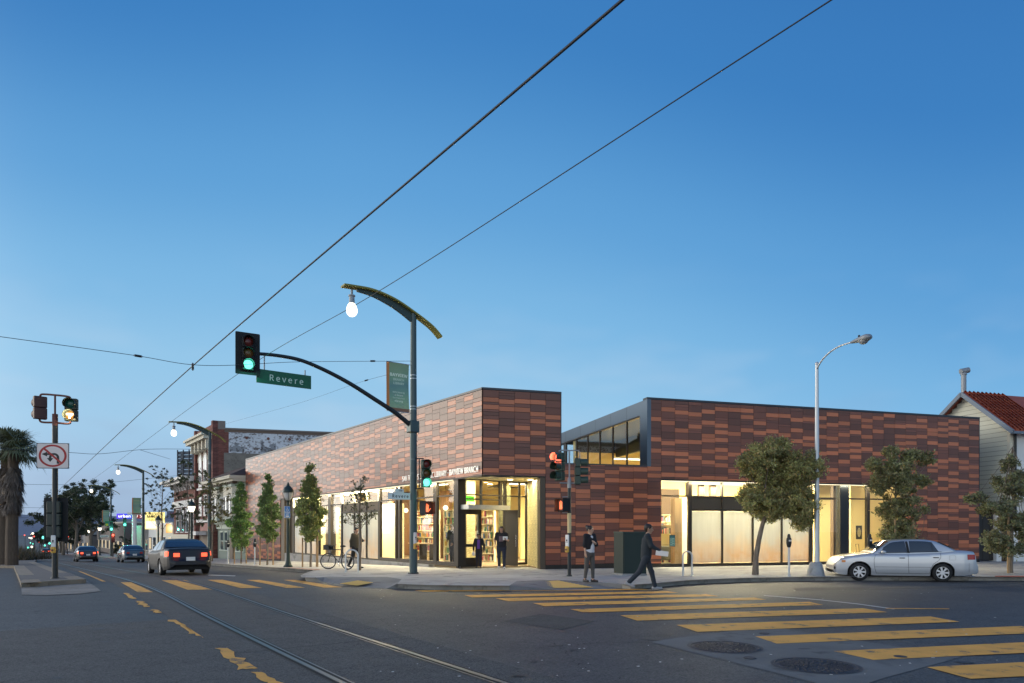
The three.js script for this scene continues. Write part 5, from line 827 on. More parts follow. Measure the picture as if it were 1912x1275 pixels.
// parking meters
function meter(label, pos, turn, s = 1) {
  const t = thing('parking_meter', label, 'parking meter', pos, turn, null);
  part(t, 'post', [cyl(0.035, 0.035, 0.98, 0, 0, 0, 14), cyl(0.08, 0.07, 0.03, 0, 0, 0, 14)], M.galv);
  part(t, 'head', [lathe([[0.0001, 0.97], [0.05, 0.97], [0.075, 1.02], [0.095, 1.12], [0.095, 1.22], [0.085, 1.28], [0.06, 1.31], [0.06, 1.36], [0.035, 1.42], [0.0001, 1.43]], 18).scale(1, 1, 0.72)], M.poleBlack);
  part(t, 'dial', box(0.1, 0.05, 0.012, 0, 1.2, 0.064), M.white); t.scale.setScalar(s); return t;
}
meter('parking meter beside the round tree on the side street', gp(1473, 1076, SW), 0.3);
meter('parking meter half hidden behind the hood of the silver car', gp(1624, 1072.5, SW), 0.3);
meter('parking meter between the two narrow trees left of the library lamp post', TG(aPx(476, 4.2), 4.2, SW), turnFace);
meter('parking meter beside the leftmost narrow street tree', TG(aPx(426, 4.2), 4.2, SW), turnFace);
// bicycle racks
function rack(label, pos, turn, w, h) { const t = thing('bike_rack', label, 'bike rack', pos, turn), r = w / 2, a = []; a.push(V3(-r, 0, 0), V3(-r, (h - r) * 0.5, 0)); for (let k = 0; k <= 12; k++) { const f = Math.PI - k / 12 * Math.PI; a.push(V3(Math.cos(f) * r, h - r + Math.sin(f) * r, 0)); } a.push(V3(r, (h - r) * 0.5, 0), V3(r, 0, 0)); part(t, 'hoop', tube(a, 0.03, 60, 10), M.galv); parts(t, 'flange', [cyl(0.06, 0.06, 0.012, -r, 0, 0), cyl(0.06, 0.06, 0.012, r, 0, 0)], M.galv); return t; }
{ const a = gp(1275, 1075, SW), b = gp(1292, 1075, SW); rack('silver hoop rack on the side street sidewalk before the art panels', a.clone().lerp(b, 0.5), 0.05, a.distanceTo(b), (1075 - 1029.5) / F * -a.z); }
{ const a = gp(647.5, 1068.5, SW), b = gp(666.5, 1067.5, SW); rack('silver hoop rack beside the bicycle at the bare tree', a.clone().lerp(b, 0.5), 0.0, a.distanceTo(b), (1068.5 - 1026.5) / F * -a.z); }
{ // bicycle
  const p = gp(631, 1063, SW), t = thing('bicycle', 'dark bicycle leaning at the hoop rack by the bare tree', 'bicycle', p, -0.42);
  const R0 = 0.335, A = V3(-0.5, R0, 0), B = V3(0.5, R0, 0), bb = V3(0.06, 0.3, 0), st = V3(0.2, 0.82, 0), hd = V3(-0.34, 0.83, 0), hd2 = V3(-0.37, 0.68, 0);
  for (const c of [A, B]) { const w = part(t, 'wheel', new THREE.TorusGeometry(R0 - 0.02, 0.02, 8, 40).rotateY(c === A ? 0.5 : 0).translate(c.x, c.y, c.z), M.rubber); part(w, 'rim', new THREE.TorusGeometry(R0 - 0.045, 0.009, 6, 40).rotateY(c === A ? 0.5 : 0).translate(c.x, c.y, c.z), M.galvDull); const sp = []; for (let k = 0; k < 18; k++) { const f = k / 18 * 6.283, e = V3(Math.cos(f) * (R0 - 0.05), Math.sin(f) * (R0 - 0.05), 0); if (c === A) e.applyAxisAngle(V3(0, 1, 0), 0.5); sp.push(bar(c, c.clone().add(e), 0.0025, 0.0025, 4)); } part(w, 'spokes', sp, M.poleBlack, null, 'stuff'); }
  part(t, 'frame', [bar(hd, st, 0.018), bar(hd2, bb, 0.02), bar(bb, st, 0.018), bar(bb, B, 0.012), bar(st, B, 0.011), bar(hd, hd2, 0.022)], std({ color: C(0.03, 0.032, 0.04), roughness: 0.35 }));
  part(t, 'fork', [bar(hd2, A, 0.014)], M.poleBlack); part(t, 'seat', [bar(st, V3(0.23, 0.95, 0), 0.013), ball(0.1, 0.25, 0.97, 0, 1.5, 0.35, 0.7)], M.rubber); part(t, 'handlebar', [tube([V3(-0.28, 1.02, -0.28), V3(-0.36, 1.0, -0.12), V3(-0.36, 0.98, 0), V3(-0.36, 1.0, 0.12), V3(-0.28, 1.02, 0.28)], 0.012, 20), bar(hd, V3(-0.36, 0.98, 0), 0.014)], M.poleBlack);
  part(t, 'basket', [box(0.02, 0.2, 0.3, -0.62, 0.92, 0), box(0.28, 0.02, 0.3, -0.5, 0.82, 0), box(0.28, 0.2, 0.012, -0.5, 0.92, 0.15), box(0.28, 0.2, 0.012, -0.5, 0.92, -0.15)], M.poleBlack);
  part(t, 'crank', [bar(V3(0.06, 0.3, 0.06), V3(0.12, 0.16, 0.06), 0.01), box(0.09, 0.02, 0.06, 0.12, 0.15, 0.09), new THREE.TorusGeometry(0.09, 0.008, 5, 24).translate(0.06, 0.3, 0.05)], M.chrome);
}
{ // utility cabinet
  const a = gp(1153, 1073, SW), b = gp(1163.5, 1074.2, SW), c = gp(1207, 1074, SW), h = (1074 - 992) / F * -b.z, t = thing('utility_cabinet', 'tall dark green utility cabinet on the side street sidewalk', 'cabinet', b, 0);
  const l = a.clone().sub(b), r = c.clone().sub(b); l.setLength(0.62); l.z = Math.min(l.z, -0.5);
  const pts = [[0, 0], [r.x, r.z], [r.x + l.x, r.z + l.z], [l.x, l.z]], mat = std({ color: C(0.004, 0.019, 0.016), roughness: 0.6 });
  part(t, 'body', prism(pts, 0.06, h - 0.04), mat); part(t, 'lid', prism(pts.map(([x, z]) => [x * 1.03 - 0.01, z * 1.03 + 0.01]), h - 0.04, h), std({ color: C(0.018, 0.035, 0.032), roughness: 0.55 })); part(t, 'plinth', prism(pts.map(([x, z]) => [x * 1.06 - 0.03, z * 1.06 + 0.03]), 0, 0.06), M.kerb);
  const n = r.clone().normalize(); const md = new THREE.Matrix4().makeBasis(n, V3(0, 1, 0), V3(-n.z, 0, n.x)); part(t, 'door', rbox(r.length() - 0.08, h - 0.2, 0.02, 0.006, r.length() / 2, h / 2, 0.008).applyMatrix4(md), mat); part(t, 'handle', rbox(0.03, 0.16, 0.03, 0.01, r.length() - 0.12, h * 0.55, 0.03).applyMatrix4(md), M.galvDull);
}
// overhead wires: two running along the tram street, and the spans that carry them
function wire(label, pts, r, n = 40, kind) { const t = solo('overhead_wire', tube(pts, r, n, 6), M.wire, label, 'wire'); return t; }
{
  const hA = 4.2, A = (px, py, h = hA) => { const Z = h * F / (HY - py); return P(px, py, Z); };
  const a0 = A(1162, 0), a1 = A(360, 683), far = (p, k) => { const v = p.clone(); return v; };
  const dirA = a1.clone().sub(a0).setY(0).normalize();
  const ptsA = [a0.clone().addScaledVector(dirA, -30), a0.clone().addScaledVector(dirA, -8), a0, a1]; for (let k = 30; k < 200; k += 30) { const p = a1.clone().addScaledVector(dirA, k); p.y = EYE + hA + (G(p.x, p.z)) * 0.9; ptsA.push(p); }
  wire('thick black tram wire running to the left signal, nearest overhead', ptsA, 0.013, 200);
  const hB = 5.4, b0 = A(1552, 0, hB), b1 = A(705, 545, hB), b2 = A(490, 668, hB);
  const ptsB = [b0.clone().addScaledVector(b1.clone().sub(b0).normalize(), -25), b0, b1, b2]; for (let k = 30; k < 120; k += 30) { const p = b2.clone().addScaledVector(dirA, k); p.y = EYE + hB + G(p.x, p.z) * 0.9; ptsB.push(p); }
  wire('second tram wire passing before the lit street lamp globe', ptsB, 0.0085, 200);
  const sp0 = P(768, 674, 24.55), sp1 = P(361, 681, 17.3), sp2 = P(258, 664.5, 16.7), sp3 = P(-60, 620, 14.6);
  wire('span wire from the corner street lamp over the track to the left edge', [sp0, P(560, 675.5, 20.6), sp1, sp2, sp3], 0.007, 80);
  const ins = (label, p, q, s = 1) => { const t = thing('wire_insulator', label, 'insulator', p); part(t, 'body', bar(q.clone().multiplyScalar(-0.07 * s), q.clone().multiplyScalar(0.07 * s), 0.03 * s, 0.03 * s, 10), M.poleBlack); part(t, 'cap', [bar(q.clone().multiplyScalar(-0.10 * s), q.clone().multiplyScalar(-0.07 * s), 0.012 * s, 0.03 * s, 8), bar(q.clone().multiplyScalar(0.07 * s), q.clone().multiplyScalar(0.10 * s), 0.03 * s, 0.012 * s, 8)], M.galvDull); };
  ins('wire insulator on the span left of the mast arm signal', sp2.clone(), sp1.clone().sub(sp2).normalize()); ins('wire insulator on the span beside the library banner', P(696, 674, 23.1), V3(1, 0, 0)); ins('hanger where the span carries the thick tram wire', P(360, 684.5, 17.3), V3(0, 1, 0), 1);
  wire('thin span wire from the banner to the old brick building', [P(764, 690, 24.6), P(684, 710, 30), P(560, 752, 45), P(415, 793, 60)], 0.006, 40);
  ins('wire insulator on the thin span above the library roof', P(684, 710, 30), V3(-1, -0.3, 0).normalize());
  const wires2 = [['second street lamp span wire seen left of the no turn sign', [TG(30.5, 3.2, 8.2), P(270, 839, 43), P(190, 847, 40), P(133, 845, 36), P(-40, 835, 30)]], ['thin stay wire beside the second span', [P(262, 840, 44), P(318, 857, 58)]], ['span wire near the palm at the height of the third lamp', [P(338, 887, 72), P(150, 904, 55), P(40, 904, 50), P(-40, 902, 48)]], ['lower span wire behind the palm trunk', [P(150, 948, 70), P(85, 948, 66), P(-30, 946, 60)]], ['faint far span wire above the distant street', [P(120, 966, 100), P(40, 966, 90)]]];
  for (const [l, p] of wires2) wire(l, p, 0.012, 40);
}
// ------------------------------------------------------------------ trees
function leavesGeo(clumps, n, size, base, seed, opt = {}) {   // clumps: [x, y, z, rx, ry, rz, weight]
  const r = rng(seed), pos = new Float32Array(n * 18), col = new Float32Array(n * 18), gs = () => (r() + r() + r() - 1.5) / 1.5;
  const total = clumps.reduce((s, c) => s + (c[6] || 1), 0), sub = [];
  for (const c of clumps) { const k = Math.max(3, Math.round((opt.sub || 70) * (c[6] || 1) / total)); for (let i = 0; i < k; i++) { const u = V3(gs(), gs(), gs()).normalize().multiplyScalar(Math.pow(r(), opt.shell || 0.42)); sub.push([c[0] + u.x * c[3], c[1] + u.y * c[4], c[2] + u.z * c[5], (opt.clump || 0.26) * (0.6 + 0.8 * r()), 0.72 + 0.56 * r(), u]); } }
  const a = V3(), b = V3(), d = V3(), e = V3();
  for (let i = 0; i < n; i++) {
    const s = sub[Math.floor(r() * sub.length)], x = s[0] + gs() * s[3], y = s[1] + gs() * s[3] * 0.8, z = s[2] + gs() * s[3], L = size * (0.6 + 0.8 * r());
    a.set(gs(), gs() * 0.7 + (opt.up || 0.1), gs()).normalize(); b.set(gs(), gs(), gs()).cross(a).normalize(); const w = L * 0.26; d.copy(a).cross(b).multiplyScalar(L * 0.14);
    const p0 = [x, y, z], p1 = [x + a.x * L * 0.5 + b.x * w + d.x, y + a.y * L * 0.5 + b.y * w + d.y, z + a.z * L * 0.5 + b.z * w + d.z], p2 = [x + a.x * L, y + a.y * L, z + a.z * L], p3 = [x + a.x * L * 0.5 - b.x * w + d.x, y + a.y * L * 0.5 - b.y * w + d.y, z + a.z * L * 0.5 - b.z * w + d.z];
    pos.set([...p0, ...p1, ...p2, ...p0, ...p2, ...p3], i * 18);
    const k = s[4] * (0.55 + 0.9 * r()), y2 = r() < 0.2 ? 1.35 : 1, c = [base[0] * k * y2, base[1] * k, base[2] * k * (0.7 + 0.5 * r())]; for (let q = 0; q < 6; q++) col.set(c, i * 18 + q * 3);
  }
  const g = new THREE.BufferGeometry(); g.setAttribute('position', new THREE.BufferAttribute(pos, 3)); g.setAttribute('color', new THREE.BufferAttribute(col, 3)); g.computeVertexNormals(); return g;
}
function limb(a, b, r0, r1, bend = 0.08, seed = 1) { const r = rng(seed), m1 = a.clone().lerp(b, 0.33), m2 = a.clone().lerp(b, 0.66), l = a.distanceTo(b) * bend; for (const m of [m1, m2]) m.add(V3((r() - 0.5) * l, (r() - 0.5) * l, (r() - 0.5) * l)); const cv = new THREE.CatmullRomCurve3([a, m1, m2, b]), g = new THREE.TubeGeometry(cv, 10, 1, 8), p = g.attributes.position; for (let i = 0; i <= 10; i++) { const c = cv.getPointAt(i / 10), q = r0 + (r1 - r0) * i / 10; for (let k = 0; k <= 8; k++) { const j = i * 9 + k; p.setXYZ(j, c.x + (p.getX(j) - c.x) * q, c.y + (p.getY(j) - c.y) * q, c.z + (p.getZ(j) - c.z) * q); } } g.computeVertexNormals(); return g; }
function stakes(t, list, h) { for (const [x, z] of list) part(t, 'stake', cyl(0.04, 0.036, h * (0.96 + 0.08 * R()), x, 0, z, 8), M.stakeWood); if (list.length > 1) part(t, 'tie', list.map(([x, z]) => bar(V3(x, h * 0.86, z), V3(0, h * 0.9, 0), 0.012)), M.rubber); }
function tree(name, label, pos, o, group) {
  const t = thing(name, label, 'tree', pos, 0, group), top = o.trunk[o.trunk.length - 1], trunkG = [];
  for (let i = 0; i + 1 < o.trunk.length; i++) trunkG.push(limb(V3(...o.trunk[i]), V3(...o.trunk[i + 1]), o.r[i], o.r[i + 1], 0.03, o.seed + i));
  part(t, 'trunk', trunkG, M.bark);
  const r = rng(o.seed + 50), limbs = [];
  for (let i = 0; i < (o.limbs || 14); i++) { const c = o.crown[Math.floor(r() * o.crown.length)], e = V3(c[0] + (r() - 0.5) * 1.5 * c[3], c[1] + (r() - 0.4) * 1.4 * c[4], c[2] + (r() - 0.5) * 1.5 * c[5]), k = Math.floor(r() * (o.trunk.length - (o.limbLow ?? 1))) + (o.limbLow ?? 1), s = V3(...o.trunk[Math.min(k, o.trunk.length - 1)]); if (o.trunk.length > 2 && k < o.trunk.length - 1) s.lerp(V3(...o.trunk[k + 1]), r()); limbs.push(limb(s, e, (o.r[o.r.length - 1] || 0.03) * 0.9, 0.006, 0.2, o.seed + 100 + i)); }
  part(t, 'limb', limbs, M.bark);
  part(t, 'crown', leavesGeo(o.crown, o.n, o.leaf, o.col, o.seed, o), M.leaf);
  if (o.stakes) stakes(t, o.stakes, o.stakeH);
  return t;
}
{ // round tree on the side street
  const b = gp(1410, 1073, SW), Z = -b.z, x = (px) => (px - 1410) / F * Z, y = (py) => EYE + (HY - py) / F * Z - b.y;
  tree('street_tree', 'leaning round crowned street tree before the art panels', b, { seed: 11, n: 56000, leaf: 0.085, col: [0.31, 0.305, 0.115], sub: 480, clump: 0.23, shell: 0.38, up: 0.35, limbs: 26, trunk: [[0, 0, 0], [x(1411), y(1040), 0.02], [x(1416), y(1008), 0.03], [x(1426), y(972), 0], [x(1440), y(930), 0]], r: [0.125, 0.095, 0.085, 0.075, 0.05], limbLow: 3,
    crown: [[x(1440), y(868), 0, 0.95, 0.88, 0.95, 1.3], [x(1487), y(875), 0.1, 0.72, 0.68, 0.85, 0.95], [x(1402), y(866), 0.1, 0.5, 0.42, 0.6, 0.45], [x(1440), y(925), -0.1, 0.98, 0.68, 0.95, 1.1], [x(1488), y(938), 0.2, 0.6, 0.7, 0.7, 0.8], [x(1500), y(975), 0.1, 0.3, 0.28, 0.35, 0.22], [x(1405), y(935), 0.1, 0.5, 0.45, 0.5, 0.42], [x(1440), y(955), 0, 0.62, 0.36, 0.6, 0.5], [x(1440), y(838), 0, 0.62, 0.32, 0.6, 0.35], [x(1515), y(868), 0, 0.3, 0.2, 0.3, 0.12]] });
}
{
  const b = gp(1670, 1071, SW), Z = -b.z, x = (px) => (px - 1670) / F * Z, y = (py) => EYE + (HY - py) / F * Z - b.y;
  tree('street_tree', 'loose crowned street tree behind the silver car', b, { seed: 23, n: 28000, leaf: 0.095, col: [0.24, 0.25, 0.11], sub: 300, clump: 0.21, shell: 0.5, up: 0.2, limbs: 34, trunk: [[0, 0, 0], [0.02, 1.2, 0], [0, 2.4, 0.04], [0.06, 3.6, 0], [0.1, 4.3, 0]], r: [0.06, 0.05, 0.04, 0.028, 0.015], limbLow: 1,
    crown: [[x(1672), y(893), 0, 0.72, 0.75, 0.75, 1.1], [x(1685), y(950), 0, 0.75, 0.7, 0.8, 1.0], [x(1672), y(1000), 0.1, 0.5, 0.5, 0.6, 0.6], [x(1634), y(868), 0, 0.26, 0.24, 0.35, 0.16], [x(1728), y(858), 0, 0.26, 0.22, 0.3, 0.14], [x(1663), y(843), 0, 0.2, 0.2, 0.25, 0.12], [x(1700), y(850), 0, 0.3, 0.24, 0.3, 0.18], [x(1722), y(900), 0, 0.25, 0.22, 0.3, 0.13], [x(1705), y(1020), 0.1, 0.32, 0.22, 0.35, 0.2], [x(1640), y(905), 0, 0.25, 0.3, 0.35, 0.16]], stakes: [[x(1661), 0.35], [x(1695), 0.3]], stakeH: 2.0 });
  const b2 = gp(1888, 1069.5, SW), Z2 = -b2.z, x2 = (px) => (px - 1888) / F * Z2, y2 = (py) => EYE + (HY - py) / F * Z2 - b2.y;
  tree('street_tree', 'loose street tree tied to stakes at the right edge before the cream house', b2, { seed: 37, n: 22000, leaf: 0.095, col: [0.21, 0.23, 0.12], sub: 240, clump: 0.2, shell: 0.55, up: 0.15, limbs: 34, trunk: [[0, 0, 0], [0.0, 1.4, 0], [0.04, 2.8, 0.04], [0.02, 4.0, 0], [0.05, 4.6, 0]], r: [0.065, 0.055, 0.042, 0.03, 0.014], limbLow: 1,
    crown: [[x2(1888), y2(905), 0, 0.55, 0.6, 0.6, 0.75], [x2(1860), y2(950), 0, 0.62, 0.36, 0.6, 0.55], [x2(1822), y2(932), 0, 0.4, 0.18, 0.4, 0.2], [x2(1895), y2(975), 0, 0.6, 0.5, 0.6, 0.7], [x2(1880), y2(1020), 0, 0.55, 0.4, 0.6, 0.55], [x2(1852), y2(1005), 0, 0.36, 0.26, 0.4, 0.22], [x2(1885), y2(866), 0, 0.26, 0.3, 0.3, 0.2], [x2(1912), y2(900), 0, 0.35, 0.5, 0.4, 0.4], [x2(1915), y2(1000), 0, 0.4, 0.5, 0.4, 0.4]], stakes: [[x2(1875), 0.2], [x2(1909.5), 0.2]], stakeH: 2.1 });
}
// narrow trees of the tram street
function narrowTree(label, a, o, px, top, bot, halfW, seed, n, col, wide = 0.42) {
  const p = TG(a, o, SW), Z = -p.z, s = Z / F, y = (py) => EYE + (HY - py) * s - p.y, w = halfW * s, yt = y(top), yb = y(bot), h = yt - yb, cr = [];
  for (let k = 0; k < 7; k++) { const f = k / 6, prof = f < wide ? 0.6 + 0.4 * f / wide : Math.pow(1 - (f - wide) / (1 - wide), 0.75); cr.push([(R() - 0.5) * w * 0.3, yb + h * (0.07 + 0.88 * f), (R() - 0.5) * w * 0.3, Math.max(0.12, w * prof), h * 0.11, Math.max(0.12, w * prof), 0.25 + prof]); }
  return tree('narrow_street_tree', label, p, { seed, n, leaf: 0.12, col, sub: 150, clump: 0.2, shell: 0.45, up: 0.35, limbs: 30, trunk: [[0, 0, 0], [0.02, yb * 0.6, 0], [0, yb + h * 0.3, 0.02], [0.03, yt - 0.2, 0]], r: [0.055, 0.05, 0.04, 0.012], limbLow: 1, crown: cr, stakes: [[-0.35, 0.1], [0.36, 0.12], [0.2, -0.3]], stakeH: yb * 0.95 + 0.15 });
}
narrowTree('leafy narrow tree with stakes between the lamp post and the bicycle', aPx(580, 3.5), 3.5, 580, 876, 1006, 29, 101, 13000, [0.22, 0.27, 0.085], 0.32);
narrowTree('narrow tapering tree with stakes left of the green lamp post', aPx(499, 3.8), 3.8, 499, 892, 1010, 24, 102, 12000, [0.155, 0.25, 0.075], 0.3);
narrowTree('slender dark cypress like tree leftmost before the library wall', aPx(450, 3.8), 3.8, 450, 903, 1022, 25, 103, 12000, [0.14, 0.26, 0.065], 0.25);
function bareTree(label, pos, H0, spread, seed, n, col, trunkR = 0.05, low = 0.45, leaf = 0.1, name = 'bare_street_tree') {
  const t = thing(name, label, 'tree', pos), r = rng(seed), g = [], tips = [];
  g.push(limb(V3(0, 0, 0), V3(0.03, H0 * low, 0), trunkR, trunkR * 0.75, 0.03, seed), limb(V3(0.03, H0 * low, 0), V3(0.06, H0 * 0.97, 0.03), trunkR * 0.75, 0.012, 0.06, seed + 1));
  part(t, 'trunk', g, M.bark); const tw = [];
  for (let i = 0; i < 26; i++) { const f = low + (0.95 - low) * Math.pow(r(), 1.3), an = r() * 6.283, s = V3(0.04, H0 * f, 0.01), L = spread * (1.15 - 0.8 * (f - low) / (1 - low)) * (0.6 + 0.5 * r()), e = s.clone().add(V3(Math.cos(an) * L, L * (0.35 + 0.8 * r()), Math.sin(an) * L)); tw.push(limb(s, e, 0.016, 0.005, 0.25, seed + i)); for (let k = 0; k < 3; k++) { const s2 = s.clone().lerp(e, 0.35 + 0.6 * r()), e2 = s2.clone().add(V3((r() - 0.5) * L * 0.8, L * 0.4 * r(), (r() - 0.5) * L * 0.8)); tw.push(bar(s2, e2, 0.007, 0.003, 4)); tips.push([e2.x, e2.y, e2.z, 0.12, 0.1, 0.12, 1]); } tips.push([e.x, e.y, e.z, 0.14, 0.12, 0.14, 1]); }
  part(t, 'limb', tw, M.bark); if (n) part(t, 'crown', leavesGeo(tips, n, leaf, col, seed + 9, { sub: 160, clump: 0.08 }), M.leaf);
  return t;
}
{ const p = gp(671, 1064.5, SW), Z = -p.z; bareTree('thin nearly bare young tree in front of the art panels by the bicycle', p, (1064.5 - 887) / F * Z, 0.62, 201, 900, [0.07, 0.08, 0.03], 0.075, 0.42, 0.09); }
bareTree('thin bare tree before the white bay windowed house', TG(aPx(396, 3.4), 3.4, SW), 6.2, 1.5, 202, 3600, [0.17, 0.17, 0.05], 0.07, 0.3, 0.10);
bareTree('multi branched bare tree before the old brick building', TG(aPx(352, 3.4), 3.4, SW), 7.6, 2.0, 203, 5200, [0.09, 0.11, 0.045], 0.09, 0.25, 0.11);
bareTree('tall bare tree beside the market sign', TG(aPx(303, 1.5), 1.5, SW), 9.5, 2.8, 204, 3600, [0.07, 0.085, 0.05], 0.12, 0.3, 0.13);
function bigTree(label, pos, H0, wd, seed, n, col, leaf) { const c = []; const r = rng(seed); for (let i = 0; i < 11; i++) c.push([(r() - 0.5) * wd * 0.95, H0 * (0.42 + 0.45 * r()), (r() - 0.5) * wd * 0.7, wd * (0.18 + 0.12 * r()), H0 * (0.12 + 0.07 * r()), wd * 0.2, 1]); return tree('street_tree', label, pos, { seed, n, leaf, col, sub: 200, clump: 0.55, shell: 0.5, limbs: 22, trunk: [[0, 0, 0], [0.1, H0 * 0.25, 0], [0, H0 * 0.55, 0]], r: [0.3, 0.24, 0.12], limbLow: 1, crown: c }); }
bigTree('big dark round tree beyond the lit blue sign, right part of the far grove', TG(103, 4.5, 0), 11.5, 10, 301, 17000, [0.055, 0.075, 0.03], 0.27);
bigTree('tall dark tree in the far grove behind the fourth street lamp', TG(116, 5.5, 0), 13.5, 11, 302, 17000, [0.05, 0.07, 0.028], 0.29);
bigTree('dark tree in the far grove just right of the median sign post', TG(132, 6.5, 0), 12, 9, 303, 13000, [0.055, 0.072, 0.03], 0.32);
// palms on the median
function palm(label, pos, H0, trunkR, skirt, seed, crownR) {
  const t = thing('fan_palm', label, 'palm tree', pos), r = rng(seed);
  part(t, 'trunk', limb(V3(0, -0.1, 0), V3(0.1, H0 * 0.86, 0), trunkR * 1.1, trunkR * 0.85, 0.02, seed), M.palmBark);
  const fr = [], dead = [];
  const frond = (list, dir, L, w, droop, base) => {
    const y0 = base, side = V3(-dir.z, 0, dir.x).normalize(), pet = dir.clone().multiplyScalar(L * 0.42).add(V3(0.1, y0, 0)); list.push(bar(V3(0.1, y0 - 0.1, 0), pet, 0.018, 0.012, 4));
    const nb = 15, pos2 = []; for (let k = 0; k < nb; k++) { const f = (k / (nb - 1) - 0.5) * 2.5, bl = L * 0.62 * (0.82 + 0.18 * Math.cos(f)) * (0.85 + 0.3 * r()), d2 = dir.clone().multiplyScalar(Math.cos(f)).addScaledVector(side, Math.sin(f)).normalize(), m = pet.clone().addScaledVector(d2, bl * 0.55), e = pet.clone().addScaledVector(d2, bl).add(V3(0, -droop * bl * (0.5 + 0.5 * r()), 0)), n2 = V3(0, 1, 0).cross(d2).normalize().multiplyScalar(w); pos2.push(pet, m.clone().add(n2), m.clone().sub(n2), m.clone().add(n2), e, m.clone().sub(n2)); }
    const g = new THREE.BufferGeometry(); g.setAttribute('position', new THREE.BufferAttribute(new Float32Array(pos2.flatMap((v) => [v.x, v.y, v.z])), 3)); g.computeVertexNormals(); list.push(g);
  };
  for (let i = 0; i < 62; i++) { const an = r() * 6.283, el = -0.35 + 1.75 * r(), d = V3(Math.cos(an) * Math.cos(el), Math.sin(el), Math.sin(an) * Math.cos(el)); frond(fr, d, crownR * (0.75 + 0.4 * r()), 0.04, 0.25 + 0.4 * r(), H0 * (0.84 + 0.05 * r())); }
  const n = skirt ? 120 : 40; for (let i = 0; i < n; i++) { const an = r() * 6.283, el = -1.32 + 0.25 * r(), d = V3(Math.cos(an) * Math.cos(el), Math.sin(el), Math.sin(an) * Math.cos(el)); frond(dead, d, crownR * 0.6 * (0.7 + 0.4 * r()), 0.07, 0.5, H0 * (0.80 - (skirt ? 0.30 : 0.1) * r())); }
  const paint = (list, base, sd) => list.map((g) => { const q = 0.6 + 0.8 * r(); return tint(g, base[0] * q, base[1] * q, base[2] * q); });
  part(t, 'crown', paint(fr, [0.13, 0.145, 0.06]), M.leaf); part(t, 'dead_frond_skirt', paint(dead, [0.15, 0.115, 0.09]), M.leaf);
  return t;
}
{
  const Z = 44, q = P(22, 1030, Z), pos = V3(q.x, G(q.x, q.z) + 0.15, q.z), Ht = EYE + (HY - 792) / F * Z - pos.y;
  palm('fan palm with shaggy dead frond skirt at the left edge, right trunk of the group', pos, Ht * 0.93, 0.34, true, 401, 2.0);
  const q2 = P(7, 1030, Z + 2), p2 = V3(q2.x, G(q2.x, q2.z) + 0.15, q2.z); palm('fan palm with shaggy skirt cut by the left edge, behind the other palm', p2, Ht * 0.97, 0.32, true, 402, 2.0);
}
{ // fallen leaves under the street trees
  const rr = rng(909), ps = [], cs = []; const drop = (c, n, R0) => { for (let k = 0; k < n; k++) { const a = rr() * 6.283, q = R0 * Math.sqrt(rr()), x = c.x + Math.cos(a) * q, z = c.z + Math.sin(a) * q, y = c.y + 0.008 + rr() * 0.006, t = rr() * 6.283, L = 0.025 + rr() * 0.025; ps.push(x, y, z, x + Math.cos(t) * L, y + 0.006, z + Math.sin(t) * L, x + Math.cos(t + 1.2) * L * 0.7, y, z + Math.sin(t + 1.2) * L * 0.7); const k2 = 0.5 + rr(); for (let i = 0; i < 3; i++) cs.push(0.16 * k2, 0.11 * k2, 0.05 * k2); } };
  drop(gp(1410, 1073, SW), 160, 1.5); drop(gp(1670, 1071, SW), 90, 1.3); drop(gp(1888, 1069.5, SW), 90, 1.3); for (const p of [580, 499, 450]) drop(TG(aPx(p, 3.6), 3.6, SW), 70, 0.9);
  const g = new THREE.BufferGeometry(); g.setAttribute('position', new THREE.BufferAttribute(new Float32Array(ps), 3)); g.setAttribute('color', new THREE.BufferAttribute(new Float32Array(cs), 3)); g.computeVertexNormals(); solo('fallen_leaves', g, M.leaf, 'dry fallen leaves scattered on the sidewalk under the street trees', 'leaves', null, 'stuff');
}
{ // low clump of grasses round the palms
  const c = gp(18, 1046, 0.15), n = 1500, r = rng(55), pos = [], col = [];
  for (let i = 0; i < n; i++) { const x = (r() - 0.62) * 6.4, z = (r() - 0.5) * 4.5, L = 0.7 + 0.75 * r(), a = r() * 6.283, lx = Math.cos(a) * 0.5 * L, lz = Math.sin(a) * 0.5 * L, w = 0.035, px = -Math.sin(a) * w, pz = Math.cos(a) * w; const b = 1.0 - Math.pow(Math.abs(x + 0.8) / 3.6, 2); if (b < 0.1) continue; const y = L * (0.45 + 0.75 * b); pos.push(x + px, 0, z + pz, x - px, 0, z - pz, x + lx, y, z + lz); const k = 0.6 + 0.8 * r(), cc = r() < 0.5 ? [0.17, 0.11, 0.055] : [0.085, 0.085, 0.035]; for (let q = 0; q < 3; q++) col.push(cc[0] * k, cc[1] * k, cc[2] * k); }
  const g = new THREE.BufferGeometry(); g.setAttribute('position', new THREE.BufferAttribute(new Float32Array(pos), 3)); g.setAttribute('color', new THREE.BufferAttribute(new Float32Array(col), 3)); g.computeVertexNormals(); g.translate(c.x - 0.5, c.y, c.z - 1.6);
  solo('ornamental_grass', g, M.leaf, 'brown green clump of long grass round the foot of the palms', 'grass', null, 'stuff');
}
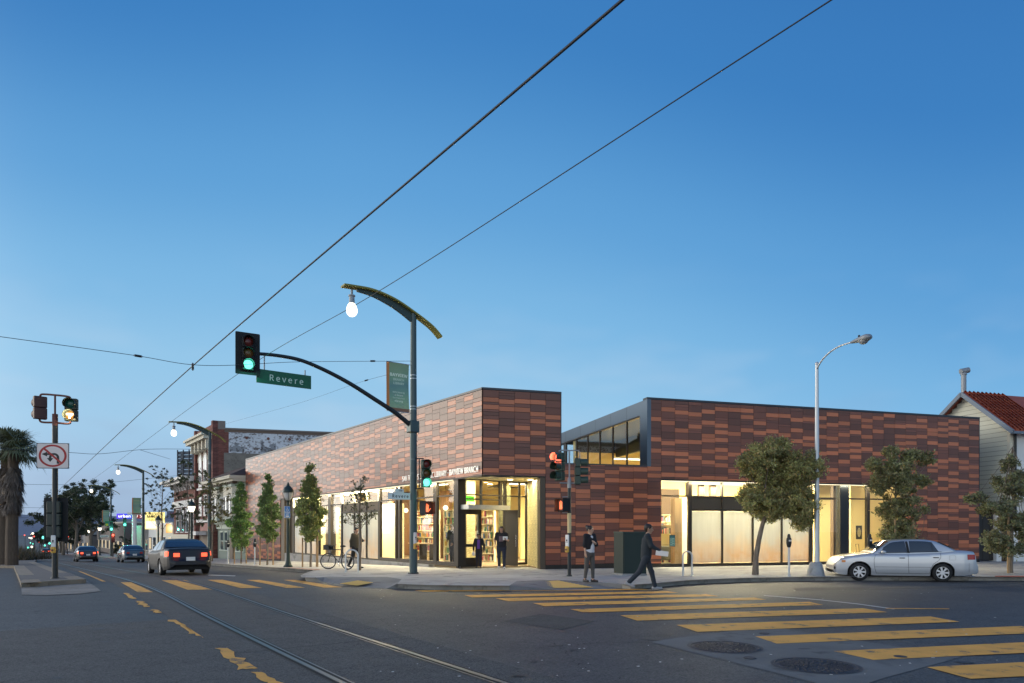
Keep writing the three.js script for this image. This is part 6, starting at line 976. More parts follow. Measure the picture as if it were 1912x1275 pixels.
// ------------------------------------------------------------------ cars
const lerpL = (L, x) => { if (x <= L[0][0]) return L[0][1]; for (let i = 0; i + 1 < L.length; i++) if (x <= L[i + 1][0]) { const t = (x - L[i][0]) / (L[i + 1][0] - L[i][0]); return L[i][1] + (L[i + 1][1] - L[i][1]) * t; } return L[L.length - 1][1]; };
function smoothL(L) { const cv = new THREE.CatmullRomCurve3(L.map(([x, y]) => V3(x, y, 0)), false, 'centripetal'); return cv.getPoints(L.length * 8).map((p) => [p.x, p.y]); }
function makeCar(name, label, cat, o) {
  const t = thing(name, label, cat, V3(0, 0, 0), 0, null);
  const s = { L: 4.42, hw: 0.85, wr: 0.3, wx: [0.76, 3.26], top: smoothL([[0, 0.5], [0.05, 0.585], [0.16, 0.71], [0.40, 0.81], [0.76, 0.872], [1.17, 0.915], [1.5, 0.92], [2.28, 0.92], [3.24, 0.965], [3.72, 1.015], [4.1, 1.0], [4.23, 0.975], [4.285, 0.86], [4.31, 0.66], [4.42, 0.53]]),
    roof: smoothL([[1.17, 0.915], [1.35, 1.05], [1.54, 1.19], [1.76, 1.325], [2.03, 1.37], [2.53, 1.385], [2.95, 1.36], [3.17, 1.305], [3.45, 1.165], [3.72, 1.015]]), sill: smoothL([[0, 0.36], [0.05, 0.26], [0.25, 0.2], [1.1, 0.19], [3.0, 0.19], [3.7, 0.2], [4.2, 0.25], [4.36, 0.3], [4.42, 0.4]]),
    plan: [[0, 0.50], [0.06, 0.64], [0.2, 0.745], [0.5, 0.815], [0.9, 0.845], [2.2, 0.85], [3.4, 0.845], [3.9, 0.81], [4.2, 0.74], [4.36, 0.66], [4.42, 0.52]], roofW: 0.56, beltIn: 0.055, win: [[1.40, 1.52, 2.19, 2.22], [2.30, 2.32, 3.0, 3.16]], quarter: [2.97, 3.02], ...o };
  const paint = phy({ color: s.paint, metalness: s.metal ?? 0.45, roughness: s.dull ? 0.6 : 0.34, clearcoat: s.dull ? 0.25 : 1, clearcoatRoughness: 0.06 });
  const hw = (x) => lerpL(s.plan, x), top = (x) => lerpL(s.top, x), arch = (x) => { let y = lerpL(s.sill, x); for (const c of s.wx) { const d = Math.abs(x - c), ra = s.wr + 0.065; if (d < ra) y = Math.max(y, s.wr + Math.sqrt(ra * ra - d * d) * 0.98); } return y; };
  const sideZ = (x, y) => { const yt = top(x), f = (y - 0.55) / 0.42; let z = hw(x) * (1 - 0.035 * f * f); const e = (y - (yt - 0.10)) / 0.10; if (e > 0) z -= 0.055 * e * e; if (y < 0.34) z -= (0.34 - y) * 0.22; return z; };
  const xs = []; for (let i = 0; i <= 120; i++) xs.push(s.L * i / 120); for (const c of s.wx) for (let k = -9; k <= 9; k++) xs.push(c + k / 9 * (s.wr + 0.066)); xs.sort((a, b) => a - b);
  const NS = 12, NT = 6, grid = xs.map((x) => { const y0 = Math.min(arch(x), top(x) - 0.02), yt = top(x), row = []; for (let k = 0; k <= NS; k++) { const y = y0 + (yt - y0) * k / NS; row.push(V3(x, y, sideZ(x, y))); } const e = row[NS]; for (let k = 1; k <= NT; k++) { const f = k / NT; row.push(V3(x, yt + 0.03 * Math.min(1, (x + 0.02) * 3) * Math.min(1, (s.L - x) * 3) * (1 - (1 - f) * (1 - f)), e.z * (1 - f))); } return row; });
  const surf = (rows, flip) => { const pos = [], idx = [], n = rows[0].length; rows.forEach((r) => r.forEach((v) => pos.push(v.x, v.y, v.z))); for (let i = 0; i + 1 < rows.length; i++) for (let k = 0; k + 1 < n; k++) { const a = i * n + k, b = a + 1, c = a + n, d = c + 1; flip ? idx.push(a, b, c, b, d, c) : idx.push(a, c, b, b, c, d); } const g = new THREE.BufferGeometry(); g.setAttribute('position', new THREE.BufferAttribute(new Float32Array(pos), 3)); g.setIndex(idx); g.computeVertexNormals(); return g; };
  const mir = (rows) => rows.map((r) => r.map((v) => V3(v.x, v.y, -v.z)));
  const body = [surf(grid), surf(mir(grid), true)];
  for (const e of [grid[0], grid[grid.length - 1]]) { const p = [...e, ...e.slice().reverse().map((v) => V3(v.x, v.y, -v.z))], c = V3(e[0].x, (e[0].y + e[NS].y) / 2, 0), pos = []; for (let i = 0; i < p.length; i++) pos.push(c, p[i], p[(i + 1) % p.length]); const g = new THREE.BufferGeometry(); g.setAttribute('position', new THREE.BufferAttribute(new Float32Array(pos.flatMap((v) => [v.x, v.y, v.z])), 3)); g.computeVertexNormals(); body.push(g); }
  // cabin
  const rx0 = s.roof[0][0], rx1 = s.roof[s.roof.length - 1][0], roof = (x) => lerpL(s.roof, x), cab = [];
  const cabZ = (x, y) => { const b = top(x), r = Math.max(roof(x), b + 0.001), H0 = 1.38 * (s.tall || 1), f = Math.min(1, Math.max(0, (y - b) / (H0 - 0.92 * (s.beltK || 1)))); const zb = hw(x) - s.beltIn - 0.012, zt = s.roofW; let z = zb + (zt - zb) * Math.pow(f, 1.12); const e = (y - (r - 0.075)) / 0.075; if (e > 0) z -= 0.07 * e * e; return z; };
  for (let i = 0; i <= 70; i++) { const x = rx0 + (rx1 - rx0) * i / 70, b = top(x) - 0.01, r = Math.max(roof(x), b + 0.012), row = []; for (let k = 0; k <= 12; k++) { const y = b + (r - b) * k / 12; row.push(V3(x, y, cabZ(x, y))); } const e = row[12]; for (let k = 1; k <= 6; k++) { const f = k / 6; row.push(V3(x, r + 0.018 * (1 - (1 - f) * (1 - f)), e.z * (1 - f))); } cab.push(row); }
  body.push(surf(cab), surf(mir(cab), true));
  part(t, 'body', body, paint);
  part(t, 'underbody', box(s.L - 0.5, 0.3, s.hw * 1.62, s.L / 2, 0.36, 0), M.rubber);
  // side windows laid on the cabin, and seams on the flank
  const paneG = (pts, sg) => { const n = 10, top0 = pts[0], rows = []; for (let i = 0; i <= n; i++) { const f = i / n, row = [], xb = pts[0] + (pts[3] - pts[0]) * f, xt = pts[1] + (pts[2] - pts[1]) * f; for (let k = 0; k <= 8; k++) { const q = k / 8, x = xb + (xt - xb) * q, y = top(x) + 0.03 + (roof(x) - 0.055 - top(x) - 0.03) * q; row.push(V3(x, y, sg * (cabZ(x, y) + 0.007))); } rows.push(row); } return surf(rows, sg < 0); };
  for (const sg of [1, -1]) for (const w of s.win) part(t, 'side_window', paneG(w, sg), M.darkGlass);
  const line = (pts, w = 0.010, lift = 0.0035, fn = sideZ) => [1, -1].map((sg) => { const a = [], b = []; pts.forEach(([x, y], i) => { const [x0, y0] = pts[Math.max(0, i - 1)], [x1, y1] = pts[Math.min(pts.length - 1, i + 1)], l = Math.hypot(x1 - x0, y1 - y0), nx = -(y1 - y0) / l * w / 2, ny = (x1 - x0) / l * w / 2; a.push(V3(x + nx, y + ny, sg * (fn(x + nx, y + ny) + lift))); b.push(V3(x - nx, y - ny, sg * (fn(x - nx, y - ny) + lift))); }); return surf([a, b]); });
  const seg = (pts, n = 10) => { const o2 = []; for (let i = 0; i + 1 < pts.length; i++) for (let k = 0; k < n; k++) o2.push([pts[i][0] + (pts[i + 1][0] - pts[i][0]) * k / n, pts[i][1] + (pts[i + 1][1] - pts[i][1]) * k / n]); o2.push(pts[pts.length - 1]); return o2; };
  if (s.detail) {
    part(t, 'door_seam', [...line(seg([[1.24, 0.86], [1.2, 0.72], [1.205, 0.5], [1.24, 0.36], [1.27, 0.27]])), ...line(seg([[2.235, 0.89], [2.235, 0.6], [2.245, 0.35], [2.26, 0.28]])), ...line(seg([[3.2, 0.93], [3.2, 0.8], [3.14, 0.7], [2.98, 0.58], [2.9, 0.44], [2.88, 0.28]])), ...line(seg([[1.27, 0.265], [2.9, 0.265]])), ...line(seg([[4.05, 0.62], [4.05, 0.32]]), 0.007), ...line(seg([[0.36, 0.66], [0.12, 0.6]]), 0.007)], M.rubber);
    part(t, 'side_moulding', line(seg([[1.22, 0.475], [2.92, 0.475]]), 0.016, 0.008), std({ color: C(0.22, 0.23, 0.25), roughness: 0.5 }));
    part(t, 'fuel_flap', line(seg([[3.46, 0.86], [3.64, 0.86], [3.645, 0.72], [3.46, 0.72], [3.46, 0.86]]), 0.006), std({ color: C(0.2, 0.21, 0.22), roughness: 0.5 }));
    for (const x of [1.99, 3.0]) for (const sg of [1, -1]) { const y = x < 2.5 ? 0.775 : 0.795; part(t, 'door_handle', rbox(0.17, 0.032, 0.03, 0.012, x + 0.06, y, sg * (sideZ(x, y) + 0.012)), std({ color: C(0.12, 0.12, 0.13), roughness: 0.4, metalness: 0.4 })); }
    for (const sg of [1, -1]) part(t, 'mirror', [ball(0.09, 1.47, 0.97, sg * 0.93, 0.8, 0.62, 0.9), bar(V3(1.47, 0.94, sg * 0.8), V3(1.47, 0.955, sg * 0.9), 0.022)], paint);
    part(t, 'pillar', [...line(seg([[2.26, 0.94], [2.245, 1.32]]), 0.075, 0.0075, cabZ), ...line(seg([[2.99, 1.0], [2.97, 1.27]]), 0.02, 0.0095, cabZ)], M.rubber);
    part(t, 'bumper_inset', [1, -1].map((sg) => rbox(0.1, 0.1, 0.05, 0.02, 0.07, 0.42, sg * 0.6)), M.rubber);
    part(t, 'window_trim', line(seg([[1.34, 0.935], [3.24, 0.985]]), 0.014, 0.009, (x, y) => Math.max(cabZ(x, y), sideZ(x, Math.min(y, top(x))))), M.rubber);
  }
  // glass front and back
  const glassX = (x0, x1) => { const rows = []; for (let i = 0; i <= 10; i++) { const x = x0 + (x1 - x0) * i / 10, r = roof(x), z = Math.max(0.05, cabZ(x, r - 0.05) - 0.055), row = []; for (let k = 0; k <= 8; k++) { const f = (k / 8 - 0.5) * 2; row.push(V3(x + (x1 < 2 ? -0.004 : 0.004), r + 0.016 + 0.016 * (1 - f * f), z * f)); } rows.push(row); } return surf(rows); };
  part(t, 'windscreen', glassX(rx0 + 0.1, rx0 + (s.wsLen || 0.55)), M.darkGlass); part(t, 'rear_window', glassX(rx1 - (s.rwLen || 0.52), rx1 - 0.05), M.darkGlass);
  // lamps
  const patch = (x0, x1, y0, y1, lift = 0.006) => [1, -1].map((sg) => { const rows = []; for (let i = 0; i <= 6; i++) { const x = x0 + (x1 - x0) * i / 6, row = []; for (let k = 0; k <= 4; k++) { const y = Math.min(y0 + (y1 - y0) * k / 4, top(x) - 0.012); row.push(V3(x, y, sg * (sideZ(x, y) + lift))); } rows.push(row); } return surf(rows, sg < 0); });
  parts(t, 'headlight', patch(0.05, 0.34, 0.60, 0.70), phy({ color: C(0.55, 0.57, 0.58), roughness: 0.12, clearcoat: 1 })); part(t, 'turn_lamp', patch(0.22, 0.335, 0.615, 0.69, 0.009), std({ color: C(0.6, 0.2, 0.04), roughness: 0.25 }));
  const tl = s.tail || [4.0, 4.30, 0.73, 0.9], tm = s.tailLit ? G_TAIL : std({ color: C(0.36, 0.02, 0.02), roughness: 0.2 });
  part(t, 'tail_light', [...patch(tl[0], tl[1], tl[2], tl[3], 0.007), ...(s.rear || [])], tm);
  if (s.plate) part(t, 'number_plate', box(0.012, 0.14, 0.3, s.L + 0.012, s.plate, 0), M.white);
  // wheels
  for (const x of s.wx) for (const sg of [1, -1]) {
    const w = part(t, 'wheel', lathe([[s.wr * 0.66, -0.095], [s.wr * 0.93, -0.095], [s.wr, -0.06], [s.wr, 0.06], [s.wr * 0.93, 0.095], [s.wr * 0.66, 0.095]], 36).rotateX(Math.PI / 2), M.rubber); w.position.set(x, s.wr, sg * (s.hw - 0.11));
    part(w, 'wheel_well', lathe([[0.0001, 0.02], [s.wr * 0.68, 0.02], [s.wr * 0.68, -0.09]], 24).rotateX(Math.PI / 2 * sg), M.signalBlack);
    const hub = [lathe([[s.wr * 0.60, 0.075], [s.wr * 0.67, 0.082], [s.wr * 0.68, 0.06]], 32).rotateX(Math.PI / 2), cyl(s.wr * 0.24, s.wr * 0.22, 0.03, 0, 0.055, 0, 20).rotateX(Math.PI / 2)];
    for (let k = 0; k < 7; k++) { const sh = new THREE.Shape(), a = 0.30, r0 = s.wr * 0.2, r1 = s.wr * 0.635; sh.moveTo(Math.cos(-a * 1.1) * r0, Math.sin(-a * 1.1) * r0); sh.lineTo(Math.cos(-a * 0.62) * r1, Math.sin(-a * 0.62) * r1); sh.lineTo(Math.cos(a * 0.62) * r1, Math.sin(a * 0.62) * r1); sh.lineTo(Math.cos(a * 1.1) * r0, Math.sin(a * 1.1) * r0); hub.push(new THREE.ExtrudeGeometry(sh, { depth: 0.016, bevelEnabled: false }).translate(0, 0, 0.06).rotateZ(k / 7 * 6.283)); }
    const hg = mergeGeometries(hub.map(prep)); if (sg < 0) hg.rotateY(Math.PI); part(w, 'hub_cap', hg, std({ color: C(0.66, 0.66, 0.67), roughness: 0.4, metalness: 0.25 }));
  }
  return t;
}
function setCar(t, front, rear, L) {                          // put the car with its nose at one ground point and its tail towards another
  const d = rear.clone().sub(front).setY(0).normalize(); t.position.copy(front); t.rotation.y = Math.atan2(-d.z, d.x); return t;
}
{
  const car = makeCar('parked_car', 'silver four door sedan parked at the side street kerb', 'car', { paint: C(0.52, 0.54, 0.57), detail: true });
  // wheels stand where they are seen
  const f = gp(1604.5, 1084.2), r = gp(1759.5, 1086.4), d = r.clone().sub(f), k = d.length() / 2.5; d.normalize();
  const nrm = V3(-d.z, 0, d.x); if (nrm.z < 0) nrm.negate();
  const front = f.clone().addScaledVector(d, -0.76 * k).addScaledVector(nrm, -0.80);
  setCar(car, front, front.clone().add(d), 4.42); car.scale.set(k, 1.0, 1.0);
  console.log('car scale', k.toFixed(3));
}
const rearLamps = (L, y0, y1, z0, z1) => [1, -1].map((sg) => box(0.02, y1 - y0, z1 - z0, L + 0.004, (y0 + y1) / 2, sg * (z0 + z1) / 2));
function drive(name, label, cat, opts, px, py, off = 0) {
  const c = makeCar(name, label, cat, opts), p = gp(px, py), f = p.clone().addScaledVector(dW, opts.L + off); f.y = G(f.x, f.z); setCar(c, f, p, opts.L); const g0 = G(f.x, f.z), g1 = G(p.x, p.z); c.rotation.order = 'YZX'; c.rotation.z = Math.atan2(g1 - g0, opts.L); return c;
}
const sedanO = { L: 4.42, tailLit: true, rear: rearLamps(4.40, 0.70, 0.84, 0.36, 0.56), plate: 0.62 };
drive('moving_car', 'dark blue black sedan driving away along the tram street, nearest moving car', 'car', { ...sedanO, paint: C(0.006, 0.008, 0.014), metal: 0, dull: true }, 352, 1073.5).scale.set(1.1, 1.08, 1.12);
drive('moving_car', 'dark sedan with red tail lights driving away, second behind the dark blue car', 'car', { ...sedanO, paint: C(0.02, 0.02, 0.024) }, 165, 1049);
drive('moving_car', 'small far car with red tail lights beside the median button post', 'car', { ...sedanO, paint: C(0.05, 0.015, 0.012) }, 86, 1036);
drive('parked_car', 'blue grey car parked at the kerb before the yellow box', 'car', { ...sedanO, tailLit: false, paint: C(0.04, 0.07, 0.1) }, 252, 1050);
// ------------------------------------------------------------------ people
const mcs = new Map();
function field(prims, lo, hi, cell, k = 0.03) {               // smooth union of tapered capsules -> mesh
  const size = Math.max(hi.x - lo.x, hi.y - lo.y, hi.z - lo.z), n = Math.ceil(size / cell) + 4, mc = new MarchingCubes(n, undefined, false, false, 140000), c = lo.clone().add(hi).multiplyScalar(0.5), half = n * cell / 2;
  mc.isolation = 0; const P0 = prims.map(([a, b, ra, rb]) => { const d = b.clone().sub(a); return [a.x, a.y, a.z, d.x, d.y, d.z, Math.max(1e-9, d.lengthSq()), ra, rb]; });
  const h2 = n / 2; let w = 0;
  for (let z = 0; z < n; z++) for (let y = 0; y < n; y++) for (let x = 0; x < n; x++, w++) {
    const X = c.x + (x - h2) / h2 * half, Y = c.y + (y - h2) / h2 * half, Z = c.z + (z - h2) / h2 * half; let m = 9;
    if (X < lo.x || X > hi.x || Y < lo.y || Y > hi.y || Z < lo.z || Z > hi.z) { mc.field[w] = -1; continue; }
    for (let i = 0; i < P0.length; i++) { const p = P0[i], ax = X - p[0], ay = Y - p[1], az = Z - p[2]; let t = (ax * p[3] + ay * p[4] + az * p[5]) / p[6]; t = t < 0 ? 0 : t > 1 ? 1 : t; const ex = ax - t * p[3], ey = ay - t * p[4], ez = az - t * p[5], d = Math.sqrt(ex * ex + ey * ey + ez * ez) - (p[7] + (p[8] - p[7]) * t); const hh = Math.max(0, 1 - Math.abs(d - m) / k); m = Math.min(d, m) - hh * hh * k * 0.25; }
    mc.field[w] = -m;
  }
  mc.update(); const cnt = mc.count; const g = new THREE.BufferGeometry(), ps = new Float32Array(cnt * 3), ns = new Float32Array(cnt * 3);
  for (let i = 0; i < cnt; i++) { ps[3 * i] = c.x + mc.positionArray[3 * i] * half; ps[3 * i + 1] = c.y + mc.positionArray[3 * i + 1] * half; ps[3 * i + 2] = c.z + mc.positionArray[3 * i + 2] * half; }
  g.setAttribute('position', new THREE.BufferAttribute(ps, 3)); let mg = mergeVertices(g, 1e-5); mg.computeVertexNormals(); return mg;
}
function bounds(prims, pad = 0.05) { const lo = V3(9, 9, 9), hi = V3(-9, -9, -9); for (const [a, b, ra, rb] of prims) for (const [p, r] of [[a, ra], [b, rb]]) { lo.min(p.clone().addScalar(-r - pad)); hi.max(p.clone().addScalar(r + pad)); } return [lo, hi]; }
function meshOf(prims, cell, k) { const [lo, hi] = bounds(prims); return field(prims, lo, hi, cell, k); }
// local z is where the person faces; angles in radians; arms and legs: swing forwards (+), outwards
function person(label, pos, turn, o) {
  const t = thing('person', label, 'person', pos, turn), H0 = o.h, s = H0 / 1.7, b = o.build || 1;
  const v = (x, y, z) => V3(x * s, y * s, z * s), rot = (p, ax, a) => p.applyAxisAngle(ax, a), X = V3(1, 0, 0), Zx = V3(0, 0, 1);
  const hipY = 0.90 - (o.drop || 0), lean = o.lean || 0, sp = (y, z = 0) => v(0, hipY, 0).add(rot(v(0, y - hipY, z), X, lean));
  const J = { pelvis: v(0, hipY, 0), chest: sp(1.27), neck: sp(1.44), head: sp(1.575, 0.02) };
  const limb2 = (root, up, len1, len2, sw, out, bend, kneeDir) => { const d1 = rot(rot(v(0, -len1, 0), X, -sw), Zx, out), mid = root.clone().add(d1), d2 = rot(rot(v(0, -len2, 0), X, -sw + bend * kneeDir), Zx, out * 0.6); return [mid, mid.clone().add(d2)]; };
  const legs = [], arms = [];
  [1, -1].forEach((sd, i) => { const hip = v(sd * 0.088 * b, hipY - 0.03, 0), L = o.legs[i], [kn, an] = limb2(hip, 0, 0.43, 0.41, L[0], sd * (L[2] || 0.02), L[1], 1), f = rot(v(sd * 0.03, -0.045, 0.165), X, -L[0] * 0 + (L[3] || 0)); legs.push({ hip, kn, an, toe: an.clone().add(f), heel: an.clone().add(rot(v(0, -0.045, -0.04), X, L[3] || 0)) }); });
  const low = Math.min(...legs.flatMap((l) => [l.toe.y, l.heel.y])) - 0.032 * s; const dy = -low;
  [J.pelvis, J.chest, J.neck, J.head].forEach((p) => p.y += dy); legs.forEach((l) => { for (const q of ['hip', 'kn', 'an', 'toe', 'heel']) l[q].y += dy; });
  [1, -1].forEach((sd, i) => { const sh = J.neck.clone().add(rot(v(sd * 0.165 * b, -0.045, 0), X, lean)), A = o.arms[i], d1 = rot(rot(v(0, -0.285, 0), X, -A[0]), Zx, sd * (A[1] ?? 0.1)), el = sh.clone().add(d1), d2 = rot(rot(v(0, -0.245, 0), X, -A[0] - A[2]), V3(0, 1, 0), -sd * (A[3] || 0)), wr = el.clone().add(d2); arms.push({ sh, el, wr, dir: d2.clone().normalize(), sd }); });
  const skin = C(...(o.skin || [0.42, 0.25, 0.17])), R0 = (r) => r * s;
  // body: head, neck, torso, limbs, hands in one surface
  const hd = J.head, fw = rot(V3(0, 0, 1), V3(0, 1, 0), o.headTurn || 0), rt = rot(V3(1, 0, 0), V3(0, 1, 0), o.headTurn || 0), at = (x, y, z) => hd.clone().addScaledVector(rt, x * s).add(V3(0, y * s, 0)).addScaledVector(fw, z * s);
  const bodyP = [[J.neck.clone().add(V3(0, -0.04 * s, 0)), hd.clone().add(V3(0, -0.06 * s, 0)), R0(0.058), R0(0.052)], [J.pelvis, J.chest, R0(0.12 * b), R0(0.12 * b)], [arms[0].sh, arms[1].sh, R0(0.055), R0(0.055)]];
  for (const l of legs) bodyP.push([l.hip, l.kn, R0(0.075 * b), R0(0.052)], [l.kn, l.an, R0(0.052), R0(0.036)], [l.heel, l.toe, R0(0.034), R0(0.028)]);
  for (const a of arms) bodyP.push([a.sh, a.el, R0(0.05 * b), R0(0.038)], [a.el, a.wr, R0(0.038), R0(0.026)]);
  const headP = [[at(0, 0.03, -0.015), at(0, 0.03, 0.012), R0(0.088), R0(0.083)], [at(0, -0.03, 0.02), at(0, -0.085, 0.04), R0(0.066), R0(0.036)], [at(0, 0.01, 0.092), at(0, -0.022, 0.108), R0(0.009), R0(0.014)], [at(0.09, -0.01, -0.01), at(0.092, 0.025, -0.015), R0(0.016), R0(0.018)], [at(-0.09, -0.01, -0.01), at(-0.092, 0.025, -0.015), R0(0.016), R0(0.018)], [at(-0.035, 0.045, 0.075), at(0.035, 0.045, 0.075), R0(0.02), R0(0.02)], [at(-0.02, -0.052, 0.078), at(0.02, -0.052, 0.078), R0(0.013), R0(0.013)], [J.neck, hd.clone().add(V3(0, -0.05 * s, 0)), R0(0.054), R0(0.05)]];
  const bg = [meshOf(bodyP, 0.016 * s, 0.04), meshOf(headP, 0.0055 * s, 0.016)];
  for (const a of arms) {
    const d = a.dir, side = rot(V3(a.sd, 0, 0), V3(0, 1, 0), 0).addScaledVector(d, -d.x * a.sd).normalize(), palmN = d.clone().cross(side).normalize(), across = palmN.clone(), cu = side.clone().multiplyScalar(-1), q = (l, w, c) => a.wr.clone().addScaledVector(d, l * s).addScaledVector(across, w * s).addScaledVector(cu, c * s), hp = [[q(0.0, 0, 0), q(0.03, 0, 0), R0(0.025), R0(0.03)], [q(0.03, -0.022, 0), q(0.075, -0.028, 0.004), R0(0.02), R0(0.016)], [q(0.03, 0.02, 0), q(0.078, 0.024, 0.004), R0(0.02), R0(0.016)]];
    [[-0.031, 0.052], [-0.011, 0.066], [0.010, 0.070], [0.030, 0.060]].forEach(([w, L]) => { hp.push([q(0.075, w, 0.004), q(0.075 + L * 0.5, w * 1.05, 0.012), R0(0.0098), R0(0.009)], [q(0.075 + L * 0.5, w * 1.05, 0.012), q(0.075 + L, w * 1.05, 0.03), R0(0.009), R0(0.0075)]); });
    hp.push([q(0.02, 0.03, 0.006), q(0.055, 0.055, 0.018), R0(0.013), R0(0.010)], [q(0.055, 0.055, 0.018), q(0.088, 0.058, 0.028), R0(0.010), R0(0.008)]);
    bg.push(meshOf(hp, 0.0042 * s, 0.008));
  }
  part(t, 'body', bg, std({ color: skin, roughness: 0.6 }));
  const eyes = part(t, 'eyes', [-1, 1].map((e) => ball(0.0125 * s, 0, 0, 0, 1, 0.75, 0.6, 10).applyMatrix4(new THREE.Matrix4().makeRotationY(o.headTurn || 0)).translate(...at(e * 0.033, 0.018, 0.083).toArray())), std({ color: C(0.03, 0.02, 0.015), roughness: 0.2 }));
  part(t, 'mouth', ball(0.02 * s, 0, 0, 0, 1, 0.28, 0.5, 10).applyMatrix4(new THREE.Matrix4().makeRotationY(o.headTurn || 0)).translate(...at(0, -0.053, 0.089).toArray()), std({ color: C(0.3, 0.1, 0.08), roughness: 0.5 }));
  // hair
  const hp = [[at(0, 0.055, -0.03), at(0, 0.06, 0.0), R0(0.098), R0(0.088)], [at(-0.05, 0.05, 0.0), at(-0.055, 0.09, 0.03), R0(0.05), R0(0.035)], [at(0.05, 0.05, 0.0), at(0.055, 0.09, 0.03), R0(0.05), R0(0.035)]];
  if (o.hair === 'bun') hp.push([at(0, 0.11, -0.1), at(0, 0.12, -0.12), R0(0.045), R0(0.04)]);
  if (o.hair === 'long') for (const e of [-1, 1]) hp.push([at(e * 0.07, 0.03, -0.02), at(e * 0.09, -0.13, 0.0), R0(0.045), R0(0.04)], [at(e * 0.03, 0.0, -0.07), at(e * 0.05, -0.18, -0.07), R0(0.06), R0(0.05)]);
  if (o.hair === 'short') hp.push([at(0, 0.0, -0.06), at(0, -0.03, -0.06), R0(0.06), R0(0.05)]);
  part(t, 'hair', meshOf(hp, 0.009 * s, 0.03), std({ color: C(...(o.hairCol || [0.018, 0.013, 0.011])), roughness: 0.55 }));
  // clothes
  const cloth = (name, prims, col, k = 0.05, cell = 0.013) => part(t, name, meshOf(prims, cell * s, k), std({ color: C(...col), roughness: 0.88 }));
  const tp = [], st = o.top.sleeve; const pb = J.pelvis.clone().add(V3(0, (o.top.low ?? 0) * s, 0));
  tp.push([pb, J.chest, R0(0.142 * b), R0(0.142 * b)], [pb.clone().add(V3(0.06 * b * s, 0, 0)), J.chest.clone().add(V3(0.075 * b * s, 0, 0)), R0(0.10 * b), R0(0.105 * b)], [pb.clone().add(V3(-0.06 * b * s, 0, 0)), J.chest.clone().add(V3(-0.075 * b * s, 0, 0)), R0(0.10 * b), R0(0.105 * b)], [arms[0].sh, arms[1].sh, R0(0.068), R0(0.068)]);
  for (const a of arms) { const e = st >= 1 ? a.el : a.sh.clone().lerp(a.el, st); tp.push([a.sh, e, R0(0.068 * b), R0(0.056)]); if (st > 1) tp.push([a.el, a.el.clone().lerp(a.wr, Math.min(1, st - 1)), R0(0.055), R0(0.043)]); }
  cloth('top', tp, o.top.col, 0.05);
  if (o.shirt) { const z = 0.035; cloth('shirt', [[J.pelvis.clone().add(v(0, 0.02, 0)), J.pelvis.clone().add(v(0, 0.16, 0.01)), R0(0.138 * b), R0(0.125 * b)], [J.pelvis.clone().add(v(0.05, 0.02, 0)), J.pelvis.clone().add(v(0.04, 0.12, 0)), R0(0.098), R0(0.09)], [J.pelvis.clone().add(v(-0.05, 0.02, 0)), J.pelvis.clone().add(v(-0.04, 0.12, 0)), R0(0.098), R0(0.09)], [J.pelvis.clone().add(v(0.01, 0.14, 0.078)), J.neck.clone().add(v(0.005, -0.08, 0.078)), R0(0.08), R0(0.05)]], o.shirt, 0.05); }
  if (o.print) { const g = new THREE.CylinderGeometry(0.158 * s * b, 0.158 * s * b, 0.22 * s, 14, 4, true, -0.5, 1.0); part(t, 'shirt_print', g.translate(J.chest.x, J.chest.y - 0.07 * s, J.chest.z + 0.022 * s), std({ color: C(...o.print), roughness: 0.9, side: THREE.DoubleSide })); }
  const pt = [[J.pelvis.clone().add(V3(0, -0.05 * s, 0)), J.pelvis.clone().add(V3(0, 0.09 * s, 0)), R0(0.135 * b), R0(0.128 * b)]]; for (const l of legs) pt.push([l.hip.clone().add(V3(0, -0.01, 0)), l.kn, R0(0.095 * b), R0(0.068)], [l.kn, l.an.clone().lerp(l.kn, o.crop || 0.08), R0(0.066), R0(o.cuff || 0.052)]);
  cloth('trousers', pt, o.trousers, 0.035);
  for (const l of legs) part(t, 'shoe', meshOf([[l.heel, l.toe, R0(0.043), R0(0.036)], [l.heel.clone().add(V3(0, 0.02 * s, 0)), l.heel.clone().lerp(l.toe, 0.45).add(V3(0, 0.012 * s, 0)), R0(0.043), R0(0.04)]], 0.007 * s, 0.02), std({ color: C(...(o.shoe || [0.02, 0.02, 0.02])), roughness: 0.5 }));
  t.userData.wrists = null; delete t.userData.wrists; return { t, J, arms, legs, s };
}
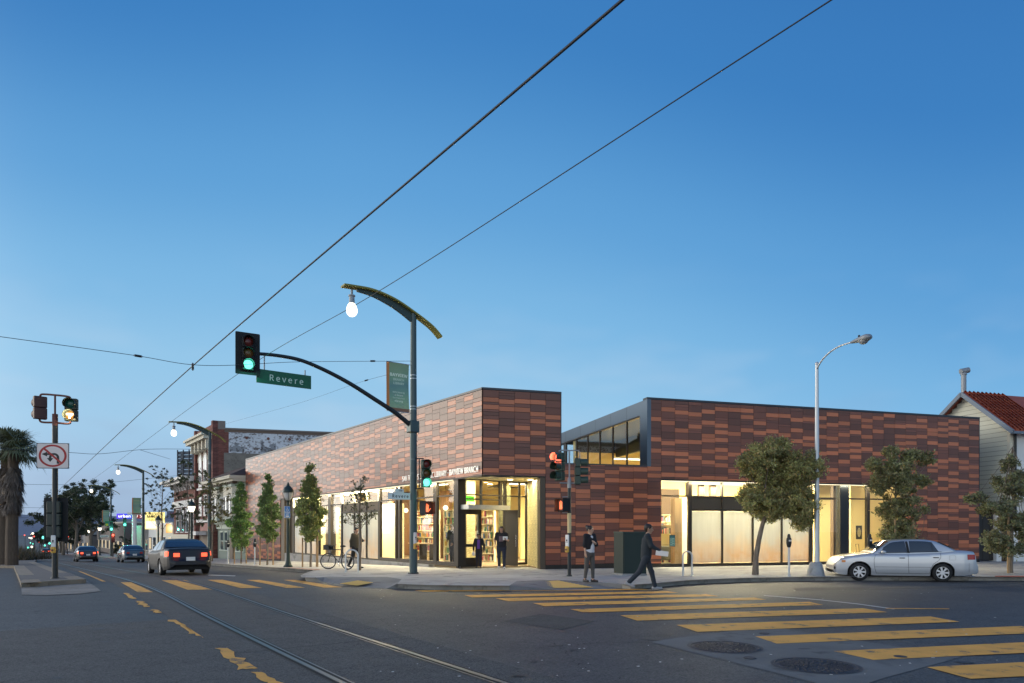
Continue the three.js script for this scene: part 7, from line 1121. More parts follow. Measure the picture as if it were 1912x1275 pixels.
{
  const at = (px, py, dh = SW) => gp(px, py, dh);
  person('woman in black jacket, white shirt and grey trousers standing by the kerb ramp', at(1101, 1086.5), 0.62, { h: 1.62, hair: 'bun', headTurn: 0.55, skin: [0.50, 0.30, 0.21], arms: [[0.35, 0.08, 1.5, 1.0], [-0.05, 0.12, 0.18, 0.1]], legs: [[0.06, 0.03], [-0.10, 0.05]], top: { col: [0.012, 0.012, 0.016], low: 0.13, sleeve: 1.25 }, shirt: [0.62, 0.62, 0.66], trousers: [0.085, 0.078, 0.072], crop: 0.16, cuff: 0.05, shoe: [0.02, 0.016, 0.016] });
  const m = person('man in dark clothes striding past the green cabinet with a white paper', at(1206, 1101, 0.02), Math.PI / 2 - 0.15, { h: 1.78, hair: 'short', skin: [0.36, 0.22, 0.15], lean: 0.08, drop: 0.03, arms: [[-0.35, 0.1, 0.35, 0], [0.35, 0.1, 0.7, 0.1]], legs: [[0.36, 0.14, 0.02, 0], [-0.42, 0.35, 0.02, 0.35]], top: { col: [0.018, 0.026, 0.034], sleeve: 2.0, low: -0.02 }, trousers: [0.022, 0.03, 0.042], cuff: 0.06, shoe: [0.30, 0.30, 0.31] });
  const w = m.arms[1].wr; part(m.t, 'paper', rbox(0.05, 0.14, 0.34, 0.01, 0, 0, 0).rotateX(0.12).translate(w.x - 0.02, w.y - 0.07, w.z + 0.06), M.white);
  const d1 = person('woman in black printed shirt and jeans leaving the library with papers', at(936.5, 1061.5), -0.08, { h: 1.68, build: 1.18, hair: 'long', hairCol: [0.03, 0.018, 0.012], skin: [0.42, 0.24, 0.17], arms: [[0.25, 0.30, 1.5, 0.25], [-0.1, 0.28, 0.25, 0]], legs: [[0.14, 0.06], [-0.16, 0.18, 0.02, 0.1]], top: { col: [0.016, 0.015, 0.018], sleeve: 0.75, low: 0.0 }, print: [0.16, 0.11, 0.12], trousers: [0.022, 0.026, 0.045], cuff: 0.06, shoe: [0.55, 0.58, 0.62] });
  const e = d1.arms[0].wr; part(d1.t, 'papers', rbox(0.2, 0.15, 0.05, 0.02, e.x - 0.03, e.y + 0.05, e.z + 0.03), M.white);
  const d2 = person('child in a purple shirt and dark open jacket walking out of the library door', at(894, 1060.5), 0.0, { h: 1.40, hair: 'short', skin: [0.22, 0.11, 0.075], arms: [[0.1, 0.38, 0.25, 0], [-0.1, 0.36, 0.25, 0]], legs: [[0.15, 0.05], [-0.12, 0.15, 0.02, 0.08]], top: { col: [0.014, 0.013, 0.016], sleeve: 2.0, low: -0.06 }, shirt: null, trousers: [0.02, 0.02, 0.032], shoe: [0.05, 0.035, 0.03] });
  part(d2.t, 'shirt', new THREE.CylinderGeometry(0.122, 0.128, 0.38, 14, 3, true, -0.5, 1.0).translate(0, d2.J.chest.y - 0.08, d2.J.chest.z + 0.02), std({ color: C(0.11, 0.045, 0.26), roughness: 0.85, side: THREE.DoubleSide })); part(d2.t, 'bag', ball(0.09, d2.arms[1].wr.x, d2.arms[1].wr.y - 0.16, d2.arms[1].wr.z, 0.8, 1.1, 0.6), M.white);
  person('man in a dark olive jacket walking behind the bare tree before the art panels', at(664, 1060.5), 0.9, { h: 1.72, hair: 'short', skin: [0.45, 0.26, 0.18], lean: 0.05, arms: [[0.5, 0.2, 1.1, 0.3], [-0.3, 0.15, 0.3, 0]], legs: [[0.22, 0.08], [-0.25, 0.3, 0.02, 0.2]], top: { col: [0.06, 0.05, 0.034], sleeve: 2.0, low: -0.02 }, trousers: [0.018, 0.017, 0.016], shoe: [0.03, 0.03, 0.03] });
  const ps = T(aPx(845, -0.7), -0.7, 0.166);
  person('person in dark clothes standing behind the glass beside the library door', ps, -0.6, { h: 1.74, hair: 'short', skin: [0.3, 0.18, 0.12], arms: [[0.1, 0.1, 0.5, 0.3], [0.2, 0.1, 1.0, 0.5]], legs: [[0.05, 0.02], [-0.04, 0.02]], top: { col: [0.016, 0.016, 0.018], sleeve: 2.0, low: -0.03 }, trousers: [0.016, 0.017, 0.022] });
}
// ------------------------------------------------------------------ houses along the tram street beyond the library
const inR = V3(RX, 0, -RZ);                                   // side walls run parallel to the side street
const rel = (o, v) => v.clone().sub(o);
function winRow(house, M4, xs, w, y0, y1, z, frameMat, opt = {}) {   // sash windows: frame > pane, sill
  for (const x of xs) {
    const f = part(house, 'window', [bx(x - w / 2 - 0.08, x - w / 2, y0, y1, z - 0.03, z + 0.06), bx(x + w / 2, x + w / 2 + 0.08, y0, y1, z - 0.03, z + 0.06), bx(x - w / 2 - 0.08, x + w / 2 + 0.08, y1, y1 + 0.1, z - 0.03, z + 0.07), bx(x - w / 2, x + w / 2, (y0 + y1) / 2 - 0.03, (y0 + y1) / 2 + 0.03, z - 0.02, z + 0.05)].map((g) => g.applyMatrix4(M4)), frameMat);
    part(f, 'pane', new THREE.PlaneGeometry(w, y1 - y0).translate(x, (y0 + y1) / 2, z + 0.005).applyMatrix4(M4), opt.glass || M.darkGlass); part(f, 'sill', bx(x - w / 2 - 0.12, x + w / 2 + 0.12, y0 - 0.08, y0, z - 0.03, z + 0.12).applyMatrix4(M4), frameMat);
  }
}
{ // white bay windowed house
  const a0 = A_END + 0.15, a1 = 42.4, o = T(a0, 0, 0), gy = G(o.x, o.z) + 0.05; o.y = gy;
  const h = thing('bay_window_house', 'cream and mint house with bay windows next to the library', 'house', o), Mh = MTl.clone();   // local x = -(a - a0)
  const b = (s0, s1, ya, yb, z0, z1) => bx(-s1, -s0, ya, yb, z0, z1).applyMatrix4(Mh), y = (v) => v - gy, W0 = a1 - a0, p = (a, oo) => xz(rel(o, T(a, oo)));
  part(h, 'wall', [prism([p(a0, -0.25), p(a1, -0.25), xz(rel(o, T(a1, -0.25).addScaledVector(inR, 9))), xz(rel(o, T(a0, -0.25).addScaledVector(inR, 9)))], -0.4, y(6.0))], M.cream);
  // storefront
  part(h, 'storefront', [b(0.15, W0 - 0.1, -0.4, 2.5, -0.24, -0.12)], std({ color: C(0.10, 0.16, 0.14), roughness: 0.6 })); part(h, 'shop_cornice', [b(0, W0, 2.9, 3.15, -0.24, 0.18), b(0, W0, 2.5, 2.9, -0.24, -0.02)], M.mintTrim);
  winRow(h, Mh, [-1.3, -2.6, -6.2, -7.6], 0.95, 0.7, 2.2, -0.1, M.mintTrim); const dr = part(h, 'door', b(4.0, 5.0, -0.2, 2.2, -0.13, -0.06), M.darkWood); part(dr, 'handle', b(4.1, 4.16, 0.9, 1.1, -0.06, -0.02), M.chrome);
  // bay with angled flanks
  const bay = (s0, s1) => { const q = (s, z) => { const v = V3(-s, 0, z).applyMatrix4(Mh); return [v.x, v.z]; }; part(h, 'bay', prism([q(s0, -0.2), q(s0 + 0.75, 0.75), q(s1 - 0.75, 0.75), q(s1, -0.2)], 3.15, y(5.55)), M.cream); parts(h, 'bay_trim', [prism([q(s0 - 0.05, -0.2), q(s0 + 0.72, 0.82), q(s1 - 0.72, 0.82), q(s1 + 0.05, -0.2)], y(5.2), y(5.5)), prism([q(s0 - 0.03, -0.2), q(s0 + 0.72, 0.80), q(s1 - 0.72, 0.80), q(s1 + 0.03, -0.2)], 3.2, 3.5)], M.mintTrim); const c = (s0 + s1) / 2, n = Math.max(1, Math.floor((s1 - s0 - 1.7) / 1.15)); const xs = []; for (let k = 0; k < n; k++) xs.push(-(c + (k - (n - 1) / 2) * 1.15)); winRow(h, Mh, xs, 0.78, 3.75, 5.05, 0.755, M.white);
    for (const [sa, sb] of [[s0, s0 + 0.75], [s1 - 0.75, s1]]) { const A0 = V3(-sa, 0, sa === s0 ? -0.2 : 0.75).applyMatrix4(Mh), B0 = V3(-sb, 0, sa === s0 ? 0.75 : -0.2).applyMatrix4(Mh), d = A0.clone().sub(B0).normalize(), Mb = new THREE.Matrix4().makeBasis(d, V3(0, 1, 0), V3(-d.z, 0, d.x)).setPosition(B0); winRow(h, Mb, [A0.distanceTo(B0) / 2], 0.6, 3.75, 5.05, 0.005, M.white); } };
  bay(0.3, 4.5); bay(5.0, 9.0);
  part(h, 'cornice', [b(-0.05, W0 + 0.25, y(5.55), y(5.75), -0.24, 1.0), b(-0.1, W0 + 0.35, y(5.75), y(6.0), -0.24, 1.25)], M.cream);
  part(h, 'dentil', Array.from({ length: 18 }, (_, k) => b(0.1 + k * 0.52, 0.3 + k * 0.52, y(5.4), y(5.55), 0.6, 0.98)), M.darkWood);
  const r0 = [[-0.1, 1.25], [W0 + 0.35, 1.25], [W0 + 0.35, -7], [-0.1, -7]].map(([s, z]) => V3(-s, y(6.0), z).applyMatrix4(Mh)), r1 = [[2, -1.4], [W0 - 2, -1.4], [W0 - 2, -5], [2, -5]].map(([s, z]) => V3(-s, y(7.2), z).applyMatrix4(Mh)), pos = []; for (let k = 0; k < 4; k++) { const n = (k + 1) % 4; for (const v of [r0[k], r0[n], r1[k], r0[n], r1[n], r1[k]]) pos.push(v.x, v.y, v.z); } for (const v of [r1[0], r1[1], r1[2], r1[0], r1[2], r1[3]]) pos.push(v.x, v.y, v.z);
  const rg = new THREE.BufferGeometry(); rg.setAttribute('position', new THREE.BufferAttribute(new Float32Array(pos), 3)); rg.computeVertexNormals(); part(h, 'roof', rg, std({ color: C(0.075, 0.05, 0.042), roughness: 0.9, side: THREE.DoubleSide }));
}
{ // tall brick building with a faded wall
  const a0 = 42.6, a1 = 50.2, o = T(a0, 0, 0), gy = G(o.x, o.z); o.y = gy; const y = (v) => v - gy, H0 = y(11.3), W0 = a1 - a0;
  const h = thing('brick_building', 'tall old brick building with arched windows and a faded whitewashed side wall', 'building', o), Mh = MTl.clone(), b = (s0, s1, ya, yb, z0, z1) => bx(-s1, -s0, ya, yb, z0, z1).applyMatrix4(Mh), p = (a, oo, k) => xz(rel(o, T(a, oo).addScaledVector(inR, k)));
  part(h, 'wall', [prism([p(a0, -0.2, 0), p(a1, -0.2, 0), p(a1, -0.2, 27), p(a0, -0.2, 27)], -0.5, H0 - 0.5), b(0.5, W0 - 0.5, 3.6, H0 - 1.5, -0.2, 0.0)], M.redBrick);
  part(h, 'pilaster', [b(0, 0.55, -0.5, H0 + 0.25, -0.2, 0.25), b(W0 - 0.55, W0, -0.5, H0 + 0.15, -0.2, 0.25)], M.redBrick); part(h, 'parapet', [b(0.55, W0 - 0.55, H0 - 0.9, H0, -0.2, 0.1)], M.redBrick);
  part(h, 'cornice', [b(0.3, W0 + 0.3, H0 - 1.35, H0 - 1.05, 0.0, 0.95), b(0.2, W0 + 0.4, H0 - 1.05, H0 - 0.85, -0.0, 1.15)], M.cream); parts(h, 'bracket', [0.7, 2.2, 3.7, 5.2, 6.7].map((s) => b(s - 0.16, s + 0.16, H0 - 2.2, H0 - 1.36, 0.02, 0.7)), M.cream);
  for (let k = 0; k < 3; k++) { // arched windows
    const s = 1.75 + k * 2.05, arch = (w, z, d, yb, yt) => { const sh = new THREE.Shape(); sh.moveTo(-w, yb); sh.lineTo(w, yb); sh.lineTo(w, yt); sh.absarc(0, yt, w, 0, Math.PI, false); sh.lineTo(-w, yb); return new THREE.ExtrudeGeometry(sh, { depth: d, bevelEnabled: false, curveSegments: 14 }).translate(-s, 0, z).applyMatrix4(Mh); };
    const f = part(h, 'window', [arch(0.68, 0.002, 0.06, H0 - 5.4, H0 - 3.0)], M.white); part(f, 'pane', arch(0.52, 0.062, 0.012, H0 - 5.25, H0 - 3.05), M.darkGlass); part(f, 'sash', [b(s - 0.03, s + 0.03, H0 - 5.25, H0 - 2.6, 0.076, 0.09), b(s - 0.52, s + 0.52, H0 - 4.05, H0 - 3.97, 0.076, 0.09)], M.white);
    part(h, 'arch_moulding', new THREE.TorusGeometry(0.8, 0.07, 8, 20, Math.PI).translate(-s, H0 - 3.0, 0.04).applyMatrix4(Mh), M.cream);
    const f2 = part(h, 'window', [b(s - 0.62, s + 0.62, 4.0, 6.0, 0.002, 0.05)], M.white); part(f2, 'pane', b(s - 0.5, s + 0.5, 4.12, 5.88, 0.051, 0.06), M.darkGlass);
  }
  part(h, 'belt_course', [b(0.55, W0 - 0.55, 3.4, 3.7, -0.2, 0.15), b(0.55, W0 - 0.55, H0 - 5.7, H0 - 5.5, 0.0, 0.12)], M.white); part(h, 'storefront', b(0.6, W0 - 0.6, -0.4, 2.9, -0.2, -0.08), M.darkWood); part(h, 'shop_sign', b(1.0, W0 - 2.0, 2.6, 3.3, 0.0, 0.1), std({ color: C(0.22, 0.05, 0.045), roughness: 0.6 })); part(h, 'awning', b(3.6, W0 - 0.7, 2.2, 2.55, -0.05, 0.9), M.white);
  // side wall towards the library: whitewash, grey render, anchor plates
  const d = inR.clone(), Ms = new THREE.Matrix4().makeBasis(d, V3(0, 1, 0), V3(-d.z, 0, d.x)).setPosition(rel(o, T(a0, -0.2)).setY(0));
  const washMap = tex(512, 256, (u, v) => { const n = fbm(u * 190, v * 40, 131, 2), m = fbm(u * 14, v * 5, 141, 4), wv = Math.min(1, Math.max(0, (n * 0.75 + m * 0.4 - 0.36) * 5)), ink = (Math.sin(u * 60) > 0.1 && v > 0.62 && v < 0.85 && u < 0.34 && fbm(u * 40, v * 16, 151, 3) > 0.47) ? 0.45 : 1, k = (0.85 + 0.3 * m) * ink; return [(0.17 + 0.46 * wv) * k, (0.14 + 0.51 * wv) * k, (0.13 + 0.55 * wv) * k]; });
  const sg = (x0, x1, ya, yb, z0, z1, uvs) => { const g = bx(x0, x1, ya, yb, z0, z1); return g.applyMatrix4(Ms); };
  const wash = prep(bx(0.9, 26.5, y(6.0), y(10.55), 0.0, 0.03)); { const pp = wash.attributes.position, uv = wash.attributes.uv; for (let i = 0; i < pp.count; i++) uv.setXY(i, (pp.getX(i) - 0.9) / 25.6, (pp.getY(i) - y(6.0)) / 4.55); } wash.userData.keepUv = true;
  part(h, 'whitewash', wash.applyMatrix4(Ms), std({ map: washMap, roughness: 0.92 }));
  part(h, 'grey_render', sg(0.5, 9.8, y(2), y(8.7), 0.03, 0.055), std({ map: scaled(concreteMap, 0.9, 0.9), color: C(0.33, 0.30, 0.26), roughness: 0.95 }));
  part(h, 'side_coping', [sg(0.55, 26.6, H0 - 0.5, H0 - 0.36, -0.3, 0.1), sg(0.0, 0.6, H0 - 0.5, H0 + 0.25, -0.2, 0.02)], std({ color: C(0.22, 0.19, 0.17), roughness: 0.9 })); part(h, 'brick_band', sg(0.55, 26.5, y(10.55), H0 - 0.5, 0.002, 0.035), std({ color: C(0.17, 0.125, 0.10), roughness: 0.92 }));
  const an = []; for (let k = 0; k < 13; k++) { an.push(new THREE.CylinderGeometry(0.13, 0.13, 0.04, 10).rotateX(Math.PI / 2).translate(2.4 + k * 1.85, y(10.1), 0.05)); if (k % 2) an.push(new THREE.CylinderGeometry(0.15, 0.15, 0.04, 10).rotateX(Math.PI / 2).translate(2.9 + k * 1.85, y(8.95), 0.05)); } part(h, 'wall_anchor', an.map((g) => g.applyMatrix4(Ms)), M.rust);
}
{ // lower building with a scrolled white cornice
  const a0 = 50.4, a1 = 62.2, o = T(a0, 0, 0), gy = G(o.x, o.z); o.y = gy; const y = (v) => v - gy, W0 = a1 - a0, Ht = y(7.0);
  const h = thing('corniced_building', 'low brick building with a scrolled white cornice beyond the tall brick one', 'building', o), Mh = MTl.clone(), b = (s0, s1, ya, yb, z0, z1) => bx(-s1, -s0, ya, yb, z0, z1).applyMatrix4(Mh), p = (a, oo, k) => xz(rel(o, T(a, oo).addScaledVector(inR, k)));
  part(h, 'wall', prism([p(a0, -0.1, 0), p(a1, -0.1, 0), p(a1, -0.1, 14), p(a0, -0.1, 14)], -0.6, Ht), M.redBrick); part(h, 'cornice', [b(0, W0 + 0.4, Ht - 0.15, Ht + 0.1, -0.1, 1.3), b(0, W0 + 0.2, Ht - 0.4, Ht - 0.15, -0.1, 0.9)], M.white);
  part(h, 'scroll_bracket', Array.from({ length: 8 }, (_, k) => new THREE.TorusGeometry(0.5, 0.13, 8, 14, Math.PI / 2).rotateY(Math.PI / 2).scale(1, 1.2, 1).translate(-(0.9 + k * 1.4), Ht - 1.05, 0.45).applyMatrix4(Mh)), M.white);
  part(h, 'panel_band', [b(0.2, W0 - 0.2, y(4.2), y(4.9), -0.1, 0.1)], M.white); winRow(h, Mh, [-1.8, -4.2, -6.6, -9.0], 1.3, y(1.6), y(4.0), -0.03, M.white); part(h, 'storefront', b(0.3, W0 - 0.3, -0.5, 2.4, -0.1, 0.02), M.cream); part(h, 'rosette', Array.from({ length: 8 }, (_, k) => b(0.9 + k * 1.4 - 0.12, 0.9 + k * 1.4 + 0.12, y(5.2), y(5.45), -0.1, 0.02)), M.cream);
}
{ // back of a billboard above the roofs
  const Z = 82, c = P(349, 873, Z), w = 44 / F * Z, hh = 62 / F * Z, t = thing('billboard', 'grey back of a large billboard above the white cornice', 'billboard', c, Math.atan2(-0.3, 1));
  const sl = []; for (let k = 0; k < 9; k++) part(t, 'plank', box(w, hh / 9 - 0.05, 0.05, 0, -hh / 2 + (k + 0.5) * hh / 9, 0), std({ color: C(0.10, 0.115, 0.135), roughness: 0.8 })); part(t, 'frame', [-0.45, -0.15, 0.15, 0.45].map((f) => box(0.1, hh + 0.3, 0.1, f * w, 0, 0.1)), std({ color: C(0.06, 0.065, 0.075), roughness: 0.7 })); part(t, 'post', [-0.3, 0.3].map((f) => bar(V3(f * w, -hh / 2 - 5.5, -0.1), V3(f * w, hh / 2, -0.1), 0.12)), M.poleBlack);
}
{ // market, its signs, the low buildings beyond
  const mk = board('market_sign', 'tall lit yellow market sign on a pole', 'shop sign', P(289.5, 972, 88), turnFace * 0.6, 33 / F * 88, 32 / F * 88, (c, w, h) => { c.fillStyle = '#f6e08a'; c.fillRect(0, 0, w, h); c.fillStyle = '#fff6c8'; c.fillRect(w * 0.04, h * 0.52, w * 0.92, h * 0.44); centred(c, 'BIG SAVE', `bold ${h * 0.16}px sans-serif`, w / 2, h * 0.10, '#2b2410'); centred(c, 'MARKET', `bold ${h * 0.22}px sans-serif`, w / 2, h * 0.27, '#16130a'); centred(c, 'LIQUOR', `italic bold ${h * 0.16}px serif`, w / 2, h * 0.46, '#a58a2a'); }, { res: 100, lit: 1.3, back: M.poleBlack });
  part(mk, 'post', [bar(V3(0.3, -6.0, -0.1), V3(0.3, -1.0, -0.1), 0.16)], M.white);
  const ur = board('lit_shop_sign', 'blue lit shop sign with white lettering before the far trees', 'shop sign', P(232, 963.5, 96), turnFace * 0.5, 25 / F * 96, 9.5 / F * 96, (c, w, h) => { const g = c.createLinearGradient(0, 0, w, 0); g.addColorStop(0, '#5a3fd8'); g.addColorStop(1, '#1f3fc0'); c.fillStyle = g; c.fillRect(0, 0, w, h); centred(c, 'urban', `bold ${h * 0.78}px sans-serif`, w * 0.52, h * 0.5, '#ffffff'); }, { res: 120, lit: 1.3, back: M.poleBlack });
  board('lit_shop_sign', 'red lit sign with white letters behind the third street lamp', 'shop sign', P(261, 963, 97), turnFace * 0.5, 22 / F * 97, 10 / F * 97, (c, w, h) => { c.fillStyle = '#7c1a1e'; c.fillRect(0, 0, w, h); centred(c, 'U S', `bold ${h * 0.85}px sans-serif`, w * 0.4, h * 0.52, '#fff0e6'); c.fillStyle = '#274b9a'; c.fillRect(w * 0.75, 0, w * 0.25, h); }, { res: 110, lit: 0.9, back: M.poleBlack });
  board('painted_shop_sign', 'weathered grey shop sign with dark lettering left of the brick building', 'shop sign', P(327, 962, 80), turnFace * 0.6, 28 / F * 80, 16 / F * 80, (c, w, h) => { c.fillStyle = '#7c86a0'; c.fillRect(0, 0, w, h); centred(c, 'SHOES', `bold ${h * 0.36}px sans-serif`, w / 2, h * 0.3, '#8a2a2a'); centred(c, 'REPAIR', `bold ${h * 0.3}px sans-serif`, w / 2, h * 0.72, '#2a3148'); }, { res: 80, back: M.poleBlack });
  board('lit_display', 'bright warm lit shop window left of the bare trees', 'shop sign', P(321, 986, 78), turnFace * 0.6, 20 / F * 78, 17 / F * 78, (c, w, h) => { const g = c.createRadialGradient(w / 2, h / 2, 2, w / 2, h / 2, w * 0.6); g.addColorStop(0, '#fff3cc'); g.addColorStop(1, '#e09a4c'); c.fillStyle = g; c.fillRect(0, 0, w, h); }, { res: 60, lit: 1.3, back: M.poleBlack });
  const low = (name, label, a0, a1, oo, Ht, mat, roofMat) => { const o = T(a0, oo); o.y = G(o.x, o.z) - 0.3; const h = thing(name, label, 'building', o), Mh = MTl.clone(), W0 = a1 - a0; const b = (s0, s1, ya, yb, z0, z1) => bx(-s1, -s0, ya, yb, z0, z1).applyMatrix4(Mh); part(h, 'wall', b(0, W0, 0, Ht, -12, 0), mat); part(h, 'parapet', b(-0.1, W0 + 0.1, Ht, Ht + 0.3, -12.1, 0.12), roofMat); const n = Math.max(2, Math.floor(W0 / 3.2)); for (let k = 0; k < n; k++) { const s = (k + 0.5) * W0 / n, f = part(h, 'window', b(s - 1.0, s + 1.0, 0.9, 2.7, 0.0, 0.06), roofMat); part(f, 'pane', b(s - 0.9, s + 0.9, 1.0, 2.6, 0.061, 0.07), k % 2 ? M.darkGlass : glow(1, 0.78, 0.45, 0.5)); } return h; };
  low('shop_building', 'low pale shop between the corniced building and the market sign', 63, 74, -0.2, 4.0, M.cream, M.white); low('market_building', 'low market with a lit front below the yellow sign', 75, 92, -2, 4.2, M.white, M.roofTar); low('shop_building', 'low grey shop below the blue lit sign', 95, 116, -3, 4.5, std({ color: C(0.25, 0.25, 0.24), roughness: 0.9 }), M.cream); low('shop_building', 'far low row of shops behind the grove of dark trees', 118, 165, -2, 6, std({ color: C(0.2, 0.17, 0.15), roughness: 0.9 }), M.cream);
  const pl = thing('canopy_pillar', 'white tapered pillar below the lit signs', 'pillar', TG(aPx(251, 1.5), 1.5, 0)); part(pl, 'shaft', cyl(0.34, 0.30, 5.6, 0, 0, 0, 4), M.white); part(pl, 'cap', box(2.2, 0.3, 1.2, 0.5, 5.7, 0), M.white);
  const pl2 = thing('canopy_pillar', 'yellowish square pillar right of the white one', 'pillar', TG(aPx(262, 0.5), 0.5, 0)); part(pl2, 'shaft', box(0.7, 4, 0.7, 0, 2, 0), M.cream); part(pl2, 'cap', box(0.9, 0.2, 0.9, 0, 4.1, 0), M.cream);
  const nb = thing('news_box', 'yellow newspaper box at the kerb behind the blue grey car', 'news box', TG(aPx(233, 4.0), 4.0, SW)); part(nb, 'case', rbox(0.9, 1.15, 0.7, 0.04, 0, 0.65, 0), M.yellowBox); part(nb, 'window', box(0.6, 0.4, 0.02, 0, 0.9, 0.352), M.darkGlass); part(nb, 'leg', [box(0.1, 0.1, 0.6, -0.35, 0.05, 0), box(0.1, 0.1, 0.6, 0.35, 0.05, 0)], M.poleBlack);
  const sh = (label, a, oo, r, seed) => { const t = thing('clipped_shrub', label, 'shrub', TG(a, oo, SW)); part(t, 'foliage', leavesGeo([[0, r * 1.1, 0, r, r * 0.85, r, 1]], 1500, 0.2, [0.025, 0.04, 0.016], seed, { sub: 40, clump: 0.15 }), M.leaf); part(t, 'stem', cyl(0.06, 0.05, r, 0, 0, 0, 8), M.bark); };
  sh('round clipped dark shrub left of the white pillar', aPx(220, 2.6), 2.6, 0.75, 61); sh('dark rounded shrub between the small shrub and the white pillar', aPx(239, 1.6), 1.6, 1.5, 62);
}
// signals, signs and lights far along the tram street
{
  const far = (label, a, oo, hgt, lit, s = 1) => { const p = TG(a, oo, SW), t = thing('far_traffic_signal', label, 'traffic signal', p, turnFace); part(t, 'post', cyl(0.09, 0.08, hgt, 0, 0, -0.15, 10), M.poleBlack); part(t, 'housing', rbox(0.4, 1.15, 0.25, 0.03, 0, hgt - 0.3, 0), M.signalBlack); part(t, 'lens', ball(0.17 * s, 0, hgt - 0.3 + (lit === 'r' ? 0.36 : -0.36), 0.1, 1, 1, 0.6), lit === 'r' ? G_RED : G_GREEN); const l = pointLight(t, lit === 'r' ? C(1, 0.15, 0.08) : C(0.1, 1, 0.7), 5, 0, hgt - 0.3 + (lit === 'r' ? 0.36 : -0.36), 0.35, 0.15); };
  far('green lit traffic signal left of two beyond the dark shrubs', aPx(208, 4.0), 4.0, 4.2, 'g'); far('green lit traffic signal right of two beyond the dark shrubs', aPx(233, 2.4), 2.4, 4.8, 'g'); far('red lit traffic signal beside the big black signal back', aPx(126, 5), 5, 3.5, 'r', 1.3); far('small far red signal light below the left green one', aPx(211, 4.5), 4.5, 2.6, 'r', 0.8);
  board('far_street_sign', 'small green street name sign hung far away before the dark trees', 'street sign', P(133, 954, 120), turnFace, 28 / F * 120, 6.5 / F * 120, (c, w, h) => { c.fillStyle = '#1f8a58'; c.fillRect(0, 0, w, h); centred(c, 'Quesada', `bold ${h * 0.7}px sans-serif`, w / 2, h / 2, '#cfe6d4'); }, { res: 60 });
  board('route_sign', 'small green and blue sign on the fourth street lamp pole', 'traffic sign', P(203.5, 977.5, 96), turnFace, 13 / F * 96, 9.5 / F * 96, (c, w, h) => { c.fillStyle = '#2d8a5c'; c.fillRect(0, 0, w, h); c.fillStyle = '#d8d23c'; c.fillRect(w * 0.1, h * 0.5, w * 0.3, h * 0.4); c.fillStyle = '#4d7fb0'; c.fillRect(w * 0.5, h * 0.2, w * 0.4, h * 0.6); }, { res: 90 });
  board('far_street_sign', 'small white street name plate right of the far grove', 'street sign', P(195, 1001, 92), turnFace, 14 / F * 92, 3.6 / F * 92, (c, w, h) => { c.fillStyle = '#d8d8d0'; c.fillRect(0, 0, w, h); centred(c, 'Quesada', `bold ${h * 0.7}px sans-serif`, w / 2, h / 2, '#222'); }, { res: 60 });
  // many small lamps and signals down to the end of the street
  const r = rng(88), spots = []; for (let i = 0; i < 26; i++) spots.push([45 + r() * 75, 985 + r() * 38, 150 + r() * 190, r()]);
  let first = {};
  for (const [px, py, Z, k] of spots) {
    const kind = k < 0.42 ? 'g' : k < 0.62 ? 'r' : 'w', p = P(px, py, Z), gy = G(p.x, p.z), hgt = Math.max(1.2, p.y - gy);
    const lab = { g: 'tiny green signal among the lights at the far end of the street', r: 'tiny red light among the lights at the far end of the street', w: 'tiny white lamp among the lights at the far end of the street' }[kind];
    const t = thing('distant_street_light', lab, 'street light', V3(p.x, gy, p.z), 0, { g: 'distant green signals', r: 'distant red lights', w: 'distant white lamps' }[kind]);
    part(t, 'post', cyl(0.08, 0.06, hgt, 0, 0, -0.3, 6), M.poleBlack); part(t, 'lamp', ball(0.24, 0, hgt, 0, 1, 1, 1, 10), kind === 'g' ? G_GREEN : kind === 'r' ? G_RED : G_LAMP);
  }
  board('lit_shop_sign', 'red and white lit sign at the left edge behind the palm', 'shop sign', P(3, 998, 70), 0.2, 11 / F * 70, 11 / F * 70, (c, w, h) => { c.fillStyle = '#c92a22'; c.fillRect(0, 0, w, h); c.fillStyle = '#ffe6d8'; c.fillRect(w * 0.1, h * 0.4, w * 0.8, h * 0.4); }, { res: 50, lit: 1.0, back: M.poleBlack });
}
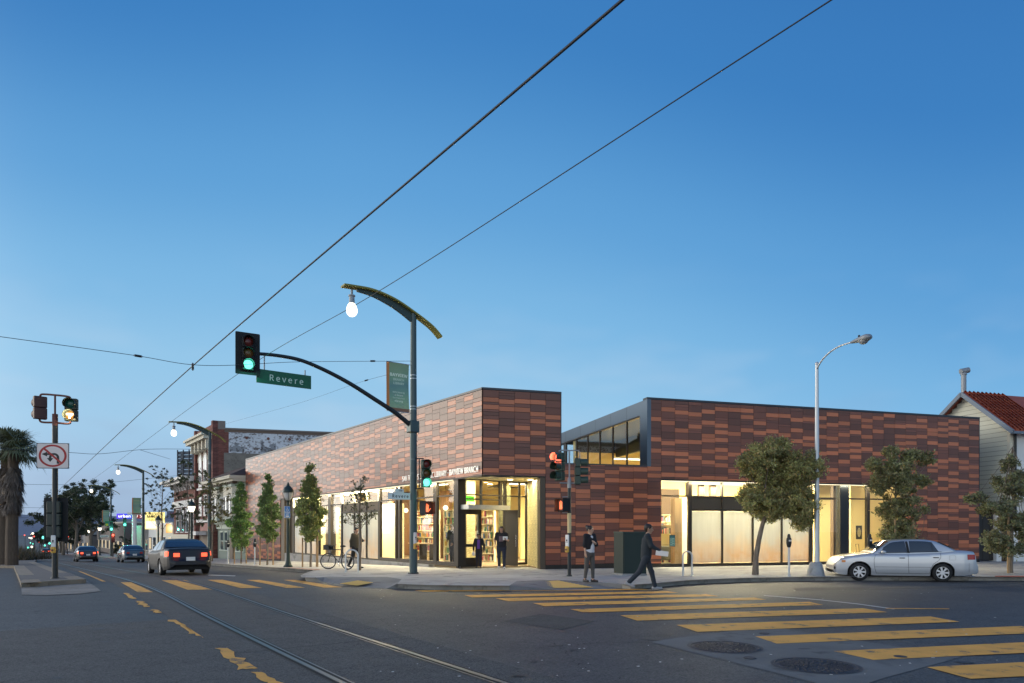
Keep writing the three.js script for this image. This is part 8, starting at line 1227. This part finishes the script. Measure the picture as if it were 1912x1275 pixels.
{ // buildings and trees far down both sides, hills behind
  const r = rng(66), cols = [[0.25, 0.22, 0.19], [0.3, 0.29, 0.28], [0.2, 0.13, 0.11], [0.33, 0.3, 0.24]];
  const row = (a0, a1, oo, sgn, lab) => { let a = a0, k = 0; while (a < a1) { const w = 10 + r() * 12, Ht = 4.5 + r() * 4, o = T(a, oo), c = cols[k % 4]; o.y = G(o.x, o.z) - 0.3; const h = thing('distant_building', lab[k % lab.length], 'building', o, 0, lab.length > 1 ? undefined : 'distant buildings'), b = (s0, s1, ya, yb, z0, z1) => bx(-s1, -s0, ya, yb, z0, z1).applyMatrix4(MTl); part(h, 'wall', sgn > 0 ? b(0, w - 0.4, 0, Ht, 0, 14) : b(0, w - 0.4, 0, Ht, -14, 0), std({ color: C(...c), roughness: 0.9 })); part(h, 'roof', sgn > 0 ? b(-0.1, w - 0.3, Ht, Ht + 0.3, -0.1, 14.1) : b(-0.1, w - 0.3, Ht, Ht + 0.3, -14.1, 0.1), M.roofTar); const n = 3; for (let i = 0; i < n; i++) part(h, 'window', b((i + 0.3) * w / n, (i + 0.8) * w / n, 1, 2.8, sgn > 0 ? -0.06 : 0, sgn > 0 ? 0 : 0.06), i === 1 ? glow(1, 0.75, 0.42, 0.6) : M.darkGlass); a += w; k++; } };
  row(170, 330, -1, -1, ['small distant building on the library side of the street end']); row(150, 330, 30, 1, ['small distant building across the street, seen past the palms']);
  for (let k = 0; k < 4; k++) { const p = TG(165 + k * 32, 2.5 + k, 0), t = thing('distant_tree', 'small dark tree in the distant rows at the street end', 'tree', p, 0, 'distant street trees'); part(t, 'trunk', cyl(0.2, 0.15, 3, 0, 0, 0, 8), M.bark); part(t, 'crown', leavesGeo([[0, 5, 0, 3, 2.8, 3, 1]], 1600, 0.7, [0.028, 0.04, 0.018], 500 + k, { sub: 40, clump: 0.5 }), M.leaf); }
  const hill = (Z, x0, x1, base, amp, s, col, name) => { const pos = [], N = 60, rows = 5; for (let i = 0; i < N; i++) for (let j = 0; j < rows; j++) { const q = (ii, jj) => { const f = ii / N, x = x0 + (x1 - x0) * f, hh = (base + amp * fbm(f * 5 + s, 2.3, s, 4)) * Math.sin(Math.PI * Math.min(1, jj / (rows - 1) * 0.5)) * Math.min(1, Math.sin(Math.PI * f) * 2.2); return V3(x, -8 + hh, -Z - jj * 40); }; const a = q(i, j), b = q(i + 1, j), c = q(i, j + 1), d = q(i + 1, j + 1); for (const v of [a, b, c, b, d, c]) pos.push(v.x, v.y, v.z); } const g = new THREE.BufferGeometry(); g.setAttribute('position', new THREE.BufferAttribute(new Float32Array(pos), 3)); g.computeVertexNormals(); struct(name, g, std({ color: col, roughness: 1, side: THREE.DoubleSide })); };
  hill(1100, -1500, 300, 22, 46, 3, C(0.15, 0.18, 0.24), 'hills'); hill(1500, -700, 1800, 18, 40, 8, C(0.17, 0.2, 0.27), 'hills');  // distance haze put into their bluish grey
}
{ // cream house with red tiled roof at the right
  const b0 = bPx(1886), o = RV(b0, 0, 0), h = thing('clapboard_house', 'cream clapboard house with red tiled roof and metal flue right of the library', 'house', o), M4 = new THREE.Matrix4().makeBasis(rW, V3(0, 1, 0), qW);   // local x along the street, z out
  const b = (x0, x1, ya, yb, z0, z1) => bx(x0, x1, ya, yb, z0, z1).applyMatrix4(M4), D = 7.2, yE0 = 6.95, yP = 9.0, rid = -2.35, Lh = 16, yB = 5.2;
  // gable wall of boards, each board its own piece
  const hgt = (z) => z > rid ? yE0 + (yP - yE0) * (0 - z) / (0 - rid) : yP - (yP - yB) * (rid - z) / (D + rid);
  const cream = std({ color: C(0.60, 0.60, 0.50), roughness: 0.75 });
  const sh = new THREE.Shape([[0, 0.1], [0, yE0], [rid, yP], [-D, yB], [-D, 0.1]].map(([z, y]) => new THREE.Vector2(z, y)));
  part(h, 'wall', [new THREE.ExtrudeGeometry(sh, { depth: 0.2, bevelEnabled: false }).rotateY(-Math.PI / 2).translate(0.23, 0, 0).applyMatrix4(M4)], std({ color: C(0.16, 0.155, 0.12), roughness: 0.9 }));  // coloured dark so the gaps between boards read as shadow
  for (let y = 2.7; y < yP - 0.1; y += 0.235) { let z0 = 0, z1 = -D; const t = y + 0.2; if (t > yE0) z0 = (yE0 - t) / (yP - yE0) * (0 - rid) ; if (t > yB) z1 = Math.max(-D, rid - (yP - t) / (yP - yB) * (D + rid)); if (z0 - z1 < 0.25) break; const g = new THREE.BoxGeometry(0.03, 0.215, z0 - z1).rotateZ(0.07).translate(0.0, y + 0.12, (z0 + z1) / 2); part(h, 'plank', g.applyMatrix4(M4), cream); }
  part(h, 'corner_board', [b(-0.03, 0.14, 0.2, yE0, -0.14, 0.03)], M.cream); part(h, 'downpipe', bar(V3(0.28, 2.2, 0.06), V3(0.28, yE0, 0.06), 0.05).applyMatrix4(M4), M.poleBlack);
  // front wall and its windows
  part(h, 'front_wall', b(0.22, Lh, 0.1, yE0, -0.25, 0.0), M.white); winRow(h, M4, [1.9, 4.2], 1.0, 4.0, 5.8, 0.02, M.cream); winRow(h, M4, [1.5], 1.2, 0.9, 2.2, 0.02, M.cream); part(h, 'balcony', b(0.6, 3.2, 3.2, 3.3, 0, 0.9), M.white);
  // roof of tile rows
  const slope = (z0, y0, z1, y1, n, name) => { const dz = (z1 - z0) / n, dy = (y1 - y0) / n, ang = Math.atan2(y1 - y0, z1 - z0); for (let k = 0; k < n; k++) for (let j = 0; j < (name ? 10 : 0); j++) { const g = new THREE.CylinderGeometry(0.13, 0.15, Math.hypot(dz, dy) * 1.12, 8, 1, false, 0, Math.PI).rotateX(Math.PI / 2).scale(1.05, 0.62, 1); g.rotateZ(0).rotateX(-ang + Math.PI).translate(-0.2 + j * 0.29, y0 + dy * (k + 0.5) + 0.05, z0 + dz * (k + 0.5)); part(h, 'roof_tile', g.applyMatrix4(M4), tileMats[(k * 7 + j * 3) % 3]); } };
  const tileMats = [C(0.46, 0.12, 0.065), C(0.36, 0.095, 0.06), C(0.52, 0.15, 0.08)].map((c) => std({ color: c, roughness: 0.75, side: THREE.DoubleSide }));
  const sl = (z0, y0, z1, y1) => { const g = new THREE.BoxGeometry(Lh + 0.4, 0.08, Math.hypot(z1 - z0, y1 - y0)); g.rotateX(-Math.atan2(y1 - y0, z1 - z0)).translate(Lh / 2 - 0.2, (y0 + y1) / 2, (z0 + z1) / 2); return g.applyMatrix4(M4); };
  part(h, 'roof', [sl(rid, yP + 0.04, 0.45, yE0 - 0.36), sl(rid, yP + 0.04, -D - 0.2, yB - 0.1)], tileMats[1]);
  slope(rid, yP + 0.06, 0.45, yE0 - 0.34, 12, true);
  part(h, 'bargeboard', [new THREE.BoxGeometry(0.08, 0.2, Math.hypot(0.45 - rid, yP - yE0 + 0.4)).rotateX(Math.atan2(yP - yE0 + 0.36, 0.45 - rid)).translate(-0.42, (yP + yE0 - 0.36) / 2 - 0.02, (rid + 0.45) / 2), new THREE.BoxGeometry(0.08, 0.2, Math.hypot(D + rid + 0.2, yP - yB + 0.1)).rotateX(-Math.atan2(yP - yB + 0.1, D + rid + 0.2)).translate(-0.42, (yP + yB - 0.1) / 2 - 0.02, (rid - D - 0.2) / 2)].map((g) => g.applyMatrix4(M4)), std({ color: C(0.16, 0.20, 0.25), roughness: 0.6 }));
  part(h, 'gutter', b(-0.4, Lh, yE0 - 0.46, yE0 - 0.34, 0.40, 0.52), std({ color: C(0.16, 0.20, 0.25), roughness: 0.6 }));
  const fx = rid - 0.35, Zf = 36.8; const fl = V3(-0.02, yP - 0.4, fx).applyMatrix4(M4); const f = part(h, 'flue', [cyl(0.125, 0.125, 1.55, fl.x + 0.15, fl.y, fl.z, 18), cyl(0.16, 0.14, 0.1, fl.x + 0.15, fl.y + 1.5, fl.z, 18)], M.galvDull); part(f, 'cowl', new THREE.CylinderGeometry(0.15, 0.15, 0.44, 16).rotateZ(Math.PI / 2 + 0.2).translate(fl.x + 0.2, fl.y + 1.72, fl.z), M.galvDull);
  // gate, post and doors between the library and the house
  const gt = thing('side_gate', 'dark tall gate between the library and the cream house', 'gate', RV(B_END + 0.06, -0.4, SW)); const wG = bPx(1853, -0.4) - B_END - 0.06; for (let k = 0; k < 6; k++) part(gt, 'plank', bx(k * wG / 6 + 0.005, (k + 1) * wG / 6 - 0.005, 0.05, 2.6, -0.03 + (k % 2) * 0.006, 0.03 + (k % 2) * 0.006).applyMatrix4(M4), M.bronze); part(gt, 'frame', bx(0, wG, 2.6, 2.75, -0.05, 0.05).applyMatrix4(M4), M.bronze);
  const gp2 = thing('gate_post', 'white square gate post beside the dark gate', 'post', RV(bPx(1853.5, -0.4), -0.4, SW)); part(gp2, 'shaft', bx(0, 0.32, 0, 2.8, -0.2, 0.2).applyMatrix4(M4), M.white); part(gp2, 'cap', bx(-0.03, 0.35, 2.8, 2.88, -0.23, 0.23).applyMatrix4(M4), M.white);
  const gd = thing('garage_door', 'dark brown door between the white gate post and the house corner', 'door', RV(bPx(1864, -0.3), -0.3, SW)); part(gd, 'leaf', bx(0, bPx(1884, -0.3) - bPx(1864, -0.3), 0, 2.5, -0.05, 0.05).applyMatrix4(M4), M.darkWood); part(gd, 'lintel', bx(-0.1, bPx(1884, -0.3) - bPx(1864, -0.3) + 0.02, 2.5, 2.75, -0.06, 0.08).applyMatrix4(M4), M.cream);
}
renderer.render(scene, camera);
